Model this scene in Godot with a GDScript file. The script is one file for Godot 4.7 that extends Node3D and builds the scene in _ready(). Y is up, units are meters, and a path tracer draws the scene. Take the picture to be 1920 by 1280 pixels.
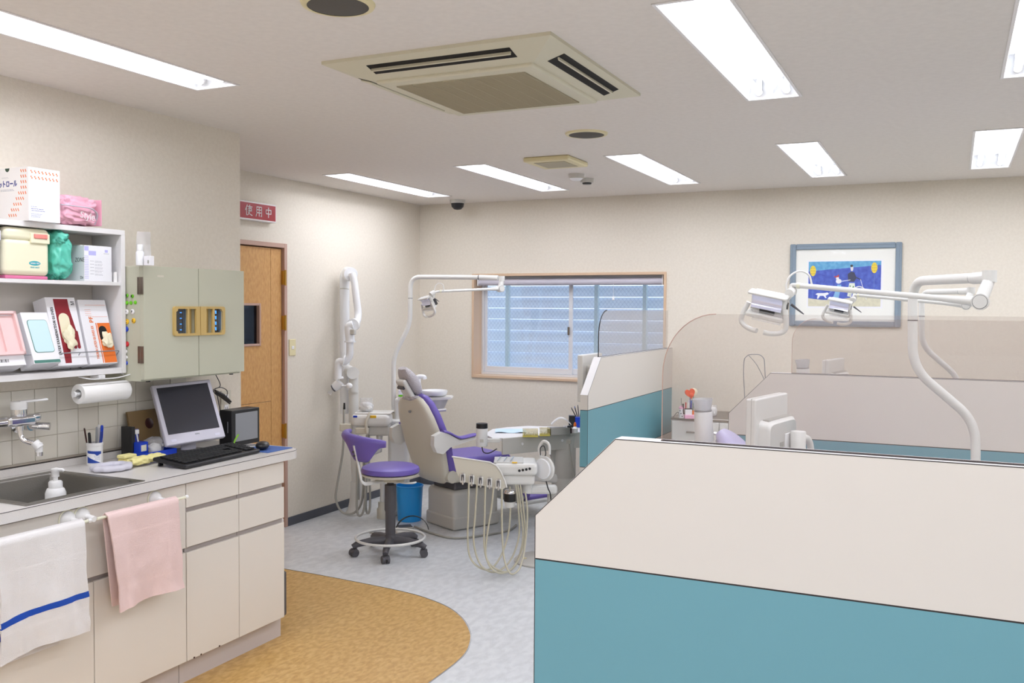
extends Node3D

# ---------------------------------------------------------------- geometry helpers
class Geo:
	var v := PackedVector3Array()
	var n := PackedVector3Array()
	var t := PackedVector2Array()
	var x := PackedInt32Array()
	var o := Vector3.ZERO

	func _init(origin := Vector3.ZERO):
		o = origin

	func vert(p: Vector3, nn: Vector3, uv := Vector2.ZERO) -> int:
		v.append(p - o)
		n.append(nn)
		t.append(uv)
		return v.size() - 1

	func tri(a: int, b: int, c: int) -> void:
		var g := (v[b] - v[a]).cross(v[c] - v[a])
		if g.dot(n[a] + n[b] + n[c]) > 0.0:
			x.append_array([a, c, b])
		else:
			x.append_array([a, b, c])

	func quad(a: Vector3, b: Vector3, c: Vector3, d: Vector3, out := Vector3.ZERO) -> void:
		var nn := (b - a).cross(d - a)
		if nn.length() < 1e-12:
			nn = (c - b).cross(d - b)
		nn = nn.normalized()
		if out != Vector3.ZERO and nn.dot(out) < 0.0:
			nn = -nn
		var i := vert(a, nn, Vector2(0, 1))
		vert(b, nn, Vector2(1, 1))
		vert(c, nn, Vector2(1, 0))
		vert(d, nn, Vector2(0, 0))
		tri(i, i + 1, i + 2)
		tri(i, i + 2, i + 3)

	func flat3(a: Vector3, b: Vector3, c: Vector3, out: Vector3) -> void:
		var nn := (b - a).cross(c - a).normalized()
		if nn.dot(out) < 0.0:
			nn = -nn
		var i := vert(a, nn)
		vert(b, nn)
		vert(c, nn)
		tri(i, i + 1, i + 2)

	# chamfered box between two corners, in the frame xf
	func box(lo: Vector3, hi: Vector3, ch := 0.0, xf := Transform3D.IDENTITY) -> Geo:
		var c := (lo + hi) * 0.5
		var h := (hi - lo).abs() * 0.5
		ch = minf(ch, minf(h.x, minf(h.y, h.z)) * 0.9)
		var P := func(s: Vector3, axis: int) -> Vector3:
			var q := Vector3(s.x * (h.x - ch), s.y * (h.y - ch), s.z * (h.z - ch))
			q[axis] = s[axis] * h[axis]
			return xf * (c + q)
		for ax in 3:
			var b := (ax + 1) % 3
			var d := (ax + 2) % 3
			for s in [-1.0, 1.0]:
				var k := []
				for e in [[-1, -1], [1, -1], [1, 1], [-1, 1]]:
					var sv := Vector3.ZERO
					sv[ax] = s
					sv[b] = e[0]
					sv[d] = e[1]
					k.append(P.call(sv, ax))
				var outv := Vector3.ZERO
				outv[ax] = s
				quad(k[0], k[1], k[2], k[3], xf.basis * outv)
		if ch > 0.0:
			for ax in 3:
				var b := (ax + 1) % 3
				var d := (ax + 2) % 3
				for sb in [-1.0, 1.0]:
					for sd in [-1.0, 1.0]:
						var s0 := Vector3.ZERO
						s0[ax] = -1
						s0[b] = sb
						s0[d] = sd
						var s1 := s0
						s1[ax] = 1
						var ov := Vector3.ZERO
						ov[b] = sb
						ov[d] = sd
						quad(P.call(s0, b), P.call(s1, b), P.call(s1, d), P.call(s0, d), xf.basis * ov)
			for sx in [-1.0, 1.0]:
				for sy in [-1.0, 1.0]:
					for sz in [-1.0, 1.0]:
						var s := Vector3(sx, sy, sz)
						flat3(P.call(s, 0), P.call(s, 1), P.call(s, 2), xf.basis * s)
		return self

	# box with rounded edges and corners
	func rbox(c: Vector3, size: Vector3, r: float, seg := 4, xf := Transform3D.IDENTITY) -> Geo:
		var h := size * 0.5
		r = minf(r, minf(h.x, minf(h.y, h.z)))
		var rows := []
		for half in [-1.0, 1.0]:
			for k in seg + 1:
				rows.append([half, (-90.0 + 90.0 * k / seg) if half < 0 else (90.0 * k / seg)])
		var cols := []
		for q in 4:
			for k in seg + 1:
				cols.append([q, 90.0 * q + 90.0 * k / seg])
		var w := cols.size()
		var base := v.size()
		for rw in rows:
			var la := deg_to_rad(rw[1])
			for cl in cols:
				var lo := deg_to_rad(cl[1])
				var nn := Vector3(cos(la) * cos(lo), sin(la), cos(la) * sin(lo))
				var sx := 1.0 if cl[0] in [0, 3] else -1.0
				var sz := 1.0 if cl[0] in [0, 1] else -1.0
				var p := c + Vector3(sx * (h.x - r), rw[0] * (h.y - r), sz * (h.z - r)) + nn * r
				vert(xf * p, (xf.basis * nn).normalized())
		for i in rows.size() - 1:
			for j in w:
				var a := base + i * w + j
				var b := base + i * w + (j + 1) % w
				tri(a, b, b + w)
				tri(a, b + w, a + w)
		for e in [0, rows.size() - 1]:
			var ctr := Vector3.ZERO
			for j in w:
				ctr += v[base + e * w + j]
			var up := (xf.basis * Vector3(0, -1.0 if e == 0 else 1.0, 0)).normalized()
			var ci := vert(ctr / w + o, up)
			for j in w:
				tri(ci, base + e * w + j, base + e * w + (j + 1) % w)
		return self

	# round tube along points; r is a number or one number for each point
	func tube(pts: Array, r, sides := 12, caps := true, squash := 1.0) -> Geo:
		var m := pts.size()
		var tan := []
		for i in m:
			var a: Vector3 = pts[maxi(i - 1, 0)]
			var b: Vector3 = pts[mini(i + 1, m - 1)]
			var d0: Vector3 = (b - a).normalized()
			tan.append(d0)
		var up := Vector3.UP if absf(tan[0].y) < 0.9 else Vector3.RIGHT
		var nx: Vector3 = tan[0].cross(up).normalized()
		var base := v.size()
		var frames := []
		for i in m:
			nx = (nx - tan[i] * nx.dot(tan[i])).normalized()
			var ny: Vector3 = tan[i].cross(nx)
			frames.append([nx, ny])
			var rr: float = r[i] if r is Array else r
			var r0: float = r[maxi(i - 1, 0)] if r is Array else r
			var r1: float = r[mini(i + 1, m - 1)] if r is Array else r
			var ln: float = maxf((pts[mini(i + 1, m - 1)] - pts[maxi(i - 1, 0)]).length(), 1e-6)
			for k in sides:
				var an := TAU * k / sides
				var q: Vector3 = nx * cos(an) + ny * sin(an) * squash
				vert(pts[i] + q * rr, (nx * cos(an) + ny * sin(an) / squash - tan[i] * ((r1 - r0) / ln)).normalized(), Vector2(float(k) / sides, float(i) / m))
		for i in m - 1:
			for k in sides:
				var a := base + i * sides + k
				var b := base + i * sides + (k + 1) % sides
				tri(a, b, b + sides)
				tri(a, b + sides, a + sides)
		if caps:
			for e in [0, m - 1]:
				var nn: Vector3 = -tan[0] if e == 0 else tan[m - 1]
				var ci := vert(pts[e], nn)
				var f := v.size()
				for k in sides:
					vert(v[base + e * sides + k] + o, nn)
				for k in sides:
					tri(ci, f + k, f + (k + 1) % sides)
		return self

	# profile of (radius, height) turned round the y axis of xf
	func lathe(prof: Array, sides := 24, xf := Transform3D.IDENTITY, a0 := 0.0, a1 := TAU) -> Geo:
		var m := prof.size()
		var closed := is_equal_approx(a1 - a0, TAU)
		var cols := sides if closed else sides + 1
		var sn := []
		for i in m - 1:
			var d: Vector2 = prof[i + 1] - prof[i]
			sn.append(Vector2(d.y, -d.x).normalized())
		for i in m - 1:
			var na: Vector2 = sn[i]
			var nb: Vector2 = sn[i]
			if i > 0 and sn[i - 1].dot(sn[i]) > 0.75:
				na = (sn[i - 1] + sn[i]).normalized()
			if i < m - 2 and sn[i + 1].dot(sn[i]) > 0.75:
				nb = (sn[i + 1] + sn[i]).normalized()
			var base := v.size()
			for e in [[prof[i], na], [prof[i + 1], nb]]:
				for k in cols:
					var an := a0 + (a1 - a0) * k / sides
					var dir := Vector3(cos(an), 0, sin(an))
					vert(xf * (dir * e[0].x + Vector3(0, e[0].y, 0)), (xf.basis * (dir * e[1].x + Vector3(0, e[1].y, 0))).normalized(), Vector2(float(k) / sides, 1.0 if e[0] == prof[i] else 0.0))
			for k in (cols if closed else cols - 1):
				var a := base + k
				var b := base + (k + 1) % cols
				tri(a, b, b + cols)
				tri(a, b + cols, a + cols)
		return self

	# polygon in the xy plane of xf, pushed out from z0 to z1
	func prism(poly: PackedVector2Array, z0: float, z1: float, xf := Transform3D.IDENTITY, smooth := false) -> Geo:
		var ids := Geometry2D.triangulate_polygon(poly)
		var m := poly.size()
		for z in [z0, z1]:
			var nn: Vector3 = (xf.basis * Vector3(0, 0, -1.0 if z == minf(z0, z1) else 1.0)).normalized()
			var base := v.size()
			for p in poly:
				vert(xf * Vector3(p.x, p.y, z), nn, p)
			for i in range(0, ids.size(), 3):
				tri(base + ids[i], base + ids[i + 1], base + ids[i + 2])
		var area := 0.0
		for i in m:
			area += poly[i].cross(poly[(i + 1) % m])
		var sg := 1.0 if area > 0 else -1.0
		var sn := []
		for i in m:
			var d := poly[(i + 1) % m] - poly[i]
			sn.append(Vector2(d.y, -d.x).normalized() * sg)
		for i in m:
			var j := (i + 1) % m
			var na: Vector2 = sn[i]
			var nb: Vector2 = sn[i]
			if smooth:
				if sn[(i + m - 1) % m].dot(sn[i]) > 0.7:
					na = (sn[(i + m - 1) % m] + sn[i]).normalized()
				if sn[j].dot(sn[i]) > 0.7:
					nb = (sn[j] + sn[i]).normalized()
			var n0 := (xf.basis * Vector3(na.x, na.y, 0)).normalized()
			var n1 := (xf.basis * Vector3(nb.x, nb.y, 0)).normalized()
			var b := vert(xf * Vector3(poly[i].x, poly[i].y, z0), n0)
			vert(xf * Vector3(poly[j].x, poly[j].y, z0), n1)
			vert(xf * Vector3(poly[j].x, poly[j].y, z1), n1)
			vert(xf * Vector3(poly[i].x, poly[i].y, z1), n0)
			tri(b, b + 1, b + 2)
			tri(b, b + 2, b + 3)
		return self

	# smooth skin over rings of equal size; normals averaged
	func loft(rings: Array, closed := true, caps := true, last_only := false) -> Geo:
		var m: int = rings.size()
		var w: int = rings[0].size()
		var base := v.size()
		var ctr := Vector3.ZERO
		for rg in rings:
			for p in rg:
				ctr += p
		ctr /= m * w
		var acc := []
		for i in m:
			for j in w:
				var p: Vector3 = rings[i][j]
				var l: Vector3 = rings[i][(j + w - 1) % w if closed else maxi(j - 1, 0)]
				var r: Vector3 = rings[i][(j + 1) % w if closed else mini(j + 1, w - 1)]
				var d: Vector3 = rings[maxi(i - 1, 0)][j]
				var u: Vector3 = rings[mini(i + 1, m - 1)][j]
				acc.append((r - l).cross(u - d).normalized())
		# all normals to the side that faces away from the ring's own middle
		var score := 0.0
		for i in m:
			var c := Vector3.ZERO
			for p in rings[i]:
				c += p
			c /= w
			for j in w:
				score += acc[i * w + j].dot(rings[i][j] - c)
		var sg := 1.0 if score >= 0 else -1.0
		for i in m:
			for j in w:
				vert(rings[i][j], acc[i * w + j] * sg, Vector2(float(j) / w, float(i) / m))
		for i in m - 1:
			for j in (w if closed else w - 1):
				var a := base + i * w + j
				var b := base + i * w + (j + 1) % w
				tri(a, b, b + w)
				tri(a, b + w, a + w)
		if caps and closed:
			for e in ([m - 1] if last_only else [0, m - 1]):
				var c := Vector3.ZERO
				for p in rings[e]:
					c += p
				c /= w
				var c2 := Vector3.ZERO
				for p in rings[1 if e == 0 else m - 2]:
					c2 += p
				c2 /= w
				var nn := (c - c2).normalized()
				var ci := vert(c, nn)
				var f := v.size()
				for p in rings[e]:
					vert(p, nn)
				for j in w:
					tri(ci, f + j, f + (j + 1) % w)
		return self

	# sheet with thickness: fn(u, v) gives a point
	func sheet(nu: int, nv: int, fn: Callable, th: float) -> Geo:
		var pts := []
		for i in nu + 1:
			var row := []
			for j in nv + 1:
				row.append(fn.call(float(i) / nu, float(j) / nv))
			pts.append(row)
		var nrm := []
		for i in nu + 1:
			var row := []
			for j in nv + 1:
				var a: Vector3 = pts[mini(i + 1, nu)][j] - pts[maxi(i - 1, 0)][j]
				var b: Vector3 = pts[i][mini(j + 1, nv)] - pts[i][maxi(j - 1, 0)]
				row.append(a.cross(b).normalized())
			nrm.append(row)
		for s in [1.0, -1.0]:
			var base := v.size()
			for i in nu + 1:
				for j in nv + 1:
					vert(pts[i][j] + nrm[i][j] * th * 0.5 * s, nrm[i][j] * s, Vector2(float(i) / nu, float(j) / nv))
			for i in nu:
				for j in nv:
					var a := base + i * (nv + 1) + j
					tri(a, a + 1, a + nv + 2)
					tri(a, a + nv + 2, a + nv + 1)
		for j in nv:
			for i in [0, nu]:
				quad(pts[i][j] + nrm[i][j] * th * 0.5, pts[i][j + 1] + nrm[i][j + 1] * th * 0.5, pts[i][j + 1] - nrm[i][j + 1] * th * 0.5, pts[i][j] - nrm[i][j] * th * 0.5, pts[i][j] - pts[nu / 2][j])
		for i in nu:
			for j in [0, nv]:
				quad(pts[i][j] + nrm[i][j] * th * 0.5, pts[i + 1][j] + nrm[i + 1][j] * th * 0.5, pts[i + 1][j] - nrm[i + 1][j] * th * 0.5, pts[i][j] - nrm[i][j] * th * 0.5, pts[i][j] - pts[i][nv / 2])
		return self

	# crumpled closed body: superellipsoid with noise
	func blob(c: Vector3, rad: Vector3, amp: float, freq: float, sd: int, pw := 0.6, xf := Transform3D.IDENTITY, nu := 28, nv := 18, ridged := true) -> Geo:
		var nz := FastNoiseLite.new()
		nz.seed = sd
		nz.frequency = freq
		nz.noise_type = FastNoiseLite.TYPE_SIMPLEX_SMOOTH
		nz.fractal_type = FastNoiseLite.FRACTAL_RIDGED if ridged else FastNoiseLite.FRACTAL_FBM
		nz.fractal_octaves = 2
		var rings := []
		for i in nv + 1:
			var la := -PI / 2 + PI * (0.02 + 0.96 * i / nv)
			var rg := []
			for j in nu:
				var lo := TAU * j / nu
				var dx := signf(cos(lo)) * pow(absf(cos(lo)), pw)
				var dz := signf(sin(lo)) * pow(absf(sin(lo)), pw)
				var cl := pow(absf(cos(la)), pw)
				var sl := signf(sin(la)) * pow(absf(sin(la)), pw)
				var q := Vector3(dx * cl, sl, dz * cl)
				var k := 1.0 + amp * nz.get_noise_3d(q.x * 10, q.y * 10, q.z * 10)
				rg.append(xf * (c + q * rad * k))
			rings.append(rg)
		return loft(rings)

	# rectangular frame facing z; the rails fit between the stiles
	func frame(lo: Vector3, hi: Vector3, wl: float, wr: float, wb: float, wt: float, ch := 0.001) -> Geo:
		box(lo, Vector3(lo.x + wl, hi.y, hi.z), ch)
		box(Vector3(hi.x - wr, lo.y, lo.z), hi, ch)
		box(Vector3(lo.x + wl, lo.y, lo.z), Vector3(hi.x - wr, lo.y + wb, hi.z), ch)
		box(Vector3(lo.x + wl, hi.y - wt, lo.z), Vector3(hi.x - wr, hi.y, hi.z), ch)
		return self

	func mesh() -> ArrayMesh:
		var a := []
		a.resize(Mesh.ARRAY_MAX)
		a[Mesh.ARRAY_VERTEX] = v
		a[Mesh.ARRAY_NORMAL] = n
		a[Mesh.ARRAY_TEX_UV] = t
		a[Mesh.ARRAY_INDEX] = x
		var m := ArrayMesh.new()
		m.add_surface_from_arrays(Mesh.PRIMITIVE_TRIANGLES, a)
		return m

# ---------------------------------------------------------------- scene helpers
var M := {}
var taken := {}

func numbered(called: String) -> String:
	taken[called] = taken.get(called, -1) + 1
	return called if taken[called] == 0 else "%s_%03d" % [called, taken[called]]

func thing(called: String, label: String, category: String, at: Vector3, turn := 0.0, group := "") -> Node3D:
	var o := Node3D.new()
	o.name = numbered(called)
	add_child(o)
	o.position = at
	o.rotation.y = turn
	o.set_meta("label", label)
	o.set_meta("category", category)
	if group:
		o.set_meta("group", group)
	return o

func copy_of(src: Node3D, called: String, label: String, at: Vector3, turn := 0.0) -> Node3D:
	var r: Node3D = src.duplicate()
	r.name = numbered(called)
	add_child(r)
	r.position = at
	r.rotation.y = turn
	r.set_meta("label", label)
	return r

func struct(called: String, label: String, at := Vector3.ZERO) -> Node3D:
	var o := Node3D.new()
	o.name = called
	add_child(o)
	o.position = at
	o.set_meta("kind", "structure")
	o.set_meta("label", label)
	o.set_meta("category", called.split("_")[0])
	return o

func part(parent: Node, called: String, g, m: Material, label := "") -> MeshInstance3D:
	var o := MeshInstance3D.new()
	o.name = called
	o.mesh = g.mesh() if g is Geo else g
	o.material_override = m
	o.cast_shadow = GeometryInstance3D.SHADOW_CASTING_SETTING_ON
	if label:
		o.set_meta("label", label)
	parent.add_child(o, true)
	return o

func stuff(o: Node) -> Node:
	o.set_meta("kind", "stuff")
	return o

# raised lettering: the text runs along xf's x axis, up along y, faces z
func letters(parent: Node, called: String, text: String, height: float, m: Material, xf: Transform3D, bold := false) -> MeshInstance3D:
	var f := SystemFont.new()
	f.font_names = PackedStringArray(["Droid Sans"])
	f.font_weight = 700 if bold else 400
	var t := TextMesh.new()
	t.font = f
	t.font_size = 32
	t.pixel_size = height / 32.0
	t.depth = 0.0006
	t.text = text
	var o := part(parent, called, t, m)
	o.transform = xf
	return o

func V2(a: Array) -> PackedVector2Array:
	var p := PackedVector2Array()
	for i in range(0, a.size(), 2):
		p.append(Vector2(a[i], a[i + 1]))
	return p

# rounded rectangle as polygon
func rrect(x0: float, y0: float, x1: float, y1: float, r: float, seg := 5) -> PackedVector2Array:
	var p := PackedVector2Array()
	for c in [[x1 - r, y1 - r, 0.0], [x0 + r, y1 - r, 90.0], [x0 + r, y0 + r, 180.0], [x1 - r, y0 + r, 270.0]]:
		for k in seg + 1:
			var an := deg_to_rad(c[2] + 90.0 * k / seg)
			p.append(Vector2(c[0] + r * cos(an), c[1] + r * sin(an)))
	return p

func basis_from(xa: Vector3, ya: Vector3) -> Basis:
	var x := xa.normalized()
	var y := (ya - x * ya.dot(x)).normalized()
	return Basis(x, y, x.cross(y))

# smooth curve through points
func curve(pts: Array, per := 6) -> Array:
	var out := []
	for i in pts.size() - 1:
		var p0: Vector3 = pts[maxi(i - 1, 0)]
		var p1: Vector3 = pts[i]
		var p2: Vector3 = pts[i + 1]
		var p3: Vector3 = pts[mini(i + 2, pts.size() - 1)]
		for k in per:
			out.append(p1.cubic_interpolate(p2, p0, p3, float(k) / per))
	out.append(pts[-1])
	return out

# polyline with its corners rounded off
func rounded(pts: Array, r: float, seg := 5) -> Array:
	var out := [pts[0]]
	for i in range(1, pts.size() - 1):
		var a: Vector3 = pts[i - 1] - pts[i]
		var b: Vector3 = pts[i + 1] - pts[i]
		var k := minf(r, minf(a.length(), b.length()) * 0.49)
		var p: Vector3 = pts[i] + a.normalized() * k
		var q: Vector3 = pts[i] + b.normalized() * k
		for s in seg + 1:
			var u := float(s) / seg
			out.append(p.lerp(pts[i], u).lerp(pts[i].lerp(q, u), u))
	out.append(pts[-1])
	return out

# ---------------------------------------------------------------- materials
func mat(called: String, c: Color, rough := 0.5, metal := 0.0) -> StandardMaterial3D:
	var m := StandardMaterial3D.new()
	m.resource_name = called
	m.albedo_color = c
	m.roughness = rough
	m.metallic = metal
	M[called] = m
	return m

func rgb8(r: float, g: float, b: float) -> Color:
	return Color(r / 255.0, g / 255.0, b / 255.0)

func noise_tex(sd: int, freq: float, ramp: Array, size := 512, oct := 4, warp := 0.0, kind := FastNoiseLite.TYPE_SIMPLEX_SMOOTH) -> NoiseTexture2D:
	var nz := FastNoiseLite.new()
	nz.seed = sd
	nz.frequency = freq
	nz.noise_type = kind
	nz.fractal_octaves = oct
	if warp > 0:
		nz.domain_warp_enabled = true
		nz.domain_warp_amplitude = warp
		nz.domain_warp_frequency = freq * 0.7
	var t := NoiseTexture2D.new()
	t.width = size
	t.height = size
	t.seamless = true
	t.noise = nz
	var g := Gradient.new()
	g.offsets = PackedFloat32Array(ramp.map(func(e): return e[0]))
	g.colors = PackedColorArray(ramp.map(func(e): return e[1]))
	t.color_ramp = g
	return t

func tri_tex(m: StandardMaterial3D, t: Texture2D, scale: Vector3) -> void:
	m.albedo_texture = t
	m.uv1_triplanar = true
	m.uv1_world_triplanar = true
	m.uv1_triplanar_sharpness = 8.0
	m.uv1_scale = scale

func relief(m: StandardMaterial3D, t: Texture2D, cm: float) -> void:
	m.heightmap_enabled = true
	m.heightmap_texture = t
	m.heightmap_scale = cm

func glassy(called: String, c: Color, a: float, rough := 0.02) -> StandardMaterial3D:
	var m := mat(called, Color(c.r, c.g, c.b, a), rough)
	m.transparency = BaseMaterial3D.TRANSPARENCY_ALPHA
	return m

func make_materials() -> void:
	var paper := mat("wallpaper", Color(1, 1, 1), 0.85)
	tri_tex(paper, noise_tex(3, 0.035, [[0.0, rgb8(223, 214, 199)], [0.5, rgb8(227, 218, 203)], [1.0, rgb8(230, 222, 208)]], 512, 5), Vector3(2.2, 2.2, 2.2))
	relief(paper, noise_tex(5, 0.09, [[0.0, Color.BLACK], [1.0, Color.WHITE]], 512, 3), 0.04)
	var ceil := mat("ceiling_paint", Color(1, 1, 1), 0.9)
	tri_tex(ceil, noise_tex(8, 0.05, [[0.0, rgb8(229, 222, 214)], [1.0, rgb8(235, 228, 220)]], 256, 3), Vector3(2, 2, 2))
	var vinyl := mat("grey_vinyl", Color(1, 1, 1), 0.34)
	tri_tex(vinyl, noise_tex(21, 0.022, [[0.0, rgb8(202, 204, 205)], [0.45, rgb8(212, 214, 216)], [0.6, rgb8(217, 219, 221)], [1.0, rgb8(226, 228, 229)]], 1024, 6, 40.0), Vector3(0.8, 0.8, 0.45))
	var tan := mat("tan_vinyl", Color(1, 1, 1), 0.36)
	tri_tex(tan, noise_tex(33, 0.028, [[0.0, rgb8(180, 136, 74)], [0.4, rgb8(198, 156, 90)], [0.6, rgb8(206, 166, 100)], [1.0, rgb8(220, 184, 122)]], 1024, 6, 30.0), Vector3(1.1, 1.1, 0.6))
	mat("seam_dark", rgb8(48, 40, 38), 0.7)
	mat("baseboard_grey", rgb8(82, 84, 92), 0.55)
	var lam := mat("cream_laminate", rgb8(228, 221, 211), 0.42)
	lam.clearcoat_enabled = false
	mat("cream_panel", rgb8(217, 210, 201), 0.45)
	mat("blue_panel", rgb8(106, 158, 169), 0.42)
	mat("panel_edge", rgb8(236, 233, 232), 0.4)
	mat("kick", rgb8(205, 196, 193), 0.5)
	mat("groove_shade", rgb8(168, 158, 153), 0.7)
	mat("dark_line", rgb8(52, 46, 44), 0.6)
	var top := mat("counter_white", Color(1, 1, 1), 0.33)
	tri_tex(top, noise_tex(41, 0.2, [[0.0, rgb8(216, 211, 206)], [1.0, rgb8(229, 225, 221)]], 256, 3), Vector3(4, 4, 4))
	mat("tile_white", rgb8(222, 216, 203), 0.22)
	mat("tile_white_b", rgb8(217, 210, 197), 0.25)
	mat("grout", rgb8(188, 178, 163), 0.9)
	var steel := mat("steel", rgb8(150, 147, 142), 0.34, 1.0)
	relief(steel, noise_tex(12, 0.08, [[0, Color.BLACK], [1, Color.WHITE]], 256, 3), 0.02)
	steel.uv1_triplanar = true
	steel.uv1_scale = Vector3(6, 6, 6)
	mat("chrome", rgb8(225, 225, 228), 0.08, 1.0)
	mat("brass", rgb8(196, 160, 82), 0.28, 1.0)
	mat("alu", rgb8(226, 227, 230), 0.4, 0.2)
	mat("white_plastic", rgb8(238, 237, 236), 0.35)
	mat("white_gloss", rgb8(240, 240, 241), 0.18)
	mat("ivory_plastic", rgb8(232, 229, 205), 0.4)
	mat("unit_white", rgb8(226, 224, 219), 0.28)
	mat("unit_grey", rgb8(200, 197, 190), 0.36)
	mat("unit_beige", rgb8(212, 206, 190), 0.3)
	mat("hose_beige", rgb8(196, 190, 168), 0.45)
	mat("hose_grey", rgb8(170, 168, 160), 0.45)
	var pv := mat("purple_vinyl", rgb8(113, 95, 178), 0.36)
	relief(pv, noise_tex(61, 0.25, [[0, Color.BLACK], [1, Color.WHITE]], 256, 2), 0.04)
	pv.uv1_triplanar = true
	pv.uv1_scale = Vector3(6, 6, 6)
	mat("charcoal", rgb8(84, 82, 86), 0.5)
	mat("black_plastic", rgb8(26, 26, 29), 0.38)
	mat("black_matt", rgb8(16, 16, 18), 0.7)
	mat("screen_dark", rgb8(52, 51, 60), 0.3)
	mat("silver_plastic", rgb8(214, 211, 224), 0.36)
	mat("grey_metal", rgb8(150, 152, 156), 0.4, 0.3)
	mat("bucket_blue", rgb8(40, 158, 236), 0.32)
	mat("bright_blue", rgb8(18, 62, 190), 0.38)
	mat("deep_blue", rgb8(36, 60, 150), 0.5)
	mat("pad_blue", rgb8(74, 108, 178), 0.7)
	var wood := mat("door_wood", Color(1, 1, 1), 0.42)
	tri_tex(wood, noise_tex(71, 0.03, [[0.0, rgb8(196, 144, 86)], [0.5, rgb8(209, 159, 99)], [1.0, rgb8(219, 172, 112)]], 512, 5, 18.0), Vector3(3.0, 1.2, 3.0))
	mat("trim_tan", rgb8(206, 173, 146), 0.45)
	mat("frame_mauve", rgb8(192, 158, 142), 0.45)
	mat("frame_tan", rgb8(214, 184, 154), 0.45)
	mat("uv_green", rgb8(194, 193, 172), 0.4)
	mat("uv_tan", rgb8(202, 171, 104), 0.4)
	mat("bronze", rgb8(120, 108, 96), 0.35, 0.7)
	mat("sign_red", rgb8(163, 24, 37), 0.35)
	mat("print_white", rgb8(240, 238, 238), 0.5)
	mat("print_black", rgb8(30, 28, 30), 0.6)
	mat("print_navy", rgb8(36, 48, 120), 0.6)
	mat("print_red", rgb8(140, 22, 36), 0.55)
	mat("print_orange", rgb8(238, 120, 44), 0.5)
	mat("card_white", rgb8(240, 238, 241), 0.5)
	mat("card_pink", rgb8(243, 207, 205), 0.55)
	mat("card_teal", rgb8(78, 130, 118), 0.5)
	mat("card_brown", rgb8(121, 96, 58), 0.6)
	var tow := mat("towel_white", rgb8(248, 244, 242), 0.95)
	relief(tow, noise_tex(81, 0.18, [[0, Color.BLACK], [1, Color.WHITE]], 512, 3), 0.3)
	tow.uv1_triplanar = true
	tow.uv1_scale = Vector3(5, 5, 5)
	tow.rim_enabled = true
	tow.rim = 0.3
	var tp: StandardMaterial3D = tow.duplicate()
	tp.albedo_color = rgb8(252, 222, 217)
	M["towel_pink"] = tp
	var tb: StandardMaterial3D = tow.duplicate()
	tb.albedo_color = rgb8(24, 80, 190)
	M["towel_blue"] = tb
	mat("paper_white", rgb8(243, 241, 238), 0.8)
	mat("tissue_mint", rgb8(205, 232, 236), 0.8)
	mat("glove_cream", rgb8(240, 231, 200), 0.55)
	var pk := mat("bag_pink", rgb8(243, 180, 199), 0.22)
	pk.clearcoat_enabled = true
	pk.clearcoat = 0.5
	var tl := mat("bag_teal", rgb8(92, 202, 178), 0.22)
	tl.clearcoat_enabled = true
	tl.clearcoat = 0.5
	mat("cream_case", rgb8(243, 238, 208), 0.35)
	mat("lilac_case", rgb8(226, 224, 240), 0.35)
	mat("latch_pink", rgb8(236, 142, 132), 0.4)
	mat("rose_base", rgb8(222, 118, 160), 0.5)
	mat("label_teal", rgb8(30, 170, 184), 0.45)
	mat("sponge_yellow", rgb8(236, 222, 140), 0.85)
	mat("cloth_yellow", rgb8(240, 230, 160), 0.85)
	mat("cloth_grey", rgb8(212, 210, 220), 0.85)
	mat("note_green", rgb8(160, 226, 70), 0.7)
	mat("magnet_green", rgb8(110, 200, 30), 0.35)
	mat("magnet_yellow", rgb8(240, 190, 40), 0.35)
	mat("magnet_red", rgb8(200, 30, 40), 0.35)
	mat("picture_frame", rgb8(134, 149, 162), 0.5)
	mat("mat_board", rgb8(242, 240, 232), 0.8)
	mat("ac_cream", rgb8(214, 208, 184), 0.5)
	mat("ac_grille", rgb8(182, 173, 148), 0.7)
	mat("ac_slot_shade", rgb8(24, 22, 20), 0.8)
	mat("vent_cream", rgb8(228, 216, 172), 0.5)
	mat("speaker_mesh", rgb8(92, 88, 82), 0.85)
	mat("reflector", rgb8(245, 245, 245), 0.4)
	var wf := mat("wrap_film", rgb8(196, 190, 194), 0.25)
	relief(wf, noise_tex(91, 0.06, [[0, Color.BLACK], [1, Color.WHITE]], 256, 3), 0.5)
	wf.uv1_triplanar = true
	wf.uv1_scale = Vector3(6, 6, 6)
	mat("lilac_vinyl", rgb8(194, 188, 224), 0.4)
	mat("slat_blue", rgb8(216, 224, 232), 0.5)
	mat("post_green", rgb8(188, 204, 204), 0.6)
	mat("wire_grey", rgb8(150, 162, 186), 0.5, 0.2)
	mat("blind_lilac", rgb8(200, 196, 206), 0.6)
	mat("concrete_out", rgb8(170, 172, 174), 0.9)
	mat("orange_red", rgb8(232, 84, 40), 0.5)
	mat("pink_plastic", rgb8(240, 180, 206), 0.4)
	mat("amber_brown", rgb8(60, 26, 22), 0.3)
	mat("paper_blue", rgb8(204, 228, 246), 0.8)
	mat("yellow_acrylic", rgb8(222, 208, 96), 0.3)
	glassy("clear_pane", rgb8(225, 235, 245), 0.05)
	glassy("smoke_acrylic", rgb8(118, 80, 70), 0.105)
	glassy("clear_plastic", rgb8(235, 236, 240), 0.22, 0.1)
	glassy("case_yellow", rgb8(224, 210, 110), 0.35, 0.1)
	glassy("cup_frost", rgb8(220, 222, 226), 0.45, 0.2)
	glassy("uv_pane", rgb8(10, 16, 34), 0.3, 0.08)
	glassy("picture_glass", rgb8(235, 238, 240), 0.03).metallic_specular = 0.15
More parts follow.
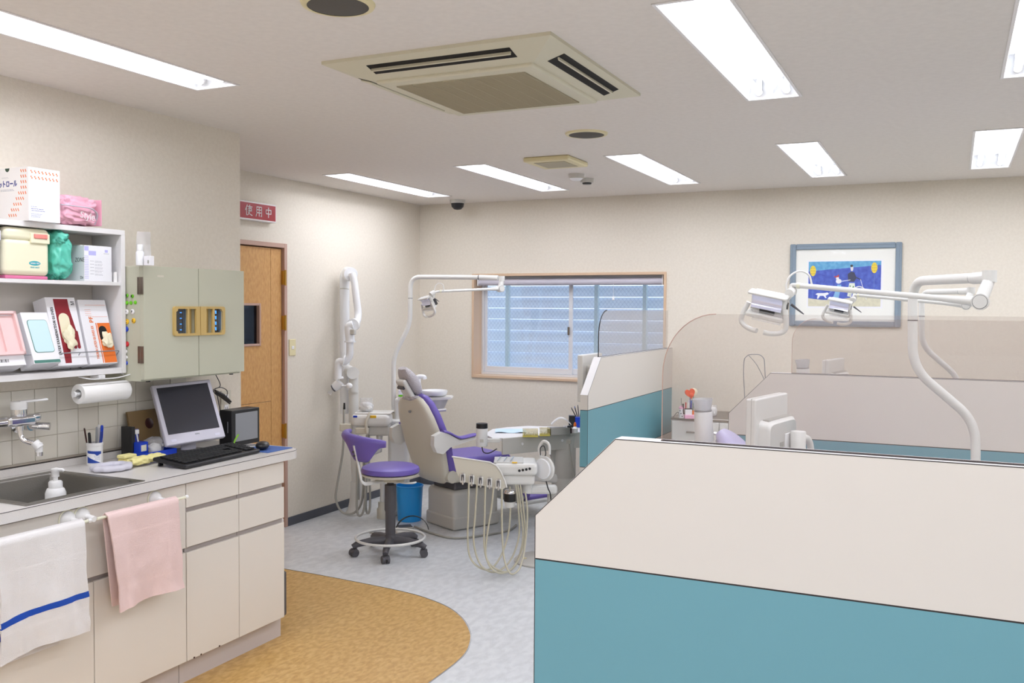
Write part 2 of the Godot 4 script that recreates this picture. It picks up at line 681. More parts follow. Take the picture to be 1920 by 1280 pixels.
	glassy("dark_pane", rgb8(14, 16, 24), 0.86, 0.06)
	var tubes := mat("lamp_tube_glow", rgb8(250, 250, 255), 0.4)
	tubes.emission_enabled = true
	tubes.emission = Color(0.94, 0.957, 1.0)
	tubes.emission_energy_multiplier = 4.2
	var uvl := mat("uv_glint_glow", rgb8(90, 150, 230), 0.4)  # glow stands in for blue light caught on the instruments
	uvl.emission_enabled = true
	uvl.emission = rgb8(60, 150, 255)
	uvl.emission_energy_multiplier = 3.5
	var shine := mat("reflector_blue", rgb8(226, 228, 250), 0.15)
	shine.metallic = 0.35

# ---------------------------------------------------------------- the room
const H := 2.507
const LEFT := -4.344
const BACK := -7.213
const NEAR := -3.435
const LIGHT := 0.52

# boxes that fill a rectangle except for its holes; place(u, v, w) gives a point, w runs through the thickness
func slab(g: Geo, r: Rect2, holes: Array, w0: float, w1: float, place: Callable) -> void:
	var us := [r.position.x, r.end.x]
	var vs := [r.position.y, r.end.y]
	for h in holes:
		us.append_array([h.position.x, h.end.x])
		vs.append_array([h.position.y, h.end.y])
	us.sort()
	vs.sort()
	for i in us.size() - 1:
		for j in vs.size() - 1:
			if us[i + 1] - us[i] < 1e-5 or vs[j + 1] - vs[j] < 1e-5:
				continue
			var c := Vector2((us[i] + us[i + 1]) / 2, (vs[j] + vs[j + 1]) / 2)
			if not r.has_point(c) or holes.any(func(h): return h.has_point(c)):
				continue
			var a: Vector3 = place.call(us[i], vs[j], w0)
			var b: Vector3 = place.call(us[i + 1], vs[j + 1], w1)
			g.box(Vector3(minf(a.x, b.x), minf(a.y, b.y), minf(a.z, b.z)), Vector3(maxf(a.x, b.x), maxf(a.y, b.y), maxf(a.z, b.z)))

func lamp_spots() -> Array:
	return [
		[-2.79, -2.30, "recessed twin-tube ceiling light above the sink counter, cut by the left edge"],
		[-0.72, -3.43, "large recessed twin-tube ceiling light right of the air conditioner"],
		[0.26, -3.43, "recessed twin-tube ceiling light cut by the right edge, upper of the two there"],
		[-3.853, -6.0, "recessed twin-tube ceiling light nearest the room corner, above the suction arm"],
		[-2.82, -6.0, "recessed twin-tube ceiling light just left of the square vent"],
		[-1.795, -6.0, "recessed twin-tube ceiling light just right of the smoke detectors"],
		[-0.795, -6.0, "recessed twin-tube ceiling light in the far row above the framed picture"],
		[0.185, -6.0, "rightmost recessed twin-tube ceiling light of the far row"],
		[1.17, -6.0, "recessed twin-tube ceiling light beyond the right edge, far row"],
		[2.15, -6.0, "recessed twin-tube ceiling light beyond the right edge at the far end"],
		[1.24, -3.43, "recessed twin-tube ceiling light beyond the right edge, near row"],
		[2.2, -3.43, "recessed twin-tube ceiling light beyond the right edge by the right wall"],
		[-2.79, 0.27, "recessed twin-tube ceiling light behind the viewer on the left"],
		[-0.72, -0.86, "recessed twin-tube ceiling light just above the viewer"],
		[0.26, -0.86, "recessed twin-tube ceiling light above and right of the viewer"],
		[1.24, -0.86, "recessed twin-tube ceiling light above, second to the viewer's right"],
		[2.2, -0.86, "recessed twin-tube ceiling light above the viewer by the right wall"],
		[-1.7, -0.86, "added unseen recessed twin-tube ceiling light above the viewer, left of the others there"],  # unseen lamp added to brighten the cabinets and floor
		[-1.7, 1.2, "recessed twin-tube ceiling light behind the viewer, left of the rear row"],
		[-0.72, 1.2, "recessed twin-tube ceiling light behind the viewer, middle of the rear row"],
		[0.26, 1.2, "recessed twin-tube ceiling light behind the viewer, right of the rear row"],
	]

func build_room() -> void:
	# floor: grey vinyl with a tan inlay that ends in a wide curve
	var f := struct("floor", "grey marbled vinyl floor with a curved tan area")
	part(f, "grey_sheet", Geo.new().box(Vector3(-4.6, -0.1, -7.5), Vector3(3.4, 0.0, 2.5)), M.grey_vinyl)
	var edge := [Vector3(-4.34, 0, -4.50), Vector3(-3.643, 0, -4.475), Vector3(-3.374, 0, -4.465), Vector3(-2.972, 0, -4.435), Vector3(-2.744, 0, -4.408), Vector3(-2.589, 0, -4.37), Vector3(-2.407, 0, -4.29), Vector3(-2.25, 0, -4.165), Vector3(-2.121, 0, -4.005), Vector3(-2.055, 0, -3.88), Vector3(-2.01, 0, -3.748), Vector3(-1.992, 0, -3.6), Vector3(-1.988, 0, -3.4), Vector3(-1.988, 0, -3.2), Vector3(-1.988, 0, -3.0), Vector3(-1.988, 0, -1.0), Vector3(-1.988, 0, 1.0), Vector3(-1.988, 0, 2.2)]
	var cv := curve(edge, 5)
	var poly := PackedVector2Array()
	for p in cv:
		poly.append(Vector2(p.x, -p.z))
	poly.append(Vector2(-4.34, -2.2))
	var flat := Transform3D(Basis(Vector3.RIGHT, Vector3(0, 0, -1), Vector3.UP), Vector3.ZERO)
	part(f, "tan_sheet", Geo.new().prism(poly, -0.01, 0.0012, flat), M.tan_vinyl, "tan marbled vinyl inlay")
	var band := PackedVector2Array()
	for s in [0.0, 0.005]:
		var row := []
		for i in cv.size():
			var d: Vector3 = (cv[mini(i + 1, cv.size() - 1)] - cv[maxi(i - 1, 0)]).normalized()
			var q: Vector3 = cv[i] + Vector3(-d.z, 0, d.x) * -s
			row.append(Vector2(q.x, -q.z))
		if s > 0:
			row.reverse()
		for q in row:
			band.append(q)
	part(f, "weld_line", Geo.new().prism(band, -0.01, 0.0018, flat), M.seam_dark)

	# ceiling with openings for the lamps
	var c := struct("ceiling", "off-white painted ceiling")
	var holes := []
	for s in lamp_spots():
		holes.append(Rect2(s[0] - 0.105, s[1] - 0.70, 0.21, 1.40))
	var g := Geo.new()
	slab(g, Rect2(-4.6, -7.5, 8.0, 10.0), holes, H, H + 0.14, func(u, v, w): return Vector3(u, w, v))
	part(c, "ceiling_board", g, M.ceiling_paint)

	# far left wall with the door opening
	var w := struct("wall_left", "beige papered left wall with the door")
	g = Geo.new()
	slab(g, Rect2(BACK - 0.2, -0.1, 3.6, H + 0.1), [Rect2(-5.345, -0.1, 0.86, 2.125)], LEFT - 0.14, LEFT, func(u, v, ww): return Vector3(ww, v, u))
	part(w, "wall_face", g, M.wallpaper)
	part(w, "room_behind_door", Geo.new().box(Vector3(-5.3, -0.1, -5.6), Vector3(-5.2, 2.3, -4.2)).box(Vector3(-5.3, -0.1, -5.6), Vector3(LEFT - 0.14, 2.3, -5.5)).box(Vector3(-5.3, -0.1, -4.3), Vector3(LEFT - 0.14, 2.3, -4.2)).box(Vector3(-5.3, 2.2, -5.6), Vector3(LEFT - 0.14, 2.3, -4.2)).box(Vector3(-5.3, -0.1, -5.6), Vector3(LEFT - 0.14, 0.0, -4.2)), M.wallpaper)
	# projecting wall on the left that carries the cabinets
	var w2 := struct("wall_projecting", "beige papered wall projecting behind the sink counter")
	part(w2, "wall_face", Geo.new().box(Vector3(-4.6, -0.1, -3.864), Vector3(NEAR, H, 2.5)), M.wallpaper)
	part(w2, "grout_bed", Geo.new().box(Vector3(NEAR - 0.002, 0.93, -3.47), Vector3(NEAR + 0.002, 1.249, -1.146)), M.grout)
	var tile_g := Geo.new().box(Vector3(0, 0, 0), Vector3(0.0055, 0.0985, 0.1035), 0.0012)
	var tile_m := tile_g.mesh()
	for i in 22:
		for j in 3:
			var t := part(w2, "tile", tile_m, M.tile_white if (i * 7 + j * 5) % 4 else M.tile_white_b)
			t.position = Vector3(NEAR, 0.9495 + 0.1 * j, -3.469 + 0.1055 * i + 0.001)
	# back wall with the window opening
	var w3 := struct("wall_back", "beige papered back wall with window and picture")
	g = Geo.new()
	slab(g, Rect2(-4.6, -0.1, 8.0, H + 0.1), [Rect2(-3.800, 0.990, 1.726, 0.892)], BACK - 0.2, BACK, func(u, v, ww): return Vector3(u, v, ww))
	part(w3, "wall_face", g, M.wallpaper)
	var w4 := struct("wall_right", "beige papered right wall outside the view")
	part(w4, "wall_face", Geo.new().box(Vector3(3.0, -0.1, -7.4), Vector3(3.2, H, 2.5)), M.wallpaper)
	var w5 := struct("wall_front", "beige papered wall behind the viewer")
	part(w5, "wall_face", Geo.new().box(Vector3(-4.6, -0.1, 2.2), Vector3(3.2, H, 2.4)), M.wallpaper)
	var b := struct("baseboard_left", "dark grey skirting along the left wall")
	part(b, "skirting", Geo.new().box(Vector3(LEFT, 0, BACK), Vector3(LEFT + 0.009, 0.062, -5.365), 0.002), M.baseboard_grey)
	b = struct("baseboard_back", "dark grey skirting along the back wall")
	part(b, "skirting", Geo.new().box(Vector3(LEFT, 0, BACK), Vector3(3.0, 0.062, BACK + 0.009), 0.002), M.baseboard_grey)

func build_door() -> void:
	var d := struct("door_1", "light wooden door with a dark glass pane and mauve frame")
	var x0 := LEFT - 0.05
	var x1 := LEFT - 0.012
	# frame
	part(d, "door_frame", Geo.new().box(Vector3(LEFT - 0.14, 0, -5.362), Vector3(LEFT + 0.012, 2.043, -5.330), 0.002).box(Vector3(LEFT - 0.14, 0, -4.505), Vector3(LEFT + 0.012, 2.043, -4.47), 0.002).box(Vector3(LEFT - 0.14, 2.012, -5.330), Vector3(LEFT + 0.012, 2.043, -4.505), 0.002), M.frame_mauve, "mauve painted frame")
	part(d, "stile", Geo.new().box(Vector3(x0, 0.01, -5.326), Vector3(x1, 2.005, -5.2105), 0.0015), M.door_wood)
	part(d, "stile", Geo.new().box(Vector3(x0, 0.01, -4.63), Vector3(x1, 2.005, -4.51), 0.0015), M.door_wood)
	part(d, "lower_panel", Geo.new().box(Vector3(x0, 0.01, -5.2075), Vector3(x1, 0.9235, -4.633), 0.0015), M.door_wood)
	var g := Geo.new()
	slab(g, Rect2(-5.2075, 0.9265, 0.5745, 1.0785), [Rect2(-5.085, 1.333, 0.33, 0.27)], x0, x1, func(u, v, w): return Vector3(w, v, u))
	part(d, "upper_panel", g, M.door_wood)
	part(d, "core", Geo.new().box(Vector3(x0 + 0.005, 0.01, -5.213), Vector3(x1 - 0.004, 2.005, -5.204)).box(Vector3(x0 + 0.005, 0.92, -5.2), Vector3(x1 - 0.004, 0.93, -4.6)), M.seam_dark)
	part(d, "pane_frame", Geo.new().box(Vector3(x0, 1.60, -5.082), Vector3(x1 + 0.008, 1.616, -4.756), 0.002).box(Vector3(x0, 1.320, -5.082), Vector3(x1 + 0.008, 1.336, -4.756), 0.002).box(Vector3(x0, 1.320, -5.098), Vector3(x1 + 0.008, 1.616, -5.082), 0.002).box(Vector3(x0, 1.320, -4.756), Vector3(x1 + 0.008, 1.616, -4.74), 0.002), M.frame_mauve)
	part(d, "pane", Geo.new().box(Vector3(x0 + 0.014, 1.33, -5.09), Vector3(x0 + 0.02, 1.61, -4.75)), M.dark_pane, "dark glass")
	for y in [1.80, 1.478, 0.70]:
		part(d, "hinge", Geo.new().tube([Vector3(LEFT + 0.016, y - 0.055, -5.335), Vector3(LEFT + 0.016, y + 0.055, -5.335)], 0.007, 10).box(Vector3(LEFT - 0.012, y - 0.05, -5.345), Vector3(LEFT + 0.014, y + 0.05, -5.322), 0.001), M.brass, "brass hinge")

func build_window() -> void:
	var w := struct("window_1", "sliding window with wired glass, white sashes and tan trim")
	var x0 := -3.787
	var x1 := -2.087
	var y0 := 1.006
	var y1 := 1.866
	var zf := BACK + 0.012
	var zs := BACK - 0.15
	part(w, "window_trim", Geo.new().box(Vector3(x0 - 0.02, y0 - 0.022, zs), Vector3(x0, y1 + 0.022, zf), 0.002).box(Vector3(x1, y0 - 0.022, zs), Vector3(x1 + 0.02, y1 + 0.022, zf), 0.002).box(Vector3(x0, y1, zs), Vector3(x1, y1 + 0.022, zf), 0.002), M.frame_tan, "tan wooden surround")
	part(w, "window_sill", Geo.new().box(Vector3(x0, y0 - 0.022, zs), Vector3(x1, y0, zf + 0.006), 0.002), M.frame_tan)
	# aluminium outer frame and two sashes
	part(w, "outer_frame", Geo.new().frame(Vector3(x0, y0, zs - 0.05), Vector3(x1, y1, zs + 0.012), 0.02, 0.02, 0.02, 0.02), M.alu)
	var mid := -2.945
	for s in [[x0 + 0.021, mid + 0.018, zs - 0.004], [mid - 0.018, x1 - 0.021, zs - 0.028]]:
		var a: float = s[0]
		var b: float = s[1]
		var z: float = s[2]
		var sash := part(w, "sash", Geo.new().frame(Vector3(a, y0 + 0.021, z - 0.02), Vector3(b, y1 - 0.021, z), 0.026, 0.034, 0.05, 0.03, 0.0015), M.alu, "white aluminium sash")
		part(sash, "pane", Geo.new().box(Vector3(a + 0.024, y0 + 0.065, z - 0.012), Vector3(b - 0.03, y1 - 0.045, z - 0.008)), M.clear_pane)
		var g := Geo.new()
		var lo := Vector2(a + 0.026, y0 + 0.07)
		var hi := Vector2(b - 0.034, y1 - 0.05)
		var hgt := hi.y - lo.y
		for dirx in [1.0, -1.0]:
			var k := -40
			while k < 80:
				var xs := lo.x + 0.034 * k
				var p := Vector2(xs, lo.y)
				var q := Vector2(xs + dirx * hgt * 0.8, hi.y)
				# clip to the pane's sides
				var t0 := 0.0
				var t1 := 1.0
				for e in [[lo.x, 1.0], [hi.x, -1.0]]:
					var fa: float = (p.x - e[0]) * e[1]
					var fb: float = (q.x - e[0]) * e[1]
					if fa < 0 and fb < 0:
						t1 = -1.0
					elif fa < 0:
						t0 = maxf(t0, fa / (fa - fb))
					elif fb < 0:
						t1 = minf(t1, fa / (fa - fb))
				if t1 > t0 + 0.01:
					var pa := p.lerp(q, t0)
					var pb := p.lerp(q, t1)
					g.tube([Vector3(pa.x, pa.y, z - 0.0135), Vector3(pb.x, pb.y, z - 0.0135)], 0.00085, 3, false)
				k += 1
		stuff(part(sash, "wire_mesh", g, M.wire_grey, "diamond safety wire in the glass"))
	part(w, "latch", Geo.new().rbox(Vector3(mid - 0.012, 1.40, zs + 0.008), Vector3(0.016, 0.07, 0.02), 0.006), M.bronze, "bronze crescent latch")
	# roller blind
	var bl := thing("roller_blind", "rolled-up lilac grey roller blind at the top of the window", "blind", Vector3((x0 + x1) / 2, 1.815, BACK - 0.05))
	var L := (x1 - x0) / 2 - 0.015
	part(bl, "roll", Geo.new().tube([Vector3(-L + 0.01, 0, 0), Vector3(L - 0.01, 0, 0)], 0.028, 20), M.blind_lilac)
	part(bl, "end_bracket", Geo.new().box(Vector3(-L, -0.03, -0.03), Vector3(-L + 0.008, 0.05, 0.03), 0.001), M.white_plastic)
	part(bl, "end_bracket", Geo.new().box(Vector3(L - 0.008, -0.03, -0.03), Vector3(L, 0.05, 0.03), 0.001), M.white_plastic)
	part(bl, "head_rail", Geo.new().box(Vector3(-L, 0.036, -0.02), Vector3(L, 0.051, 0.012), 0.001), M.grey_metal)
	part(bl, "pull_cord", Geo.new().tube([Vector3(0.42, -0.02, 0.03), Vector3(0.42, -0.12, 0.03)], 0.0015, 6), M.print_white)
	part(bl, "cord_knob", Geo.new().lathe([Vector2(0.0, -0.155), Vector2(0.012, -0.15), Vector2(0.005, -0.12), Vector2(0.0, -0.115)], 12, Transform3D(Basis(), Vector3(0.42, 0, 0.03))), M.print_white)
	# slatted screen outside
	var sc := thing("louvre_screen", "pale blue grey horizontal slat screen outside the window", "screen", Vector3(-2.8, -0.1, -7.95))
	for i in 26:
		part(sc, "slat", Geo.new().box(Vector3(-1.9, -0.0545, -0.004), Vector3(1.9, 0.0545, 0.004), 0.002), M.slat_blue).transform = Transform3D(Basis(Vector3.RIGHT, deg_to_rad(-24)), Vector3(0, 0.08 + 0.104 * i, 0))
	for px in [-1.55, -0.985, -0.10, 0.35, 0.9, 1.6]:
		part(sc, "post", Geo.new().box(Vector3(px - 0.018, 0, 0.045), Vector3(px + 0.018, 2.8, 0.085), 0.003), M.post_green)
	var gr := struct("ground_outside", "concrete strip outside the window")
	part(gr, "slab", Geo.new().box(Vector3(-6, -0.2, -12), Vector3(3, -0.1, -7.413)), M.concrete_out)

func ceiling_lamp() -> Node3D:
	var spots := lamp_spots()
	var t := thing("ceiling_light", spots[0][2], "ceiling light", Vector3(spots[0][0], H, spots[0][1]), 0.0, "recessed ceiling lights")
	var hw := 0.105
	var hl := 0.70
	# folded reflector: two channels with a ridge between them
	var pr := [Vector2(-hw, 0.0), Vector2(-0.090, 0.082), Vector2(-0.03, 0.082), Vector2(0.0, 0.018), Vector2(0.03, 0.082), Vector2(0.090, 0.082), Vector2(hw, 0.0)]
	var g := Geo.new()
	for i in pr.size() - 1:
		var a: Vector2 = pr[i]
		var b: Vector2 = pr[i + 1]
		g.quad(Vector3(a.x, a.y, -hl), Vector3(b.x, b.y, -hl), Vector3(b.x, b.y, hl), Vector3(a.x, a.y, hl), Vector3(0, -1, 0))
	part(t, "reflector", g, M.reflector)
	part(t, "housing", Geo.new().box(Vector3(-hw, 0.084, -hl), Vector3(hw, 0.12, hl)).box(Vector3(-hw, 0.0, -hl), Vector3(-hw + 0.0015, 0.09, hl)).box(Vector3(hw - 0.0015, 0.0, -hl), Vector3(hw, 0.09, hl)), M.reflector)
	for s in [-1.0, 1.0]:
		part(t, "end_panel", Geo.new().box(Vector3(-hw, 0.0, s * hl - 0.002), Vector3(hw, 0.09, s * hl + 0.002), 0.0, Transform3D.IDENTITY), M.reflector)
	part(t, "rim", Geo.new().box(Vector3(-hw - 0.012, -0.004, -hl - 0.012), Vector3(-hw, 0.0, hl + 0.012), 0.001).box(Vector3(hw, -0.004, -hl - 0.012), Vector3(hw + 0.012, 0.0, hl + 0.012), 0.001).box(Vector3(-hw, -0.004, -hl - 0.012), Vector3(hw, 0.0, -hl), 0.001).box(Vector3(-hw, -0.004, hl), Vector3(hw, 0.0, hl + 0.012), 0.001), M.panel_edge)
	for s in [-1.0, 1.0]:
		var tb := part(t, "lamp_tube", Geo.new().tube([Vector3(s * 0.058, 0.022, -0.672), Vector3(s * 0.058, 0.022, 0.672)], 0.014, 14), M.lamp_tube_glow)
		for e in [-1.0, 1.0]:
			part(tb, "socket", Geo.new().tube([Vector3(s * 0.058, 0.022, e * 0.672), Vector3(s * 0.058, 0.022, e * 0.682)], 0.0145, 14).box(Vector3(s * 0.058 - 0.011, 0.022, e * 0.682 - 0.006), Vector3(s * 0.058 + 0.011, 0.083, e * 0.682 + 0.006)), M.white_plastic)
		var l := AreaLight3D.new()
		l.name = "tube_light"
		l.area_size = Vector2(0.028, 1.33)
		l.light_energy = LIGHT
		l.light_color = Color(0.94, 0.957, 1.0)
		l.area_range = 12.0
		l.area_attenuation = 2.0
		l.shadow_enabled = true
		l.position = Vector3(s * 0.058, 0.0065, 0)
		l.rotation.x = -PI / 2
		t.add_child(l, true)
	return t

func build_ceiling() -> void:
	var proto := ceiling_lamp()
	var spots := lamp_spots()
	for i in range(1, spots.size()):
		copy_of(proto, "ceiling_light", spots[i][2], Vector3(spots[i][0], H, spots[i][1]))
	# cassette air conditioner
	var a := thing("air_conditioner", "yellowed four-way ceiling cassette air conditioner with square grille", "air conditioner", Vector3(-1.68, H, -3.335))
	# sloping surround that steps down to the grille
	var out := Vector2(0.462, 0.485)
	var inn := 0.338
	var g := Geo.new()
	for k in 4:
		var c0: Vector2 = [Vector2(-1, -1), Vector2(1, -1), Vector2(1, 1), Vector2(-1, 1)][k]
		var c1: Vector2 = [Vector2(1, -1), Vector2(1, 1), Vector2(-1, 1), Vector2(-1, -1)][k]
		var o0 := c0 * out
		var o1 := c1 * out
		var i0 := c0 * inn
		var i1 := c1 * inn
		var away := Vector3(c0.x + c1.x, -1.5, c0.y + c1.y)
		g.quad(Vector3(o0.x, -0.012, o0.y), Vector3(o1.x, -0.012, o1.y), Vector3(i1.x, -0.05, i1.y), Vector3(i0.x, -0.05, i0.y), away)
		g.quad(Vector3(o0.x, 0.0, o0.y), Vector3(o1.x, 0.0, o1.y), Vector3(o1.x, -0.012, o1.y), Vector3(o0.x, -0.012, o0.y), Vector3(c0.x + c1.x, 0, c0.y + c1.y))
	g.quad(Vector3(-inn, -0.05, -inn), Vector3(inn, -0.05, -inn), Vector3(inn, -0.05, inn), Vector3(-inn, -0.05, inn), Vector3(0, -1, 0))
	part(a, "panel", g, M.ac_cream)
	for k in 4:
		var half: float = out.y if k % 2 == 0 else out.x
		var run := half - inn
		var sl := atan2(0.038, run)
		# frame on the slope: x along the side, y out of the surface, z towards the middle
		var xf := Transform3D(Basis(Vector3.UP, k * PI / 2), Vector3.ZERO) * Transform3D(Basis(Vector3.RIGHT, Vector3(0, -cos(sl), -sin(sl)), Vector3(0, sin(sl), -cos(sl))), Vector3(0, -0.031, -(half + inn) / 2))
		var open_slot := k == 2 or k == 3
		part(a, "outlet_slot_shade", Geo.new().box(Vector3(-0.292, -0.004, -0.033), Vector3(0.292, 0.0012, 0.033), 0.0, xf), M.ac_slot_shade)  # dark strip laid on the slope; its colour is the shade inside the slot
		if open_slot:
			part(a, "flap", Geo.new().box(Vector3(-0.286, 0.0, 0.003), Vector3(0.286, 0.012, 0.009), 0.001, xf), M.ac_cream)
		else:
			part(a, "flap", Geo.new().box(Vector3(-0.286, 0.0, -0.030), Vector3(0.286, 0.008, 0.026), 0.003, xf), M.ac_cream)
	var gp := part(a, "grille_frame", Geo.new().rbox(Vector3(0, -0.052, 0), Vector3(0.655, 0.022, 0.655), 0.009), M.ac_cream)
	part(gp, "grille_backing", Geo.new().box(Vector3(-0.27, -0.0645, -0.27), Vector3(0.27, -0.0625, 0.27)), M.ac_grille)
	var gg := Geo.new()
	for i in 54:
		gg.box(Vector3(-0.27, -0.0675, -0.268 + 0.01 * i), Vector3(0.27, -0.0635, -0.2655 + 0.01 * i))
	for i in 9:
		gg.box(Vector3(-0.27 + 0.0665 * i, -0.067, -0.27), Vector3(-0.267 + 0.0665 * i, -0.0635, 0.27))
	stuff(part(gp, "grille_ribs", gg, M.ac_grille))
	# loudspeakers
	for e in [[Vector3(-1.69, H, -2.33), "round ceiling loudspeaker with dark mesh, cut by the top edge"], [Vector3(-1.75, H, -4.58), "round ceiling loudspeaker with dark mesh behind the air conditioner"]]:
		var sp := thing("ceiling_speaker", e[1], "speaker", e[0], 0.0, "ceiling loudspeakers")
		part(sp, "ring", Geo.new().lathe([Vector2(0.092, -0.010), Vector2(0.108, -0.008), Vector2(0.112, 0.0)], 36), M.vent_cream)
		part(sp, "mesh_cover", Geo.new().lathe([Vector2(0.0, -0.018), Vector2(0.06, -0.016), Vector2(0.094, -0.008)], 36), M.speaker_mesh)
	# square vent
	var v := thing("ceiling_vent", "small square cream ceiling vent with grey centre", "vent", Vector3(-2.235, H, -5.33))
	part(v, "frame", Geo.new().box(Vector3(-0.148, -0.028, -0.165), Vector3(0.148, 0, 0.165), 0.006), M.vent_cream)
	part(v, "grille", Geo.new().box(Vector3(-0.10, -0.031, -0.11), Vector3(0.10, -0.027, 0.11), 0.001), M.ac_grille)
	# detectors
	var d1 := thing("smoke_detector", "white round ceiling detector beside the square vent, larger one", "detector", Vector3(-2.345, H, -5.95))
	part(d1, "base", Geo.new().lathe([Vector2(0.0, -0.03), Vector2(0.052, -0.03), Vector2(0.055, 0.0)], 24), M.unit_grey)
	part(d1, "dome", Geo.new().lathe([Vector2(0.0, -0.045), Vector2(0.03, -0.042), Vector2(0.046, -0.03)], 24), M.white_plastic)
	var d2 := thing("smoke_detector", "small white ceiling detector with dark slots beneath", "detector", Vector3(-2.355, H, -6.18))
	part(d2, "base", Geo.new().lathe([Vector2(0.0, -0.03), Vector2(0.046, -0.03), Vector2(0.05, 0.0)], 24), M.unit_grey)
	part(d2, "slots", Geo.new().lathe([Vector2(0.0, -0.042), Vector2(0.03, -0.04), Vector2(0.034, -0.03)], 16), M.black_plastic)
	var cc := thing("security_camera", "dark dome camera on the ceiling near the room corner", "camera", Vector3(-3.83, H, -6.98))
	part(cc, "collar", Geo.new().lathe([Vector2(0.0, -0.03), Vector2(0.062, -0.03), Vector2(0.066, 0.0)], 24), M.unit_grey)
	part(cc, "dome", Geo.new().lathe([Vector2(0.0, -0.085), Vector2(0.03, -0.08), Vector2(0.05, -0.06), Vector2(0.056, -0.03)], 24), M.black_plastic)

# ---------------------------------------------------------------- partitions
func partition(label: String, at: Vector3, turn: float, length: float, ch: Vector2, glass: Array, black_edge: bool) -> void:
	var o := thing("partition", label, "partition", at, turn, "low clinic partitions")
	var T := 0.05
	var top := 1.285
	var s := 0.971
	part(o, "upper_panel", Geo.new().prism(V2([0, s + 0.002, length, s + 0.002, length, top, ch.x, top, 0, top - ch.y]), -T, 0.0), M.cream_panel, "cream upper panel")
	part(o, "seam", Geo.new().box(Vector3(0.001, s - 0.002, -T + 0.001), Vector3(length, s + 0.002, -0.001)), M.seam_dark)
	part(o, "blue_panel", Geo.new().box(Vector3(0, 0.622, -T), Vector3(length, s - 0.002, 0)), M.blue_panel, "sea blue middle panel")
	part(o, "seam", Geo.new().box(Vector3(0.001, 0.618, -T + 0.001), Vector3(length, 0.622, -0.001)), M.seam_dark)
	part(o, "lower_panel", Geo.new().box(Vector3(0, 0.0, -T), Vector3(length, 0.618, 0)), M.cream_panel)
	# white caps on the chamfer and the top, thin dark joint along the front edge
	var n := Vector2(-ch.y, ch.x).normalized() * 0.0012
	part(o, "cap", Geo.new().prism(V2([0, top - ch.y, ch.x, top, length, top, length, top + 0.0012, ch.x + n.x, top + 0.0012, n.x, top - ch.y + n.y]), -T, -0.0005), M.panel_edge)
	part(o, "edge_joint", Geo.new().tube([Vector3(0, 0.62, 0), Vector3(0, top - ch.y, 0), Vector3(ch.x, top, 0), Vector3(length, top, 0)], 0.0011, 4), M.dark_line)
	part(o, "glazing_bead", Geo.new().box(Vector3(glass[0], top, -0.033), Vector3(glass[2], top + 0.003, -0.0295)).box(Vector3(glass[0], top, -0.0205), Vector3(glass[2], top + 0.003, -0.017)), M.dark_line)
	# screen of smoke acrylic with a rounded upper corner
	var p := PackedVector2Array()
	p.append(Vector2(glass[2], top))
	p.append(Vector2(glass[2], glass[1]))
	var rim := []
	for k in 13:
		var an := PI / 2 + PI / 2 * k / 12
		var q := Vector2(glass[0] + glass[3] + glass[3] * cos(an), glass[1] - glass[4] + glass[4] * sin(an))
		p.append(q)
		rim.append(Vector3(q.x, q.y, -0.025))
	p.append(Vector2(glass[0], top))
	rim.append(Vector3(glass[0], top, -0.025))
	part(o, "screen", Geo.new().prism(p, -0.0275, -0.0225, Transform3D.IDENTITY, true), M.smoke_acrylic, "smoke tinted clear screen")
	part(o, "screen_edge", Geo.new().tube(rim, 0.0035 if black_edge else 0.0012, 5), M.black_plastic if black_edge else M.frame_mauve)

func build_partitions() -> void:
	partition("large cream and blue partition in the right foreground", Vector3(-0.936, 0, -2.115), 0.0, 3.93, Vector2(0.209, 0.205), [0.316, 1.587, 3.93, 0.125, 0.145], false)
	partition("cream and blue partition behind the foreground one, below the picture", Vector3(-1.008, 0, -4.66), 0.0, 4.0, Vector2(0.202, 0.208), [0.298, 1.553, 4.0, 0.11, 0.115], false)
	partition("cream and blue partition standing out from the wall below the window", Vector3(-2.012, 0, -5.33), PI / 2, 1.88, Vector2(0.23, 0.221), [0.246, 1.582, 1.82, 0.15, 0.17], true)

# ---------------------------------------------------------------- sink counter
func front_panel(o: Node3D, called: String, z0: float, z1: float, y0: float, y1: float, m: Material) -> MeshInstance3D:
	return part(o, called, Geo.new(o.position).box(Vector3(-2.888, y0, z0), Vector3(-2.869, y1, z1), 0.0015), m)

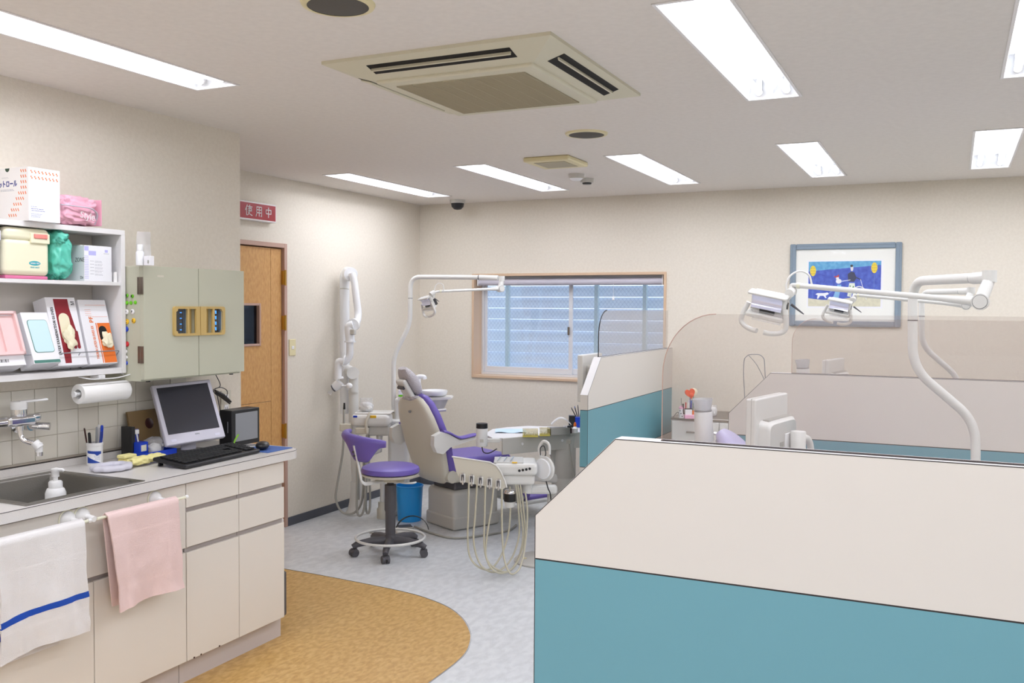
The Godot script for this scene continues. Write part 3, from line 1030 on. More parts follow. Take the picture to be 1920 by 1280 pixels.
func build_counter() -> void:
	# sink cabinet
	var s := thing("sink_cabinet", "cream laminate sink cabinet with towels hung on its front", "cabinet", Vector3(-3.15, 0, -2.2))
	part(s, "carcass", Geo.new(s.position).box(Vector3(-3.43, 0.105, -2.891), Vector3(-2.890, 0.72, -1.2)), M.groove_shade)
	part(s, "kick_board", Geo.new(s.position).box(Vector3(-3.43, 0, -2.8955), Vector3(-2.918, 0.104, -1.2)), M.kick)
	front_panel(s, "apron_panel", -2.8925, -1.2, 0.589, 0.858, M.cream_laminate)
	part(s, "finger_groove", Geo.new(s.position).box(Vector3(-2.889, 0.571, -2.892), Vector3(-2.884, 0.588, -1.2)), M.groove_shade)
	front_panel(s, "door", -2.8925, -2.4335, 0.11, 0.570, M.cream_laminate)
	front_panel(s, "door", -2.4305, -1.97, 0.11, 0.570, M.cream_laminate)
	front_panel(s, "door", -1.967, -1.2, 0.11, 0.570, M.cream_laminate)
	# drawer cabinet
	var d := thing("drawer_cabinet", "cream laminate cabinet with four drawers over two doors", "cabinet", Vector3(-3.15, 0, -3.2))
	part(d, "carcass", Geo.new(d.position).box(Vector3(-3.43, 0.105, -3.515), Vector3(-2.890, 0.862, -2.897)), M.groove_shade)
	part(d, "kick_board", Geo.new(d.position).box(Vector3(-3.43, 0, -3.554), Vector3(-2.918, 0.104, -2.8985)), M.kick)
	part(d, "end_panel", Geo.new(d.position).box(Vector3(-3.43, 0.105, -3.522), Vector3(-2.889, 0.862, -3.516)), M.cream_laminate)
	for c in [[-3.2105, -2.8965], [-3.5225, -3.2135]]:
		front_panel(d, "drawer", c[0], c[1], 0.757, 0.858, M.cream_laminate)
		part(d, "finger_groove", Geo.new(d.position).box(Vector3(-2.889, 0.738, c[0]), Vector3(-2.883, 0.756, c[1])), M.groove_shade)
		front_panel(d, "drawer", c[0], c[1], 0.590, 0.737, M.cream_laminate)
		part(d, "finger_groove", Geo.new(d.position).box(Vector3(-2.889, 0.569, c[0]), Vector3(-2.883, 0.589, c[1])), M.groove_shade)
		front_panel(d, "door", c[0], c[1], 0.11, 0.568, M.cream_laminate)
	for z in [-2.935, -2.975, -3.085]:
		part(d, "chip", Geo.new(d.position).box(Vector3(-2.8693, 0.1095, z - 0.004), Vector3(-2.8685, 0.1165, z + 0.004)), M.amber_brown, "dark chip in the laminate edge")
	# worktop with an opening for the sink and a rounded far corner
	var w := thing("countertop", "white laminate countertop with a rounded end and steel sink", "countertop", Vector3(-3.14, 0.862, -2.5))
	var y0 := 0.868
	var y1 := 0.907
	var g := Geo.new(w.position)
	slab(g, Rect2(-3.43, -3.52, 0.591, 2.32), [Rect2(-3.335, -2.645, 0.455, 0.475)], y0, y1, func(u, v, ww): return Vector3(u, ww, v))
	var flat := Transform3D(Basis(Vector3.RIGHT, Vector3(0, 0, -1), Vector3.UP), Vector3.ZERO)
	var tip := V2([-3.43, 3.52, -2.839, 3.52])
	for k in 9:
		var an := PI / 2 * k / 8
		tip.append(Vector2(-2.949 + 0.11 * cos(an), 3.54 + 0.11 * sin(an)))
	tip.append(Vector2(-3.43, 3.65))
	g.prism(tip, y0, y1, flat, true)
	part(w, "worktop", g, M.counter_white)
	var ln := [Vector3(-2.8388, y1 - 0.0008, -1.2), Vector3(-2.8388, y1 - 0.0008, -3.54)]
	for k in range(1, 9):
		var an := PI / 2 * k / 8
		ln.append(Vector3(-2.949 + 0.1102 * cos(an), y1 - 0.0008, -3.54 - 0.1102 * sin(an)))
	part(w, "edge_joint", Geo.new(w.position).tube(ln, 0.0012, 4), M.dark_line)
	part(w, "upstand", Geo.new(w.position).box(Vector3(-3.43, y1, -3.65), Vector3(-3.415, 0.938, -1.2), 0.001), M.counter_white)
	part(w, "upstand_joint", Geo.new(w.position).box(Vector3(-3.43, 0.938, -3.65), Vector3(-3.4155, 0.941, -1.2)), M.dark_line)
	# sink
	var k := thing("sink", "square stainless steel sink set into the white countertop", "sink", Vector3(-3.11, 0.75, -2.41))
	g = Geo.new(k.position)
	slab(g, Rect2(-3.362, -2.668, 0.504, 0.518), [Rect2(-3.325, -2.635, 0.435, 0.455)], 0.9075, 0.9115, func(u, v, ww): return Vector3(u, ww, v))
	part(k, "rim", g, M.steel)
	var rings := []
	for e in [[0.911, 0.0, 0.028], [0.906, 0.003, 0.03], [0.79, 0.014, 0.04], [0.762, 0.026, 0.05], [0.752, 0.05, 0.05], [0.75, 0.12, 0.05]]:
		var rg := []
		for p in rrect(-3.325 + e[1], -2.635 + e[1], -2.890 - e[1], -2.18 - e[1], e[2], 5):
			rg.append(Vector3(p.x, e[0], p.y))
		rings.append(rg)
	part(k, "bowl", Geo.new(k.position).loft(rings, true, true, true), M.steel)
	part(k, "drain", Geo.new(k.position).lathe([Vector2(0, 0.754), Vector2(0.045, 0.754), Vector2(0.05, 0.7505)], 20, Transform3D(Basis(), Vector3(-3.11, 0, -2.41))), M.chrome)

# ---------------------------------------------------------------- flat print
func new_image(w: int, h: int, c: Color) -> Image:
	var im := Image.create(w, h, false, Image.FORMAT_RGBA8)
	im.fill(c)
	return im

func ink_line(im: Image, a: Vector2, b: Vector2, w: float, c: Color) -> void:
	var lo := Vector2(minf(a.x, b.x), minf(a.y, b.y)) - Vector2(w, w)
	var hi := Vector2(maxf(a.x, b.x), maxf(a.y, b.y)) + Vector2(w, w)
	for y in range(maxi(0, int(lo.y)), mini(im.get_height(), int(hi.y) + 1)):
		for x in range(maxi(0, int(lo.x)), mini(im.get_width(), int(hi.x) + 1)):
			var p := Vector2(x + 0.5, y + 0.5)
			if p.distance_to(Geometry2D.get_closest_point_to_segment(p, a, b)) <= w * 0.5:
				im.set_pixel(x, y, c)

func ink_ellipse(im: Image, c0: Vector2, r: Vector2, c: Color) -> void:
	for y in range(maxi(0, int(c0.y - r.y)), mini(im.get_height(), int(c0.y + r.y) + 1)):
		for x in range(maxi(0, int(c0.x - r.x)), mini(im.get_width(), int(c0.x + r.x) + 1)):
			if ((Vector2(x + 0.5, y + 0.5) - c0) / r).length() <= 1.0:
				im.set_pixel(x, y, c)

func ink_poly(im: Image, poly: PackedVector2Array, c: Color) -> void:
	var lo := poly[0]
	var hi := poly[0]
	for p in poly:
		lo = lo.min(p)
		hi = hi.max(p)
	for y in range(maxi(0, int(lo.y)), mini(im.get_height(), int(hi.y) + 1)):
		for x in range(maxi(0, int(lo.x)), mini(im.get_width(), int(hi.x) + 1)):
			if Geometry2D.is_point_in_polygon(Vector2(x + 0.5, y + 0.5), poly):
				im.set_pixel(x, y, c)

# strokes given in a unit square, x right and y down
func ink_strokes(im: Image, strokes: Array, at: Vector2, size: Vector2, w: float, c: Color) -> void:
	for s in strokes:
		for i in range(0, s.size() - 2, 2):
			ink_line(im, at + Vector2(s[i], s[i + 1]) * size, at + Vector2(s[i + 2], s[i + 3]) * size, w, c)

func print_mat(called: String, im: Image, rough := 0.5) -> StandardMaterial3D:
	var m := mat(called, Color.WHITE, rough)
	m.albedo_texture = ImageTexture.create_from_image(im)
	return m

# a printed face: corner a is lower left, then lower right, upper right, upper left
func printed(parent: Node, called: String, m: Material, org: Vector3, a: Vector3, b: Vector3, c: Vector3, d: Vector3, label := "") -> MeshInstance3D:
	var g := Geo.new(org)
	g.quad(a, b, c, d)
	return part(parent, called, g, m, label)

func glyphs() -> Dictionary:
	return {
		"in": [[0.28, 0.0, 0.02, 0.5], [0.17, 0.3, 0.17, 1.0], [0.35, 0.14, 1.0, 0.14], [0.66, 0.0, 0.66, 0.62], [0.42, 0.3, 0.92, 0.3, 0.92, 0.56, 0.42, 0.56, 0.42, 0.3], [0.66, 0.56, 0.55, 0.85, 0.3, 1.0], [0.42, 0.68, 0.65, 0.88, 1.0, 1.0]],
		"use": [[0.12, 0.04, 0.88, 0.04, 0.88, 1.0, 0.76, 0.96], [0.12, 0.04, 0.12, 0.7, 0.02, 1.0], [0.12, 0.34, 0.88, 0.34], [0.12, 0.64, 0.88, 0.64], [0.5, 0.04, 0.5, 0.98]],
		"mid": [[0.1, 0.22, 0.9, 0.22, 0.9, 0.62, 0.1, 0.62, 0.1, 0.22], [0.5, 0.0, 0.5, 1.0]],
		"ko": [[0.1, 0.15, 0.9, 0.15, 0.9, 0.9], [0.1, 0.88, 0.95, 0.88]],
		"tsu": [[0.15, 0.45, 0.25, 0.65], [0.45, 0.4, 0.52, 0.6], [0.88, 0.42, 0.8, 0.75, 0.45, 1.0]],
		"to": [[0.3, 0.0, 0.3, 1.0], [0.3, 0.35, 0.85, 0.6]],
		"ro": [[0.12, 0.15, 0.88, 0.15, 0.88, 0.9, 0.12, 0.9, 0.12, 0.15]],
		"bar": [[0.05, 0.5, 0.95, 0.5]],
		"ru": [[0.3, 0.1, 0.3, 0.5, 0.05, 1.0], [0.6, 0.05, 0.6, 0.95, 0.98, 0.6]],
	}

# rows of small dashes that stand for lines of fine print
func fine_print(im: Image, x: float, y: float, w: float, rows: int, step: float, c: Color, sd: int) -> void:
	var rn := RandomNumberGenerator.new()
	rn.seed = sd
	for i in rows:
		var p := x
		while p < x + w * rn.randf_range(0.7, 1.0):
			var l := rn.randf_range(2.0, 6.0)
			im.fill_rect(Rect2i(int(p), int(y + i * step), int(l), maxi(1, int(step * 0.35))), c)
			p += l + 1.5

# ---------------------------------------------------------------- wall shelf and what stands on it
func build_shelf() -> void:
	var s := thing("wall_shelf", "open white wall shelf above the sink, two tiers", "shelf", Vector3(-3.34, 1.304, -2.3))
	var o := s.position
	var xf := -3.25
	part(s, "top_board", Geo.new(o).box(Vector3(-3.433, 1.900, -2.935), Vector3(xf, 1.921, -1.5), 0.0008), M.panel_edge)
	part(s, "side_board", Geo.new(o).box(Vector3(-3.433, 1.304, -2.936), Vector3(xf, 1.900, -2.914), 0.0008), M.panel_edge)
	part(s, "bottom_board", Geo.new(o).box(Vector3(-3.433, 1.304, -2.9135), Vector3(xf, 1.328, -1.5), 0.0008), M.panel_edge)
	part(s, "middle_board", Geo.new(o).box(Vector3(-3.425, 1.682, -2.913), Vector3(xf - 0.004, 1.697, -1.5), 0.0008), M.panel_edge)
	part(s, "back_board", Geo.new(o).box(Vector3(-3.433, 1.328, -2.9135), Vector3(-3.427, 1.900, -1.5)), M.cream_panel)
	part(s, "wire_rail", Geo.new(o).tube(rounded([Vector3(-3.31, 1.332, -2.898), Vector3(-3.248, 1.403, -2.898), Vector3(-3.248, 1.403, -1.5)], 0.01), 0.0022, 8).tube([Vector3(-3.31, 1.332, -2.70), Vector3(-3.248, 1.403, -2.70)], 0.002, 8), M.grey_metal, "thin steel rail")
	# cotton roll carton
	var b := thing("carton", "tall white carton with orange dot pattern on top of the shelf", "box", Vector3(-3.325, 1.9215, -2.52))
	var top := 2.128
	part(b, "body", Geo.new(b.position).box(Vector3(-3.43, 1.9215, -2.590), Vector3(-3.222, top, -2.451), 0.001), M.card_white)
	var orange := rgb8(233, 110, 44)
	var im := new_image(180, 260, rgb8(246, 245, 250))
	for r in 3:
		for c in 8:
			var p := Vector2(16 + c * 21, 20 + r * 28)
			if r < 2:
				ink_ellipse(im, p + Vector2(-2.5, -3), Vector2(4, 4), orange)
				ink_ellipse(im, p + Vector2(2.5, 4), Vector2(4, 4), orange)
			else:
				ink_ellipse(im, p, Vector2(8, 8), rgb8(244, 200, 176))
				ink_ellipse(im, p, Vector2(7, 7), rgb8(246, 245, 250))
	fine_print(im, 12, 190, 30, 1, 6, rgb8(60, 70, 150), 4)
	fine_print(im, 12, 200, 90, 2, 9, rgb8(50, 60, 150), 5)
	fine_print(im, 12, 226, 62, 3, 7, rgb8(50, 60, 150), 6)
	printed(b, "front_print", print_mat("carton_front", im), b.position, Vector3(-3.2216, 1.9225, -2.452), Vector3(-3.2216, 1.9225, -2.589), Vector3(-3.2216, top - 0.001, -2.589), Vector3(-3.2216, top - 0.001, -2.452))
	im = new_image(260, 260, rgb8(244, 240, 238))
	var gl := glyphs()
	var names := ["ko", "tsu", "to", "ro", "bar", "ru"]
	for i in 6:
		ink_strokes(im, gl[names[i]], Vector2(20 + i * 27, 62), Vector2(22, 28), 5.0, rgb8(40, 52, 130))
	fine_print(im, 70, 44, 60, 2, 5, rgb8(120, 124, 140), 8)
	fine_print(im, 60, 104, 110, 2, 6, rgb8(110, 114, 140), 9)
	ink_ellipse(im, Vector2(110, 0), Vector2(16, 18), rgb8(40, 70, 50))
	for r in 9:
		var n := 3 if r < 4 else 4
		for c in n:
			var p := Vector2(210 - (maxi(r - 3, 0)) * 18 + c * 16, 16 + r * 27)
			ink_ellipse(im, p + Vector2(-2, -3), Vector2(3.5, 4), orange)
			ink_ellipse(im, p + Vector2(2, 4), Vector2(3.5, 4), orange)
	printed(b, "side_print", print_mat("carton_side", im), b.position, Vector3(-3.429, 1.9225, -2.4506), Vector3(-3.223, 1.9225, -2.4506), Vector3(-3.223, top - 0.001, -2.4506), Vector3(-3.429, top - 0.001, -2.4506))
	# pink bag
	var pb := thing("refill_bag", "crumpled glossy pink refill bag on top of the shelf", "bag", Vector3(-3.30, 1.9215, -2.70))
	part(pb, "body", Geo.new(pb.position).blob(Vector3(-3.318, 1.985, -2.703), Vector3(0.076, 0.056, 0.09), 0.17, 0.17, 77, 0.5, Transform3D.IDENTITY, 60, 40), M.bag_pink)
	part(pb, "silver_seal", Geo.new(pb.position).tube(curve([Vector3(-3.245, 2.0, -2.612), Vector3(-3.226, 1.998, -2.66), Vector3(-3.226, 1.995, -2.74), Vector3(-3.245, 1.975, -2.785), Vector3(-3.27, 1.935, -2.79)]), 0.006, 6, true, 0.35), M.silver_plastic)
	part(pb, "end_seal", Geo.new(pb.position).box(Vector3(-0.06, -0.055, -0.0015), Vector3(0.06, 0.055, 0.0015), 0.001, Transform3D(Basis(Vector3.UP, 0.3), Vector3(-3.315, 1.985, -2.803))), M.bag_pink)
	letters(pb, "bag_print", "Style", 0.034, M.print_white, Transform3D(Basis(Vector3.UP, PI / 2) * Basis(Vector3.BACK, -0.12), Vector3(-3.222, 1.962, -2.72) - pb.position))
	# cream case and its lilac twin
	for e in [[-2.472, M.cream_case, "cream plastic dispenser case with a pink latch on the upper shelf tier", M.latch_pink], [-2.262, M.lilac_case, "lilac white plastic dispenser case at the left edge, upper shelf tier", M.lilac_case]]:
		var c := thing("dispenser_case", e[2], "case", Vector3(-3.335, 1.6975, e[0]), PI / 2, "dispenser cases")
		part(c, "body", Geo.new().rbox(Vector3(0, 0.084, 0), Vector3(0.198, 0.145, 0.158), 0.024, 5), e[1])
		part(c, "lid", Geo.new().rbox(Vector3(0, 0.172, 0), Vector3(0.202, 0.054, 0.160), 0.022, 5), e[1])
		part(c, "latch_ledge", Geo.new().rbox(Vector3(0.05, 0.160, 0.08), Vector3(0.084, 0.04, 0.012), 0.004), e[1])
		part(c, "latch", Geo.new().rbox(Vector3(0.05, 0.168, 0.086), Vector3(0.060, 0.019, 0.008), 0.0038), e[3])
		part(c, "base", Geo.new().box(Vector3(-0.092, 0, -0.07), Vector3(0.092, 0.013, 0.072), 0.003), M.rose_base)
		if e[1] == M.cream_case:
			part(c, "oval_label", Geo.new().lathe([Vector2(0, 0.001), Vector2(0.025, 0.001), Vector2(0.0255, 0)], 24, Transform3D(Basis(Vector3.RIGHT, Vector3(0, 0, 0.36), Vector3(0, -0.36, 0)), Vector3(0.028, 0.062, 0.0788))), M.label_teal)
			letters(c, "label_text", "WIDE-TEX", 0.0085, M.print_white, Transform3D(Basis(), Vector3(0.028, 0.062, 0.0805)), true)
			letters(c, "label_text", "FRUIT MATT", 0.007, M.label_teal, Transform3D(Basis(), Vector3(0.028, 0.046, 0.0795)), true)
	# teal bag
	var tb := thing("refill_bag", "crumpled glossy teal refill bag squeezed beside the cream case", "bag", Vector3(-3.33, 1.6975, -2.64))
	part(tb, "body", Geo.new(tb.position).blob(Vector3(-3.335, 1.793, -2.640), Vector3(0.078, 0.084, 0.045), 0.16, 0.16, 15, 0.6, Transform3D.IDENTITY, 56, 40), M.bag_teal)
	part(tb, "top_fold", Geo.new(tb.position).blob(Vector3(-3.33, 1.866, -2.625), Vector3(0.065, 0.026, 0.028), 0.5, 0.12, 19, 0.7, Transform3D(Basis(), Vector3(0, 0, 0)), 24, 14), M.bag_teal)
	# lavender printed box
	var lb := thing("carton", "white carton with lavender squares and small print, upper shelf tier", "box", Vector3(-3.33, 1.6975, -2.80))
	part(lb, "body", Geo.new(lb.position).box(Vector3(-3.41, 1.6975, -2.872), Vector3(-3.26, 1.846, -2.733), 0.001), M.card_white)
	part(lb, "lid_flap", Geo.new(lb.position).box(Vector3(-3.41, 1.847, -2.872), Vector3(-3.285, 1.8485, -2.733), 0.0, Transform3D.IDENTITY), M.unit_beige)
	var lav := rgb8(190, 188, 240)
	im = new_image(200, 210, rgb8(243, 243, 247))
	im.fill_rect(Rect2i(0, 5, 30, 26), lav)
	im.fill_rect(Rect2i(30, 31, 54, 26), lav)
	im.fill_rect(Rect2i(150, 20, 22, 16), lav)
	fine_print(im, 142, 42, 40, 1, 7, rgb8(90, 90, 110), 21)
	for i in 14:
		im.fill_rect(Rect2i(0, 62 + i * 10, 30, 3), lav)
	for i in 5:
		fine_print(im, 42, 90 + i * 19, 26, 1, 6, rgb8(110, 110, 120), 30 + i)
		fine_print(im, 76, 90 + i * 19, 66, 2, 7, rgb8(140, 140, 150), 40 + i)
	printed(lb, "front_print", print_mat("lavender_front", im), lb.position, Vector3(-3.2596, 1.698, -2.734), Vector3(-3.2596, 1.698, -2.871), Vector3(-3.2596, 1.8455, -2.871), Vector3(-3.2596, 1.8455, -2.734))
	letters(lb, "side_print", "ZONE", 0.022, M.print_black, Transform3D(Basis(), Vector3(-3.285, 1.785, -2.7325) - lb.position))
	letters(lb, "side_print", "Dx", 0.016, M.print_black, Transform3D(Basis(), Vector3(-3.275, 1.712, -2.7325) - lb.position))
	# two small white rolls
	for i in 2:
		var r := thing("tape_roll", ["small white roll in the corner of the upper shelf tier, left one", "small white roll in the corner of the upper shelf tier, right one"][i], "roll", Vector3(-3.285 + 0.012 * i, 1.6975, -2.885 - 0.0165 * i), 0.0, "white rolls in the shelf corner")
		part(r, "roll", Geo.new().lathe([Vector2(0.005, 0.0), Vector2(0.0085, 0.0), Vector2(0.0085, 0.043), Vector2(0.005, 0.043), Vector2(0.005, 0.0)], 16), M.paper_white)
	# leaning boxes in the lower tier
	var lean := func(called: String, label: String, z0: float, z1: float, h: float, t: float, tilt: float, bx: float, by: float) -> Node3D:
		var n := thing(called, label, "box", Vector3(bx, by, (z0 + z1) / 2))
		n.basis = Basis(Vector3.UP, PI / 2) * Basis(Vector3.RIGHT, -deg_to_rad(tilt))
		part(n, "body", Geo.new().box(Vector3(-(z0 - z1) / 2, 0, -t), Vector3((z0 - z1) / 2, h, 0), 0.001), M.card_white)
		return n
	# orange glove box
	var pf: Node3D = lean.call("glove_box", "white and orange latex glove box leaning in the lower shelf tier", -2.748, -2.888, 0.28, 0.06, 15.5, -3.247, 1.350)
	part(pf, "orange_field", Geo.new().box(Vector3(0.004, 0.004, 0.0), Vector3(0.068, 0.178, 0.0006)), M.print_orange)
	part(pf, "orange_stripe", Geo.new().box(Vector3(-0.004, 0.004, 0.0), Vector3(0.0005, 0.178, 0.0006)), M.print_orange)
	part(pf, "opening", Geo.new().prism(rrect(0.006, 0.095, 0.046, 0.165, 0.0195), 0.0005, 0.0012), M.black_matt, "dark oval opening")
	part(pf, "glove", Geo.new().blob(Vector3(0.034, 0.100, 0.006), Vector3(0.024, 0.029, 0.013), 0.55, 0.10, 5, 0.9, Transform3D.IDENTITY, 36, 24, false), M.glove_cream, "cream latex glove poking out")
	letters(pf, "box_print", "THOMA LATEX GLOVES EX", 0.0165, M.print_orange, Transform3D(Basis(Vector3.BACK, PI / 2).scaled_local(Vector3(0.72, 1, 1)), Vector3(-0.024, 0.094, 0.0008)), true)
	letters(pf, "box_print", "PF", 0.026, M.print_orange, Transform3D(Basis(Vector3.BACK, PI / 2), Vector3(-0.022, 0.193, 0.0008)), true)
	var hand := Geo.new()
	for k in 4:
		hand.box(Vector3(-0.045, 0.212 + 0.008 * k, 0), Vector3(-0.015, 0.2128 + 0.008 * k, 0.0006))
	hand.box(Vector3(-0.015, 0.205, 0), Vector3(0.064, 0.2058, 0.0006)).box(Vector3(-0.038, 0.256, 0), Vector3(0.064, 0.2568, 0.0006))
	part(pf, "hand_drawing", hand, M.print_orange)
	# red glove box
	var rb: Node3D = lean.call("glove_box", "white and dark red examination glove box with a glove hanging out", -2.594, -2.735, 0.287, 0.075, 15.5, -3.247, 1.352)
	part(rb, "red_field", Geo.new().prism(V2([-0.034, 0.01, -0.034, 0.28, 0.034, 0.28, 0.034, 0.24, 0.047, 0.145, 0.047, 0.11, 0.002, 0.08, -0.005, 0.01]), 0.0, 0.0006), M.print_red)
	for k in 3:
		part(rb, "red_finger", Geo.new().prism(rrect(0.002 + 0.018 * k, 0.068, 0.017 + 0.018 * k, 0.145, 0.0072), 0.0006, 0.0011), M.print_red)
	part(rb, "opening", Geo.new().prism(rrect(-0.026, 0.10, 0.024, 0.22, 0.0245), 0.0006, 0.0011), M.glove_cream)
	part(rb, "glove", Geo.new().blob(Vector3(0.004, 0.112, 0.006), Vector3(0.026, 0.042, 0.015), 0.55, 0.10, 9, 0.9, Transform3D.IDENTITY, 36, 24, false), M.glove_cream, "cream latex glove hanging out")
	letters(rb, "box_print", "LATEX EXAMINATION GLOVES", 0.0165, M.print_black, Transform3D(Basis(Vector3.BACK, PI / 2).scaled_local(Vector3(0.86, 1, 1)), Vector3(-0.049, 0.145, 0.0008)), true)
	letters(rb, "box_print", "M", 0.022, M.print_black, Transform3D(Basis(Vector3.BACK, PI / 2), Vector3(0.055, 0.262, 0.0008)))
	# mask box
	var mb: Node3D = lean.call("mask_box", "white box with a window showing pale mint masks, lower shelf tier", -2.472, -2.592, 0.215, 0.085, 22.0, -3.228, 1.368)
	part(mb, "window_rim", Geo.new().prism(rrect(-0.043, 0.045, 0.046, 0.183, 0.012), 0.0, 0.0012, Transform3D.IDENTITY, true), M.card_teal)
	part(mb, "masks", Geo.new().prism(rrect(-0.041, 0.047, 0.044, 0.181, 0.011), 0.0012, 0.0024, Transform3D.IDENTITY, true), M.tissue_mint, "pale mint masks")
	part(mb, "teal_band", Geo.new().box(Vector3(-0.058, 0.002, 0.0), Vector3(0.058, 0.014, 0.0008)), M.card_teal)
	# pink tissue box
	var pk: Node3D = lean.call("tissue_box", "white box with pink inside at the left edge, lower shelf tier", -2.300, -2.440, 0.22, 0.085, 20.0, -3.232, 1.366)
	part(pk, "pink_tray", Geo.new().box(Vector3(-0.062, 0.05, 0.0), Vector3(0.062, 0.20, 0.0015)), M.card_pink)
	part(pk, "raised_edge", Geo.new().box(Vector3(-0.07, 0.04, 0), Vector3(0.07, 0.052, 0.016)).box(Vector3(0.06, 0.04, 0), Vector3(0.07, 0.215, 0.016)).box(Vector3(-0.07, 0.205, 0), Vector3(0.07, 0.215, 0.016)), M.card_pink)
	part(pk, "divider", Geo.new().box(Vector3(-0.004, 0.05, 0.0), Vector3(0.0, 0.20, 0.012)), M.card_pink)
	fine_bar(pk, 0.02)

func fine_bar(n: Node3D, y: float) -> void:
	var g := Geo.new()
	for i in 9:
		g.box(Vector3(-0.05 + 0.006 * i, y - 0.006, 0.0), Vector3(-0.05 + 0.006 * i + (0.002 if i % 3 else 0.0035), y + 0.006, 0.0005))
	part(n, "barcode", g, M.print_black)

# ---------------------------------------------------------------- ultraviolet cabinet
func build_uv_cabinet() -> void:
	var c := thing("sterilizer_cabinet", "pale green grey two-door sterilizer cabinet with blue lit windows", "cabinet", Vector3(-3.29, 1.277, -3.255))
	var o := c.position
	part(c, "body", Geo.new(o).box(Vector3(-3.432, 1.268, -3.562), Vector3(-3.172, 1.768, -2.943), 0.002), M.uv_green)
	for e in [[-3.2625, -2.941, 1], [-3.568, -3.2665, -1]]:
		var z0: float = e[0]
		var z1: float = e[1]
		# door leaf with an opening for the window
		var w := Rect2(-3.187, 1.472, 0.07, 0.111) if e[2] == 1 else Rect2(-3.412, 1.472, 0.056, 0.111)
		var g := Geo.new(o)
		slab(g, Rect2(z0, 1.277, z1 - z0, 0.491), [w, Rect2(-3.238, 1.472, 0.042, 0.111) if e[2] == 1 else Rect2(-3.345, 1.472, 0.042, 0.111)], -3.170, -3.150, func(u, v, ww): return Vector3(ww, v, u))
		var d := part(c, "door", g, M.uv_green)
		part(d, "cavity_shade", Geo.new(o).box(Vector3(-3.1715, w.position.y, w.position.x), Vector3(-3.169, w.end.y, w.end.x)), M.black_matt)  # black sheet; the shade of the closed interior is put into its colour
		var gl := Geo.new(o)  # self-glowing bars painted in for blue glints, no lamp behind them
		for k in 4:
			var y := 1.488 + 0.026 * k
			if e[2] == 1:
				gl.box(Vector3(-3.168, y - 0.003, -3.135), Vector3(-3.162, y + 0.003, -3.119))
				gl.box(Vector3(-3.168, y - 0.002, -3.172), Vector3(-3.162, y + 0.002, -3.166))
			else:
				gl.box(Vector3(-3.168, y + 0.006, -3.392), Vector3(-3.162, y + 0.0085, -3.362)).box(Vector3(-3.168, y - 0.006, -3.392), Vector3(-3.162, y + 0.006, -3.3895)).box(Vector3(-3.168, y - 0.006, -3.38), Vector3(-3.162, y + 0.006, -3.3775))
		part(d, "uv_glint_bars", gl, M.uv_glint_glow, "glowing bars in place of blue lit instruments")
		part(d, "window_pane", Geo.new(o).box(Vector3(-3.156, w.position.y, w.position.x), Vector3(-3.154, w.end.y, w.end.x)), M.uv_pane)
		# half of the tan handle plate, with a rounded outer end
		var hz0 := -3.2625 if e[2] == 1 else -3.426
		var hz1 := -3.104 if e[2] == 1 else -3.2665
		var fr := Geo.new(o)
		var grip := Rect2(-3.238, 1.472, 0.042, 0.111) if e[2] == 1 else Rect2(-3.345, 1.472, 0.042, 0.111)
		slab(fr, Rect2(hz0, 1.461, hz1 - hz0, 0.133), [w, grip, Rect2(hz1 - 0.012, 1.461, 0.012, 0.012) if e[2] == 1 else Rect2(hz0, 1.461, 0.012, 0.012), Rect2(hz1 - 0.012, 1.582, 0.012, 0.012) if e[2] == 1 else Rect2(hz0, 1.582, 0.012, 0.012)], -3.152, -3.139, func(u, v, ww): return Vector3(ww, v, u))
		var cz := hz1 - 0.012 if e[2] == 1 else hz0 + 0.012
		for cy in [1.473, 1.582]:
			fr.tube([Vector3(-3.1518, cy, cz), Vector3(-3.1392, cy, cz)], 0.0119, 20)
		var h := part(d, "handle_plate", fr, M.uv_tan, "tan handle plate")
		part(h, "grip_floor", Geo.new(o).box(Vector3(-3.1715, grip.position.y, grip.position.x), Vector3(-3.1695, grip.end.y, grip.end.x)), M.uv_tan)
	for y in [1.6825, 1.3845]:
		part(c, "hinge", Geo.new(o).box(Vector3(-3.185, y - 0.037, -2.942), Vector3(-3.168, y + 0.037, -2.9385), 0.0008).box(Vector3(-3.166, y - 0.037, -2.940), Vector3(-3.149, y + 0.037, -2.9365), 0.0008).tube([Vector3(-3.167, y - 0.037, -2.938), Vector3(-3.167, y + 0.037, -2.938)], 0.003, 8), M.bronze, "dark bronze hinge")
	for p in [Vector3(-3.19, 1.262, -3.0), Vector3(-3.19, 1.262, -3.52)]:
		part(c, "foot", Geo.new(o).tube([p, p + Vector3(0, 0.008, 0)], 0.01, 12), M.black_plastic)
	part(c, "maker_plate", Geo.new(o).box(Vector3(-3.1505, 1.722, -3.055), Vector3(-3.1493, 1.730, -3.018)), M.unit_beige)
	# magnets on the side
	var dots := [[0.008, "magnet_green", "A", "green letter magnet, left of the upper pair"], [0.008, "magnet_green", "A", "green letter magnet, right of the upper pair"], [0.0085, "magnet_green", "", "green round magnet, leftmost of the row of three"], [0.0085, "magnet_green", "", "green round magnet, middle of the row of three"], [0.0085, "magnet_green", "", "green round magnet, rightmost of the row of three"], [0.0115, "print_white", "P", "white letter magnet, left of the pair"], [0.0115, "print_white", "P", "white letter magnet, right of the pair"], [0.0115, "magnet_yellow", "C", "yellow letter magnet, left of the pair"], [0.0115, "magnet_yellow", "C", "yellow letter magnet, right of the pair"], [0.012, "bright_blue", "", "dark blue round magnet below the yellow pair"], [0.0115, "magnet_red", "", "red round magnet on the sterilizer cabinet side"], [0.009, "print_white", "", "plain white round magnet, upper one below the red"], [0.009, "print_white", "", "plain white round magnet, lower one below the red"], [0.009, "bright_blue", "", "blue round magnet lowest on the cabinet side"]]
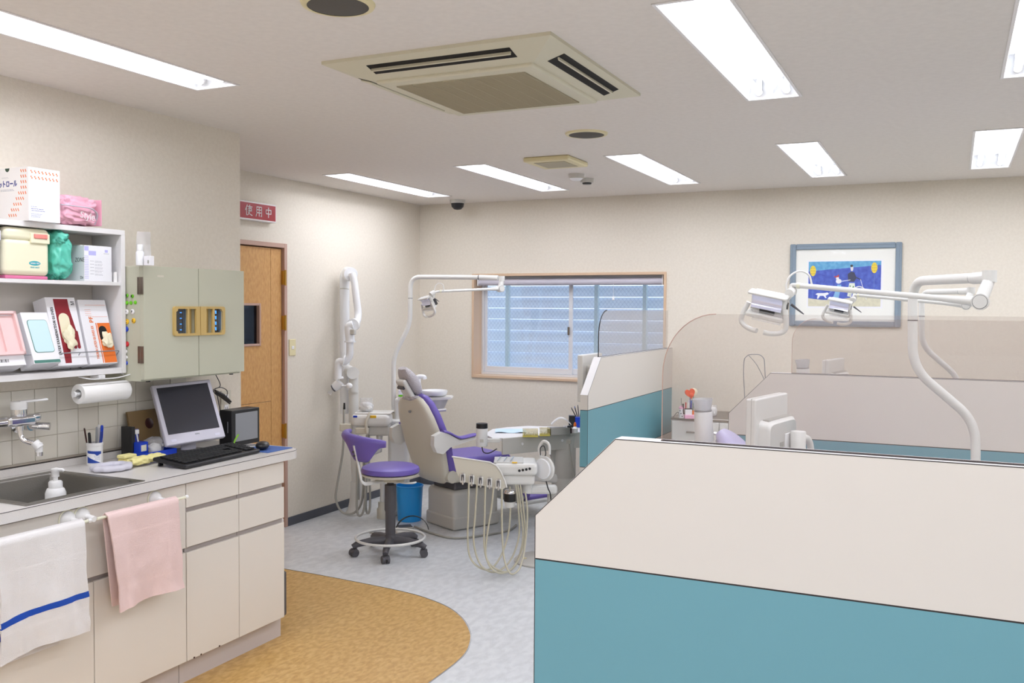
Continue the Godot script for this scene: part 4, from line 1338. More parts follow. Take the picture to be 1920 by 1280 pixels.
	var where := [Vector3(-3.247, 1.64, -2.942), Vector3(-3.216, 1.637, -2.942), Vector3(-3.248, 1.608, -2.942), Vector3(-3.225, 1.608, -2.942), Vector3(-3.2, 1.61, -2.943), Vector3(-3.251, 1.569, -2.942), Vector3(-3.216, 1.57, -2.942), Vector3(-3.249, 1.527, -2.942), Vector3(-3.21, 1.531, -2.942), Vector3(-3.254, 1.494, -2.942), Vector3(-3.25, 1.429, -2.942), Vector3(-3.258, 1.396, -2.942), Vector3(-3.257, 1.37, -2.943), Vector3(-3.257, 1.346, -2.943)]
	for i in dots.size():
		var e: Array = dots[i]
		var m := thing("magnet", e[3], "magnet", where[i], 0.0, "magnets on the cabinet side")
		part(m, "cap", Geo.new().lathe([Vector2(0, 0.006), Vector2(e[0] * 0.7, 0.0052), Vector2(e[0], 0.002), Vector2(e[0], 0.0)], 20, Transform3D(Basis(Vector3.RIGHT, PI / 2), Vector3.ZERO)), M[e[1]])
		if e[2]:
			letters(m, "letter", e[2], 0.016, M.print_black, Transform3D(Basis(), Vector3(0, 0, 0.0062)), true)
	# bottle and box in a zip bag on top
	var b := thing("medicine_bottle", "small white bottle standing on the sterilizer cabinet", "bottle", Vector3(-3.145, 1.768, -2.919))
	part(b, "body", Geo.new().lathe([Vector2(0, 0), Vector2(0.016, 0), Vector2(0.017, 0.003), Vector2(0.017, 0.055), Vector2(0.013, 0.063), Vector2(0, 0.063)], 20), M.white_gloss)
	part(b, "cap", Geo.new().lathe([Vector2(0.0, 0.089), Vector2(0.012, 0.089), Vector2(0.013, 0.086), Vector2(0.013, 0.064), Vector2(0, 0.064)], 20), M.white_plastic)
	var sb := thing("small_box", "tiny white box beside the bottle on the sterilizer cabinet", "box", Vector3(-3.106, 1.768, -2.931))
	part(sb, "body", Geo.new().box(Vector3(-0.018, 0, -0.012), Vector3(0.018, 0.04, 0.012), 0.001), M.card_white)
	part(sb, "print_patch", Geo.new().box(Vector3(0.004, 0.008, 0.012), Vector3(0.013, 0.022, 0.0126)), M.hose_grey)
	var zb := thing("zip_bag", "clear plastic zip bag standing around the small bottle", "bag", Vector3(-3.163, 1.769, -2.963) + Vector3(0.03, 0, 0.03))
	part(zb, "film", Geo.new().sheet(10, 8, func(u, v): return Vector3(-0.042 + 0.084 * u * (0.9 + 0.1 * v), 0.001 + 0.145 * v - 0.006 * u * v, 0.006 * sin(u * 5.0 + v * 3.0)), 0.0004), M.clear_plastic)

# ---------------------------------------------------------------- sink surroundings
func build_counter_things() -> void:
	# kitchen roll on a holder under the shelf
	var k := thing("paper_towel_roll", "white paper towel roll hanging under the wall shelf", "paper towel", Vector3(-3.335, 1.245, -2.93))
	var a := Vector3(-3.272, 1.234, -2.706)
	var b := Vector3(-3.272, 1.223, -2.949)
	var mid := (a.y + b.y) / 2
	a.y = mid
	b.y = mid
	var o := k.position
	part(k, "roll", Geo.new(o).lathe([Vector2(0.02, 0), Vector2(0.0405, 0), Vector2(0.042, 0.003), Vector2(0.042, a.z - b.z - 0.003), Vector2(0.0405, a.z - b.z), Vector2(0.02, a.z - b.z), Vector2(0.02, 0)], 36, Transform3D(Basis(Vector3.RIGHT, -PI / 2), Vector3(a.x, a.y, a.z))), M.paper_white)
	part(k, "loose_edge", Geo.new(o).sheet(4, 10, func(u, v): return Vector3(a.x + 0.043 * cos(0.9 + 0.5 * u), a.y + 0.0428 * sin(0.9 + 0.5 * u) + 0.003 * (1.0 - u), lerpf(a.z - 0.004, b.z - 0.008, v)), 0.0006), M.paper_white)
	part(k, "holder_knob", Geo.new(o).lathe([Vector2(0, 0), Vector2(0.012, 0.0), Vector2(0.013, 0.006), Vector2(0.010, 0.012), Vector2(0.007, 0.014), Vector2(0.007, 0.05), Vector2(0.0, 0.05)], 16, Transform3D(Basis(Vector3.RIGHT, -PI / 2), Vector3(a.x, a.y, a.z + 0.024))), M.white_plastic)
	part(k, "holder_rod", Geo.new(o).tube([Vector3(a.x, a.y, a.z), Vector3(a.x, a.y, b.z - 0.012)], 0.007, 10), M.white_plastic)
	part(k, "holder_arm", Geo.new(o).tube(rounded([Vector3(a.x, a.y, b.z - 0.012), Vector3(a.x, 1.292, b.z - 0.012), Vector3(a.x, 1.3, b.z + 0.02)], 0.01), 0.0025, 8).tube(rounded([Vector3(a.x + 0.04, 1.30, b.z - 0.01), Vector3(a.x + 0.02, 1.285, b.z + 0.06), Vector3(a.x + 0.03, 1.288, b.z + 0.2), Vector3(a.x, 1.30, b.z + 0.24)], 0.02), 0.0025, 8).box(Vector3(a.x - 0.03, 1.288, b.z + 0.13), Vector3(a.x + 0.03, 1.303, b.z + 0.16), 0.002), M.white_plastic)
	# wall tap
	var t := thing("wall_tap", "chrome wall tap with white lever and swivel spout", "tap", Vector3(-3.34, 1.12, -2.53))
	o = t.position
	var bd := Vector3(-3.33, 1.14, -2.478)
	part(t, "body", Geo.new(o).rbox(bd, Vector3(0.058, 0.042, 0.125), 0.014, 4).tube([bd + Vector3(0.0, 0, 0.10), bd + Vector3(0, 0, 0.04)], 0.021, 16).rbox(bd + Vector3(0.005, 0.008, -0.062), Vector3(0.05, 0.03, 0.04), 0.012), M.chrome)
	part(t, "collar", Geo.new(o).lathe([Vector2(0.0, 0.018), Vector2(0.029, 0.018), Vector2(0.03, 0.03), Vector2(0.0295, 0.045), Vector2(0, 0.045)], 24, Transform3D(Basis(), bd)), M.chrome)
	part(t, "lever", Geo.new(o).lathe([Vector2(0.0, 0.045), Vector2(0.03, 0.045), Vector2(0.031, 0.052), Vector2(0.031, 0.07), Vector2(0.028, 0.076), Vector2(0, 0.077)], 24, Transform3D(Basis(), bd)).box(Vector3(-0.014, -0.003, -0.006), Vector3(0.016, 0.006, 0.10), 0.003, Transform3D(Basis(Vector3.UP, PI - 0.35) * Basis(Vector3.RIGHT, -0.05), bd + Vector3(0.01, 0.073, 0))), M.white_plastic, "white lever")
	var sup := bd + Vector3(0.0, -0.03, -0.07)
	part(t, "supply_leg", Geo.new(o).tube([sup + Vector3(0.03, -0.004, -0.045), sup + Vector3(-0.02, 0.0, -0.005)], 0.016, 14).tube([sup + Vector3(-0.02, 0, 0), sup + Vector3(-0.10, 0.0, 0.0)], 0.02, 14).lathe([Vector2(0, 0.0), Vector2(0.036, 0.0), Vector2(0.034, 0.01), Vector2(0.02, 0.014)], 20, Transform3D(Basis(Vector3.BACK, -PI / 2), sup + Vector3(-0.104, 0, 0))), M.chrome)
	var s0 := bd + Vector3(0.004, -0.02, 0.0)
	var n0 := Vector3(-3.27, 1.045, -2.509)
	part(t, "spout", Geo.new(o).tube(rounded([s0, s0 + Vector3(0.003, -0.055, 0), n0], 0.025), 0.0105, 14).lathe([Vector2(0.016, -0.018), Vector2(0.016, 0.0), Vector2(0.0, 0.0)], 16, Transform3D(Basis(), s0)), M.chrome)
	part(t, "nozzle", Geo.new(o).tube([n0 + (s0 - n0).normalized() * 0.012, n0 + (n0 - s0).normalized() * 0.018], 0.017, 16).tube([n0 + Vector3(0.006, 0.006, -0.006), n0 + Vector3(0.006, -0.03, -0.006)], 0.0135, 14), M.white_plastic, "white nozzle")
	part(t, "nozzle_tip", Geo.new(o).tube([n0 + Vector3(0.006, -0.03, -0.006), n0 + Vector3(0.006, -0.045, -0.006)], 0.0135, 14), M.chrome)
	# foam soap in the sink
	var p := thing("soap_pump", "white foam soap pump bottle standing in the sink", "bottle", Vector3(-3.149, 0.752, -2.496))
	part(p, "bottle", Geo.new().lathe([Vector2(0, 0), Vector2(0.036, 0), Vector2(0.038, 0.005), Vector2(0.038, 0.115), Vector2(0.032, 0.13), Vector2(0.028, 0.134), Vector2(0, 0.134)], 28), M.white_plastic)
	part(p, "collar", Geo.new().lathe([Vector2(0.0, 0.134), Vector2(0.0255, 0.134), Vector2(0.0255, 0.156), Vector2(0.022, 0.161), Vector2(0.009, 0.163), Vector2(0.0085, 0.178), Vector2(0.0, 0.178)], 28), M.white_plastic)
	part(p, "pump_head", Geo.new().lathe([Vector2(0, 0.178), Vector2(0.0145, 0.178), Vector2(0.0145, 0.196), Vector2(0.0165, 0.199), Vector2(0.0155, 0.209), Vector2(0, 0.212)], 24).tube([Vector3(0.0, 0.205, 0.0), Vector3(0.026, 0.205, -0.012), Vector3(0.031, 0.199, -0.0145)], [0.008, 0.0065, 0.005], 10), M.white_plastic)
	# pen cup
	var c := thing("pen_cup", "white plastic tub with blue label used as pen cup", "cup", Vector3(-3.345, 0.9072, -2.848))
	part(c, "tub", Geo.new().lathe([Vector2(0, 0), Vector2(0.0315, 0), Vector2(0.0325, 0.002), Vector2(0.0325, 0.084), Vector2(0.034, 0.085), Vector2(0.034, 0.098), Vector2(0.031, 0.098), Vector2(0.030, 0.006), Vector2(0, 0.005)], 32), M.white_plastic)
	var im := new_image(128, 96, rgb8(240, 240, 243))
	ink_poly(im, V2([0, 8, 128, 0, 128, 20, 60, 26, 40, 40, 0, 26]), rgb8(28, 66, 160))
	ink_poly(im, V2([128, 44, 128, 96, 10, 96]), rgb8(28, 66, 160))
	fine_print(im, 12, 40, 60, 4, 9, rgb8(110, 130, 180), 61)
	var lab := part(c, "label", Geo.new().lathe([Vector2(0.0329, 0.012), Vector2(0.0329, 0.066)], 20, Transform3D.IDENTITY, -0.15, 1.75), print_mat("cup_label", im))
	var pens := [["black_plastic", Vector3(-0.008, 0.0, 0.012), Vector3(-0.012, 0.135, 0.018), 0.006, "thick black marker in the pen cup"], ["amber_brown", Vector3(-0.012, 0.01, 0.016), Vector3(-0.022, 0.155, 0.034), 0.0035, "thin dark red pen in the pen cup"], ["grey_metal", Vector3(0.005, 0.0, 0.0), Vector3(0.006, 0.158, -0.006), 0.004, "silver grey pen in the pen cup"], ["bright_blue", Vector3(0.012, 0.0, -0.014), Vector3(0.02, 0.164, -0.022), 0.006, "blue capped pen in the pen cup"], ["print_white", Vector3(-0.004, 0.0, -0.012), Vector3(-0.002, 0.165, -0.024), 0.004, "white pen behind the blue one in the pen cup"], ["deep_blue", Vector3(0.018, 0.0, -0.004), Vector3(0.026, 0.138, -0.012), 0.0045, "short dark blue pen at the front of the pen cup"]]
	for e in pens:
		var q := thing("pen", e[4], "pen", c.position + Vector3(0, 0.007, 0), 0.0, "pens in the cup")
		var d: Vector3 = e[2] - e[1]
		part(q, "barrel", Geo.new().tube([e[1], e[1] + d * 0.62], e[3] * 0.9, 10), M[e[0]])
		part(q, "cap", Geo.new().tube([e[1] + d * 0.62, e[1] + d * 0.97, e[2]], [e[3], e[3], e[3] * 0.6], 10).tube([e[1] + d * 0.66 + Vector3(e[3] * 1.2, 0, 0), e[1] + d * 0.93 + Vector3(e[3] * 1.2, 0, 0)], e[3] * 0.3, 6), M[e[0]])
	# grey cap of thin fabric, yellow sponge and cloths
	var h := thing("mesh_cap", "pale grey gathered fabric cap lying by the sink", "cap", Vector3(-3.175, 0.9075, -2.79))
	var nz := FastNoiseLite.new()
	nz.seed = 4
	nz.frequency = 0.9
	var rings := []
	for i in 40:
		var an := TAU * i / 40
		var rg := []
		var rr := 0.058 + 0.004 * sin(an * 9)
		for j in 8:
			var bn := TAU * j / 8
			var w := 0.017 + 0.003 * nz.get_noise_2d(i * 1.7, j * 2.0) + 0.0025 * sin(an * 13.0)
			rg.append(Vector3((rr + w * cos(bn)) * cos(an), 0.014 + 0.013 * sin(bn), (rr * 1.25 + w * cos(bn)) * sin(an)))
		rings.append(rg)
	rings.append(rings[0])
	part(h, "gathered_rim", Geo.new().loft(rings, true, false), M.cloth_grey)
	part(h, "crown", Geo.new().blob(Vector3(0.0, 0.007, 0.0), Vector3(0.055, 0.006, 0.07), 0.25, 0.2, 6, 0.9), M.cloth_grey)
	var sp := thing("sponge", "pale yellow sponge block beside the blue caddy", "sponge", Vector3(-3.256, 0.907, -2.94))
	part(sp, "upper_layer", Geo.new().rbox(Vector3(0, 0.032, 0), Vector3(0.05, 0.016, 0.07), 0.006), M.cloth_yellow)
	part(sp, "lower_layer", Geo.new().rbox(Vector3(0, 0.012, 0), Vector3(0.045, 0.022, 0.062), 0.006), M.sponge_yellow)
	for e in [[262, 873, 0.052, "crumpled pale yellow cloth nearest the grey fabric cap", 31], [289, 867, 0.05, "crumpled pale yellow cloth next to the keyboard", 37]]:
		var y := thing("cloth", e[3], "cloth", Vector3(-3.154, 0.907, -2.916) if e[4] == 31 else Vector3(-3.163, 0.908, -3.004), 0.0, "yellow cloths")
		part(y, "fabric", Geo.new().blob(Vector3(0, 0.0225, 0), Vector3(e[2] * 0.62, 0.017, e[2] * 1.0), 0.35, 0.11, e[4], 0.8, Transform3D.IDENTITY, 40, 20, false), M.cloth_yellow)
	# blue caddy and what leans behind it
	var y0 := 0.9075
	var tr := thing("tray", "low blue plastic tray beside the monitor", "tray", Vector3(-3.30, y0, -3.12), PI / 2)
	part(tr, "bottom", Geo.new().box(Vector3(-0.09, 0, -0.06), Vector3(0.10, 0.004, 0.055)), M.bright_blue)
	part(tr, "rim", Geo.new().box(Vector3(-0.09, 0.0, 0.051), Vector3(0.10, 0.03, 0.055), 0.001).box(Vector3(-0.09, 0.0, -0.06), Vector3(0.10, 0.03, -0.056), 0.001).box(Vector3(-0.09, 0, -0.056), Vector3(-0.086, 0.03, 0.051), 0.001).box(Vector3(0.096, 0, -0.056), Vector3(0.10, 0.03, 0.051), 0.001), M.bright_blue)
	var cb := thing("carton", "upright blue carton with a small white label in the blue tray", "box", Vector3(-3.31, y0 + 0.005, -3.058), PI / 2)
	part(cb, "body", Geo.new().box(Vector3(-0.024, 0, -0.03), Vector3(0.024, 0.07, 0.03), 0.001).box(Vector3(-0.024, 0.07, -0.03), Vector3(0.02, 0.125, -0.024), 0.001), M.bright_blue)
	part(cb, "label", Geo.new().box(Vector3(-0.016, 0.03, 0.03), Vector3(0.014, 0.058, 0.0306)), M.ivory_plastic)
	var br := thing("brush", "small white brush head sticking up from the blue carton", "brush", Vector3(-3.322, y0 + 0.075, -3.055), PI / 2)
	part(br, "handle", Geo.new().tube([Vector3(0.008, 0.0, 0), Vector3(0.0, 0.035, 0)], 0.004, 8), M.white_plastic)
	part(br, "head", Geo.new().rbox(Vector3(-0.001, 0.045, 0), Vector3(0.022, 0.02, 0.014), 0.003), M.white_plastic)
	var pl := thing("plastic_bag", "crumpled clear plastic bag in the blue tray", "bag", Vector3(-3.295, y0 + 0.006, -3.13))
	part(pl, "film", Geo.new().blob(Vector3(0, 0.044, 0), Vector3(0.036, 0.034, 0.042), 0.28, 0.13, 51, 0.8, Transform3D.IDENTITY, 30, 18), M.clear_plastic)
	part(pl, "gauze", Geo.new().blob(Vector3(0, 0.026, 0), Vector3(0.024, 0.024, 0.03), 0.3, 0.13, 53, 0.8, Transform3D.IDENTITY, 20, 12), M.paper_white)
	var bb := thing("paper_bag", "brown paper folder leaning on the tiles behind the blue tray", "folder", Vector3(-3.36, y0, -3.16))
	bb.basis = Basis(Vector3.UP, PI / 2) * Basis(Vector3.RIGHT, -0.22)
	bb.position.y += 0.003
	part(bb, "sheet", Geo.new().box(Vector3(-0.085, 0, -0.008), Vector3(0.085, 0.205, 0.004), 0.001), M.card_brown)
	part(bb, "emblem", Geo.new().lathe([Vector2(0, 0.0008), Vector2(0.024, 0.0008), Vector2(0.025, 0)], 20, Transform3D(Basis(Vector3.RIGHT, PI / 2), Vector3(0.03, 0.14, 0.0042))), M.amber_brown)
	var fl := thing("binder", "narrow black binder standing left of the brown folder", "binder", Vector3(-3.335, y0, -3.03), PI / 2)
	part(fl, "cover", Geo.new().box(Vector3(-0.006, 0, -0.05), Vector3(0.012, 0.145, 0.02), 0.002), M.black_plastic)
	# monitor
	var tl := Vector3(-3.362, 1.229, -3.186)
	var tr2 := Vector3(-3.26, 1.238, -3.456)
	var bl := Vector3(-3.237, 0.953, -3.145)
	var brc := Vector3(-3.136, 0.976, -3.415)
	var ctr := (tl + tr2 + bl + brc) / 4
	var xa := ((tr2 - tl) + (brc - bl)).normalized()
	var ya := ((tl - bl) + (tr2 - brc)).normalized()
	var W := ((tr2 - tl).length() + (brc - bl).length()) / 2
	var Hh := ((tl - bl).length() + (tr2 - brc).length()) / 2
	var mo := thing("computer_monitor", "silver framed flat monitor with dark screen on the counter", "monitor", ctr)
	mo.basis = basis_from(xa, ya)
	part(mo, "housing", Geo.new().rbox(Vector3(0, 0, -0.012), Vector3(W, Hh, 0.028), 0.006, 4).rbox(Vector3(0, 0.0, -0.035), Vector3(W * 0.8, Hh * 0.75, 0.03), 0.012), M.silver_plastic)
	part(mo, "screen_face", Geo.new().box(Vector3(-W / 2 + 0.019, -Hh / 2 + 0.05, 0.0015), Vector3(W / 2 - 0.019, Hh / 2 - 0.018, 0.003)), M.screen_dark, "dark switched-off screen")
	letters(mo, "badge", "BENQ", 0.008, M.grey_metal, Transform3D(Basis(), Vector3(0.01, -Hh / 2 + 0.036, 0.0025)), true)
	part(mo, "speaker_slot", Geo.new().box(Vector3(-W / 2 + 0.025, -Hh / 2 + 0.014, 0.002), Vector3(-W / 2 + 0.05, -Hh / 2 + 0.026, 0.0026)), M.lilac_case)
	part(mo, "speaker_slot", Geo.new().box(Vector3(W / 2 - 0.05, -Hh / 2 + 0.014, 0.002), Vector3(W / 2 - 0.025, -Hh / 2 + 0.026, 0.0026)), M.lilac_case)
	var foot := Vector3(ctr.x - 0.015, 0.9072, ctr.z - 0.01)
	var inv := mo.transform.affine_inverse()
	part(mo, "neck", Geo.new().tube([inv * (foot + Vector3(0, 0.006, 0)), inv * (foot + Vector3(0.0, 0.09, 0.0)), inv * (foot + Vector3(0.0, 0.16, 0.0))], 0.04, 14, true, 0.45), M.silver_plastic)
	part(mo, "stand_foot", Geo.new().lathe([Vector2(0.0, 0.012), Vector2(0.06, 0.011), Vector2(0.098, 0.006), Vector2(0.1, 0.0)], 32, inv * Transform3D(Basis(), foot)), M.black_plastic)
	# keyboard
	var kb := thing("keyboard", "black computer keyboard at the counter edge before the monitor", "keyboard", Vector3(-3.04, 0.9075, -3.2))
	var nl := Vector3(-2.905, 0.918, -2.931)
	var nr := Vector3(-2.93, 0.918, -3.427)
	var kx := (nr - nl).normalized()
	var kz := Vector3(kx.z, 0, -kx.x)
	if kz.x < 0:
		kz = -kz
	var L := (nr - nl).length()
	kb.position = (nl + nr) / 2 - kz * 0.09
	kb.position.y = 0.9075
	kb.basis = Basis(kx, Vector3.UP, kx.cross(Vector3.UP))
	var tilt := Transform3D(Basis(Vector3.RIGHT, deg_to_rad(7)), Vector3(0, 0.0215, 0))
	part(kb, "case", Geo.new().box(Vector3(-L / 2, -0.009, -0.092), Vector3(L / 2, 0.008, 0.09), 0.004, tilt), M.black_plastic)
	var kg := Geo.new()
	for r in 6:
		var n := 21
		for q in n:
			if q in [14, 15] and r in [3]:
				continue
			if q == 17 and r > 0:
				continue
			if r == 5 and q > 3 and q < 9:
				continue
			var x0 := -L / 2 + 0.016 + q * (L - 0.032) / n
			var z0 := -0.068 + r * 0.0235
			kg.box(Vector3(x0 + 0.001, 0.008, z0), Vector3(x0 + (L - 0.032) / n - 0.001, 0.0155, z0 + 0.019), 0.002, tilt)
	kg.box(Vector3(-L / 2 + 0.11, 0.008, 0.0495), Vector3(-L / 2 + 0.21, 0.0155, 0.0685), 0.002, tilt)
	stuff(part(kb, "keycaps", kg, M.black_matt))
	part(kb, "tilt_foot", Geo.new().box(Vector3(-L / 2 + 0.02, 0.0, -0.08), Vector3(-L / 2 + 0.045, 0.022, -0.072), 0.001).box(Vector3(L / 2 - 0.045, 0.0, -0.08), Vector3(L / 2 - 0.02, 0.022, -0.072), 0.001), M.black_plastic)
	# mouse on its mat
	var mp := thing("mouse_mat", "blue mouse mat at the rounded counter end", "mouse mat", Vector3(-2.985, 0.9072, -3.53))
	part(mp, "mat", Geo.new().box(Vector3(-0.1, 0, -0.095), Vector3(0.085, 0.003, 0.085), 0.001), M.pad_blue)
	var ms := thing("computer_mouse", "black computer mouse on the blue mat", "mouse", Vector3(-2.987, 0.91, -3.508), 0.55)
	part(ms, "shell", Geo.new().blob(Vector3(0, 0.0195, 0), Vector3(0.031, 0.019, 0.054), 0.0, 0.1, 1, 0.85, Transform3D.IDENTITY, 28, 16), M.black_plastic)
	part(ms, "wheel", Geo.new().tube([Vector3(-0.004, 0.03, -0.03), Vector3(0.004, 0.03, -0.03)], 0.007, 12), M.charcoal)
	part(ms, "cable", Geo.new().tube(curve([Vector3(0, 0.012, -0.05), Vector3(-0.04, 0.01, -0.08), Vector3(-0.12, 0.012, -0.06)]), 0.0022, 6), M.black_plastic)
	# small computer
	var pc := thing("mini_computer", "small black upright computer with grey side at the counter end", "computer", Vector3(-3.215, 0.9075, -3.61))
	o = pc.position
	part(pc, "case", Geo.new(o).box(Vector3(-3.26, 0.9075, -3.712), Vector3(-3.178, 1.085, -3.51), 0.003), M.black_plastic)
	part(pc, "side_panel", Geo.new(o).box(Vector3(-3.179, 0.93, -3.695), Vector3(-3.1755, 1.068, -3.535), 0.001), M.grey_metal)
	part(pc, "drive_slot", Geo.new(o).box(Vector3(-3.205, 0.975, -3.5105), Vector3(-3.201, 1.03, -3.5085)), M.grey_metal)
	var nt := thing("sticky_note", "bright green sticky note standing behind the keyboard", "note", Vector3(-3.093, 0.937, -3.423))
	part(nt, "paper", Geo.new().sheet(3, 8, func(u, v): return Vector3(0.018 * u + 0.02 * v * v, 0.05 * v, 0.01 * u - 0.012 * v), 0.0005), M.note_green)
	# cables and socket
	var so := thing("wall_socket", "cream double wall socket below the sterilizer cabinet", "socket", Vector3(NEAR, 1.09, -3.746))
	part(so, "plate", Geo.new().box(Vector3(-0.001, -0.066, -0.038), Vector3(0.007, 0.066, 0.038), 0.003), M.unit_beige)
	part(so, "outlet", Geo.new().box(Vector3(0.006, -0.045, -0.016), Vector3(0.0095, -0.008, 0.016), 0.002), M.print_white)
	part(so, "outlet", Geo.new().box(Vector3(0.006, 0.008, -0.016), Vector3(0.0095, 0.045, 0.016), 0.002), M.print_white)
	part(so, "slots", Geo.new().box(Vector3(0.0095, -0.032, -0.008), Vector3(0.0101, -0.02, -0.005)).box(Vector3(0.0095, -0.032, 0.005), Vector3(0.0101, -0.02, 0.008)), M.black_matt)
	var cb2 := thing("power_cable", "bundled black power cable hanging by the wall socket", "cable", Vector3(-3.36, 1.27, -3.66))
	o = cb2.position
	var q0 := Vector3(-3.4, 1.272, -3.62)
	part(cb2, "lead", Geo.new(o).tube(curve([q0, Vector3(-3.4, 1.19, -3.672), Vector3(-3.38, 1.171, -3.6), Vector3(-3.38, 1.139, -3.63)]), 0.0022, 6).tube(curve([Vector3(-3.38, 1.178, -3.616), Vector3(-3.38, 1.18, -3.658), Vector3(-3.38, 1.158, -3.7), Vector3(-3.41, 1.113, -3.725)]), 0.0022, 6).tube(curve([Vector3(-3.38, 1.139, -3.63), Vector3(-3.37, 1.048, -3.642), Vector3(-3.36, 0.978, -3.669), Vector3(-3.34, 0.925, -3.662)]), 0.0022, 6), M.black_plastic)
	part(cb2, "bundle", Geo.new(o).tube([Vector3(-3.38, 1.168, -3.612), Vector3(-3.38, 1.138, -3.669), Vector3(-3.39, 1.099, -3.738)], [0.006, 0.011, 0.005], 8).tube([Vector3(-3.385, 1.156, -3.621), Vector3(-3.39, 1.091, -3.73)], 0.005, 8), M.black_plastic)

	# towels on suction-cup bars
	for e in [[[-2.318, -2.0], -1.96, -2.352, "ivory towel bar with suction cups carrying the white towel"], [[-2.381, -2.724], -2.392, -2.822, "ivory towel bar with suction cups carrying the pink towel"]]:
		var tbn := thing("towel_bar", e[3], "towel bar", Vector3(-2.84, 0.83, e[0][0]), 0.0, "towel bars")
		o = tbn.position
		part(tbn, "bar", Geo.new(o).tube([Vector3(-2.802, 0.821, e[1]), Vector3(-2.802, 0.821, e[2])], 0.0058, 12), M.ivory_plastic)
		part(tbn, "bar_tip", Geo.new(o).tube([Vector3(-2.802, 0.821, e[2]), Vector3(-2.802, 0.821, e[2] - 0.012)], 0.0085, 12), M.white_plastic)
		for z in e[0]:
			var cup := part(tbn, "suction_cup", Geo.new(o).lathe([Vector2(0.0, 0.03), Vector2(0.014, 0.028), Vector2(0.028, 0.012), Vector2(0.031, 0.003), Vector2(0.031, 0.0)], 24, Transform3D(Basis(Vector3.BACK, -PI / 2), Vector3(-2.8685, 0.8275, z))), M.white_plastic)
			part(cup, "rim_ring", Geo.new(o).lathe([Vector2(0.031, 0.0035), Vector2(0.035, 0.002), Vector2(0.036, 0.0)], 24, Transform3D(Basis(Vector3.BACK, -PI / 2), Vector3(-2.8685, 0.8275, z))), M.ivory_plastic)
			part(cup, "arm", Geo.new(o).tube([Vector3(-2.86, 0.8275, z), Vector3(-2.825, 0.826, z), Vector3(-2.802, 0.822, z)], [0.012, 0.010, 0.011], 10), M.white_plastic)
	towel("white terry towel with a blue stripe on the left towel bar", M.towel_white, -1.985, -2.327, 0.43, 0.405, true, 3)
	towel("pale pink terry towel on the right towel bar", M.towel_pink, -2.427, -2.771, 0.455, 0.47, false, 8)

	# rounded end shelf and bin past the cabinet
	var es := thing("corner_shelf", "white rounded corner shelf at the far end of the drawer cabinet", "shelf", Vector3(-3.1, 0.515, -3.56))
	var rim := V2([-3.40, 3.523, -2.905, 3.523])
	for i in 9:
		var an := PI / 2 * i / 8
		rim.append(Vector2(-2.985 + 0.08 * cos(an), 3.535 + 0.08 * sin(an)))
	rim.append(Vector2(-3.40, 3.615))
	part(es, "board", Geo.new(es.position).prism(rim, 0.515, 0.562, Transform3D(Basis(Vector3.RIGHT, Vector3(0, 0, -1), Vector3.UP), Vector3.ZERO), true), M.panel_edge)
	var bn := thing("floor_bin", "dark slim bin standing past the drawer cabinet", "bin", Vector3(-3.0, 0, -3.6))
	part(bn, "body", Geo.new(bn.position).rbox(Vector3(-3.035, 0.2, -3.565), Vector3(0.25, 0.22, 0.06), 0.012), M.charcoal)
	part(bn, "foot", Geo.new(bn.position).box(Vector3(-3.12, 0.0, -3.59), Vector3(-2.955, 0.10, -3.555)), M.black_plastic)

func towel(label: String, m: Material, za: float, zb: float, yf: float, yb: float, stripe: bool, sd: int) -> void:
	var t := thing("hand_towel", label, "towel", Vector3(-2.80, yf, (za + zb) / 2))
	var nz := FastNoiseLite.new()
	nz.seed = sd
	nz.frequency = 1.0
	var fn := func(u: float, v: float, lift: float) -> Vector3:
		# v: 0 at the back hem, 1 at the front hem
		var z := lerpf(za, zb, u)
		var yt := 0.8295
		var p: Vector3
		var s := (v - 0.45) / 0.55
		if v < 0.45:
			var k := 1.0 - v / 0.45
			p = Vector3(-2.814 - 0.012 * k, lerpf(yt, yb, k), (z + 0.05 * k + 0.03 * k * u) if stripe else (z - 0.05 * k * (1.0 - u)))
		elif s < 0.04:
			p = Vector3(lerpf(-2.814, -2.789, s / 0.04), yt + 0.004 * sin(PI * s / 0.04), z)
		else:
			var k := (s - 0.04) / 0.96
			var hem := yf + 0.03 * sin(u * PI * 0.9 + 0.4) * (0.6 if stripe else 0.3) - (0.018 * (1.0 - u) if stripe else -0.012 * u)
			p = Vector3(-2.789 + 0.012 * sin(k * 1.6), lerpf(yt, hem, k), z)
			p.x += k * (0.010 * sin(u * 7.0 + sd) + 0.014 * nz.get_noise_2d(u * 2.5, k * 1.5)) + lift
			p.z += k * (0.025 * (0.5 - u) * k + 0.012 * nz.get_noise_2d(u * 1.5 + 7.0, k * 2.0)) - (0.05 * k * (1.0 - u) if not stripe else 0.02 * k * (1.0 - u))
		return p
	part(t, "cloth", Geo.new(t.position).sheet(26, 50, func(u, v): return fn.call(u, v, 0.0), 0.006), m)
	if stripe:
		part(t, "blue_stripe", Geo.new(t.position).sheet(26, 3, func(u, v): return fn.call(u, 0.806 + 0.028 * v + 0.012 * (1.0 - u), 0.0), 0.0078), M.towel_blue, "woven blue stripe")
		part(t, "blue_stripe", Geo.new(t.position).sheet(26, 3, func(u, v): return fn.call(u, 0.085 + 0.03 * v, 0.0), 0.0078), M.towel_blue, "woven blue stripe on the back half")

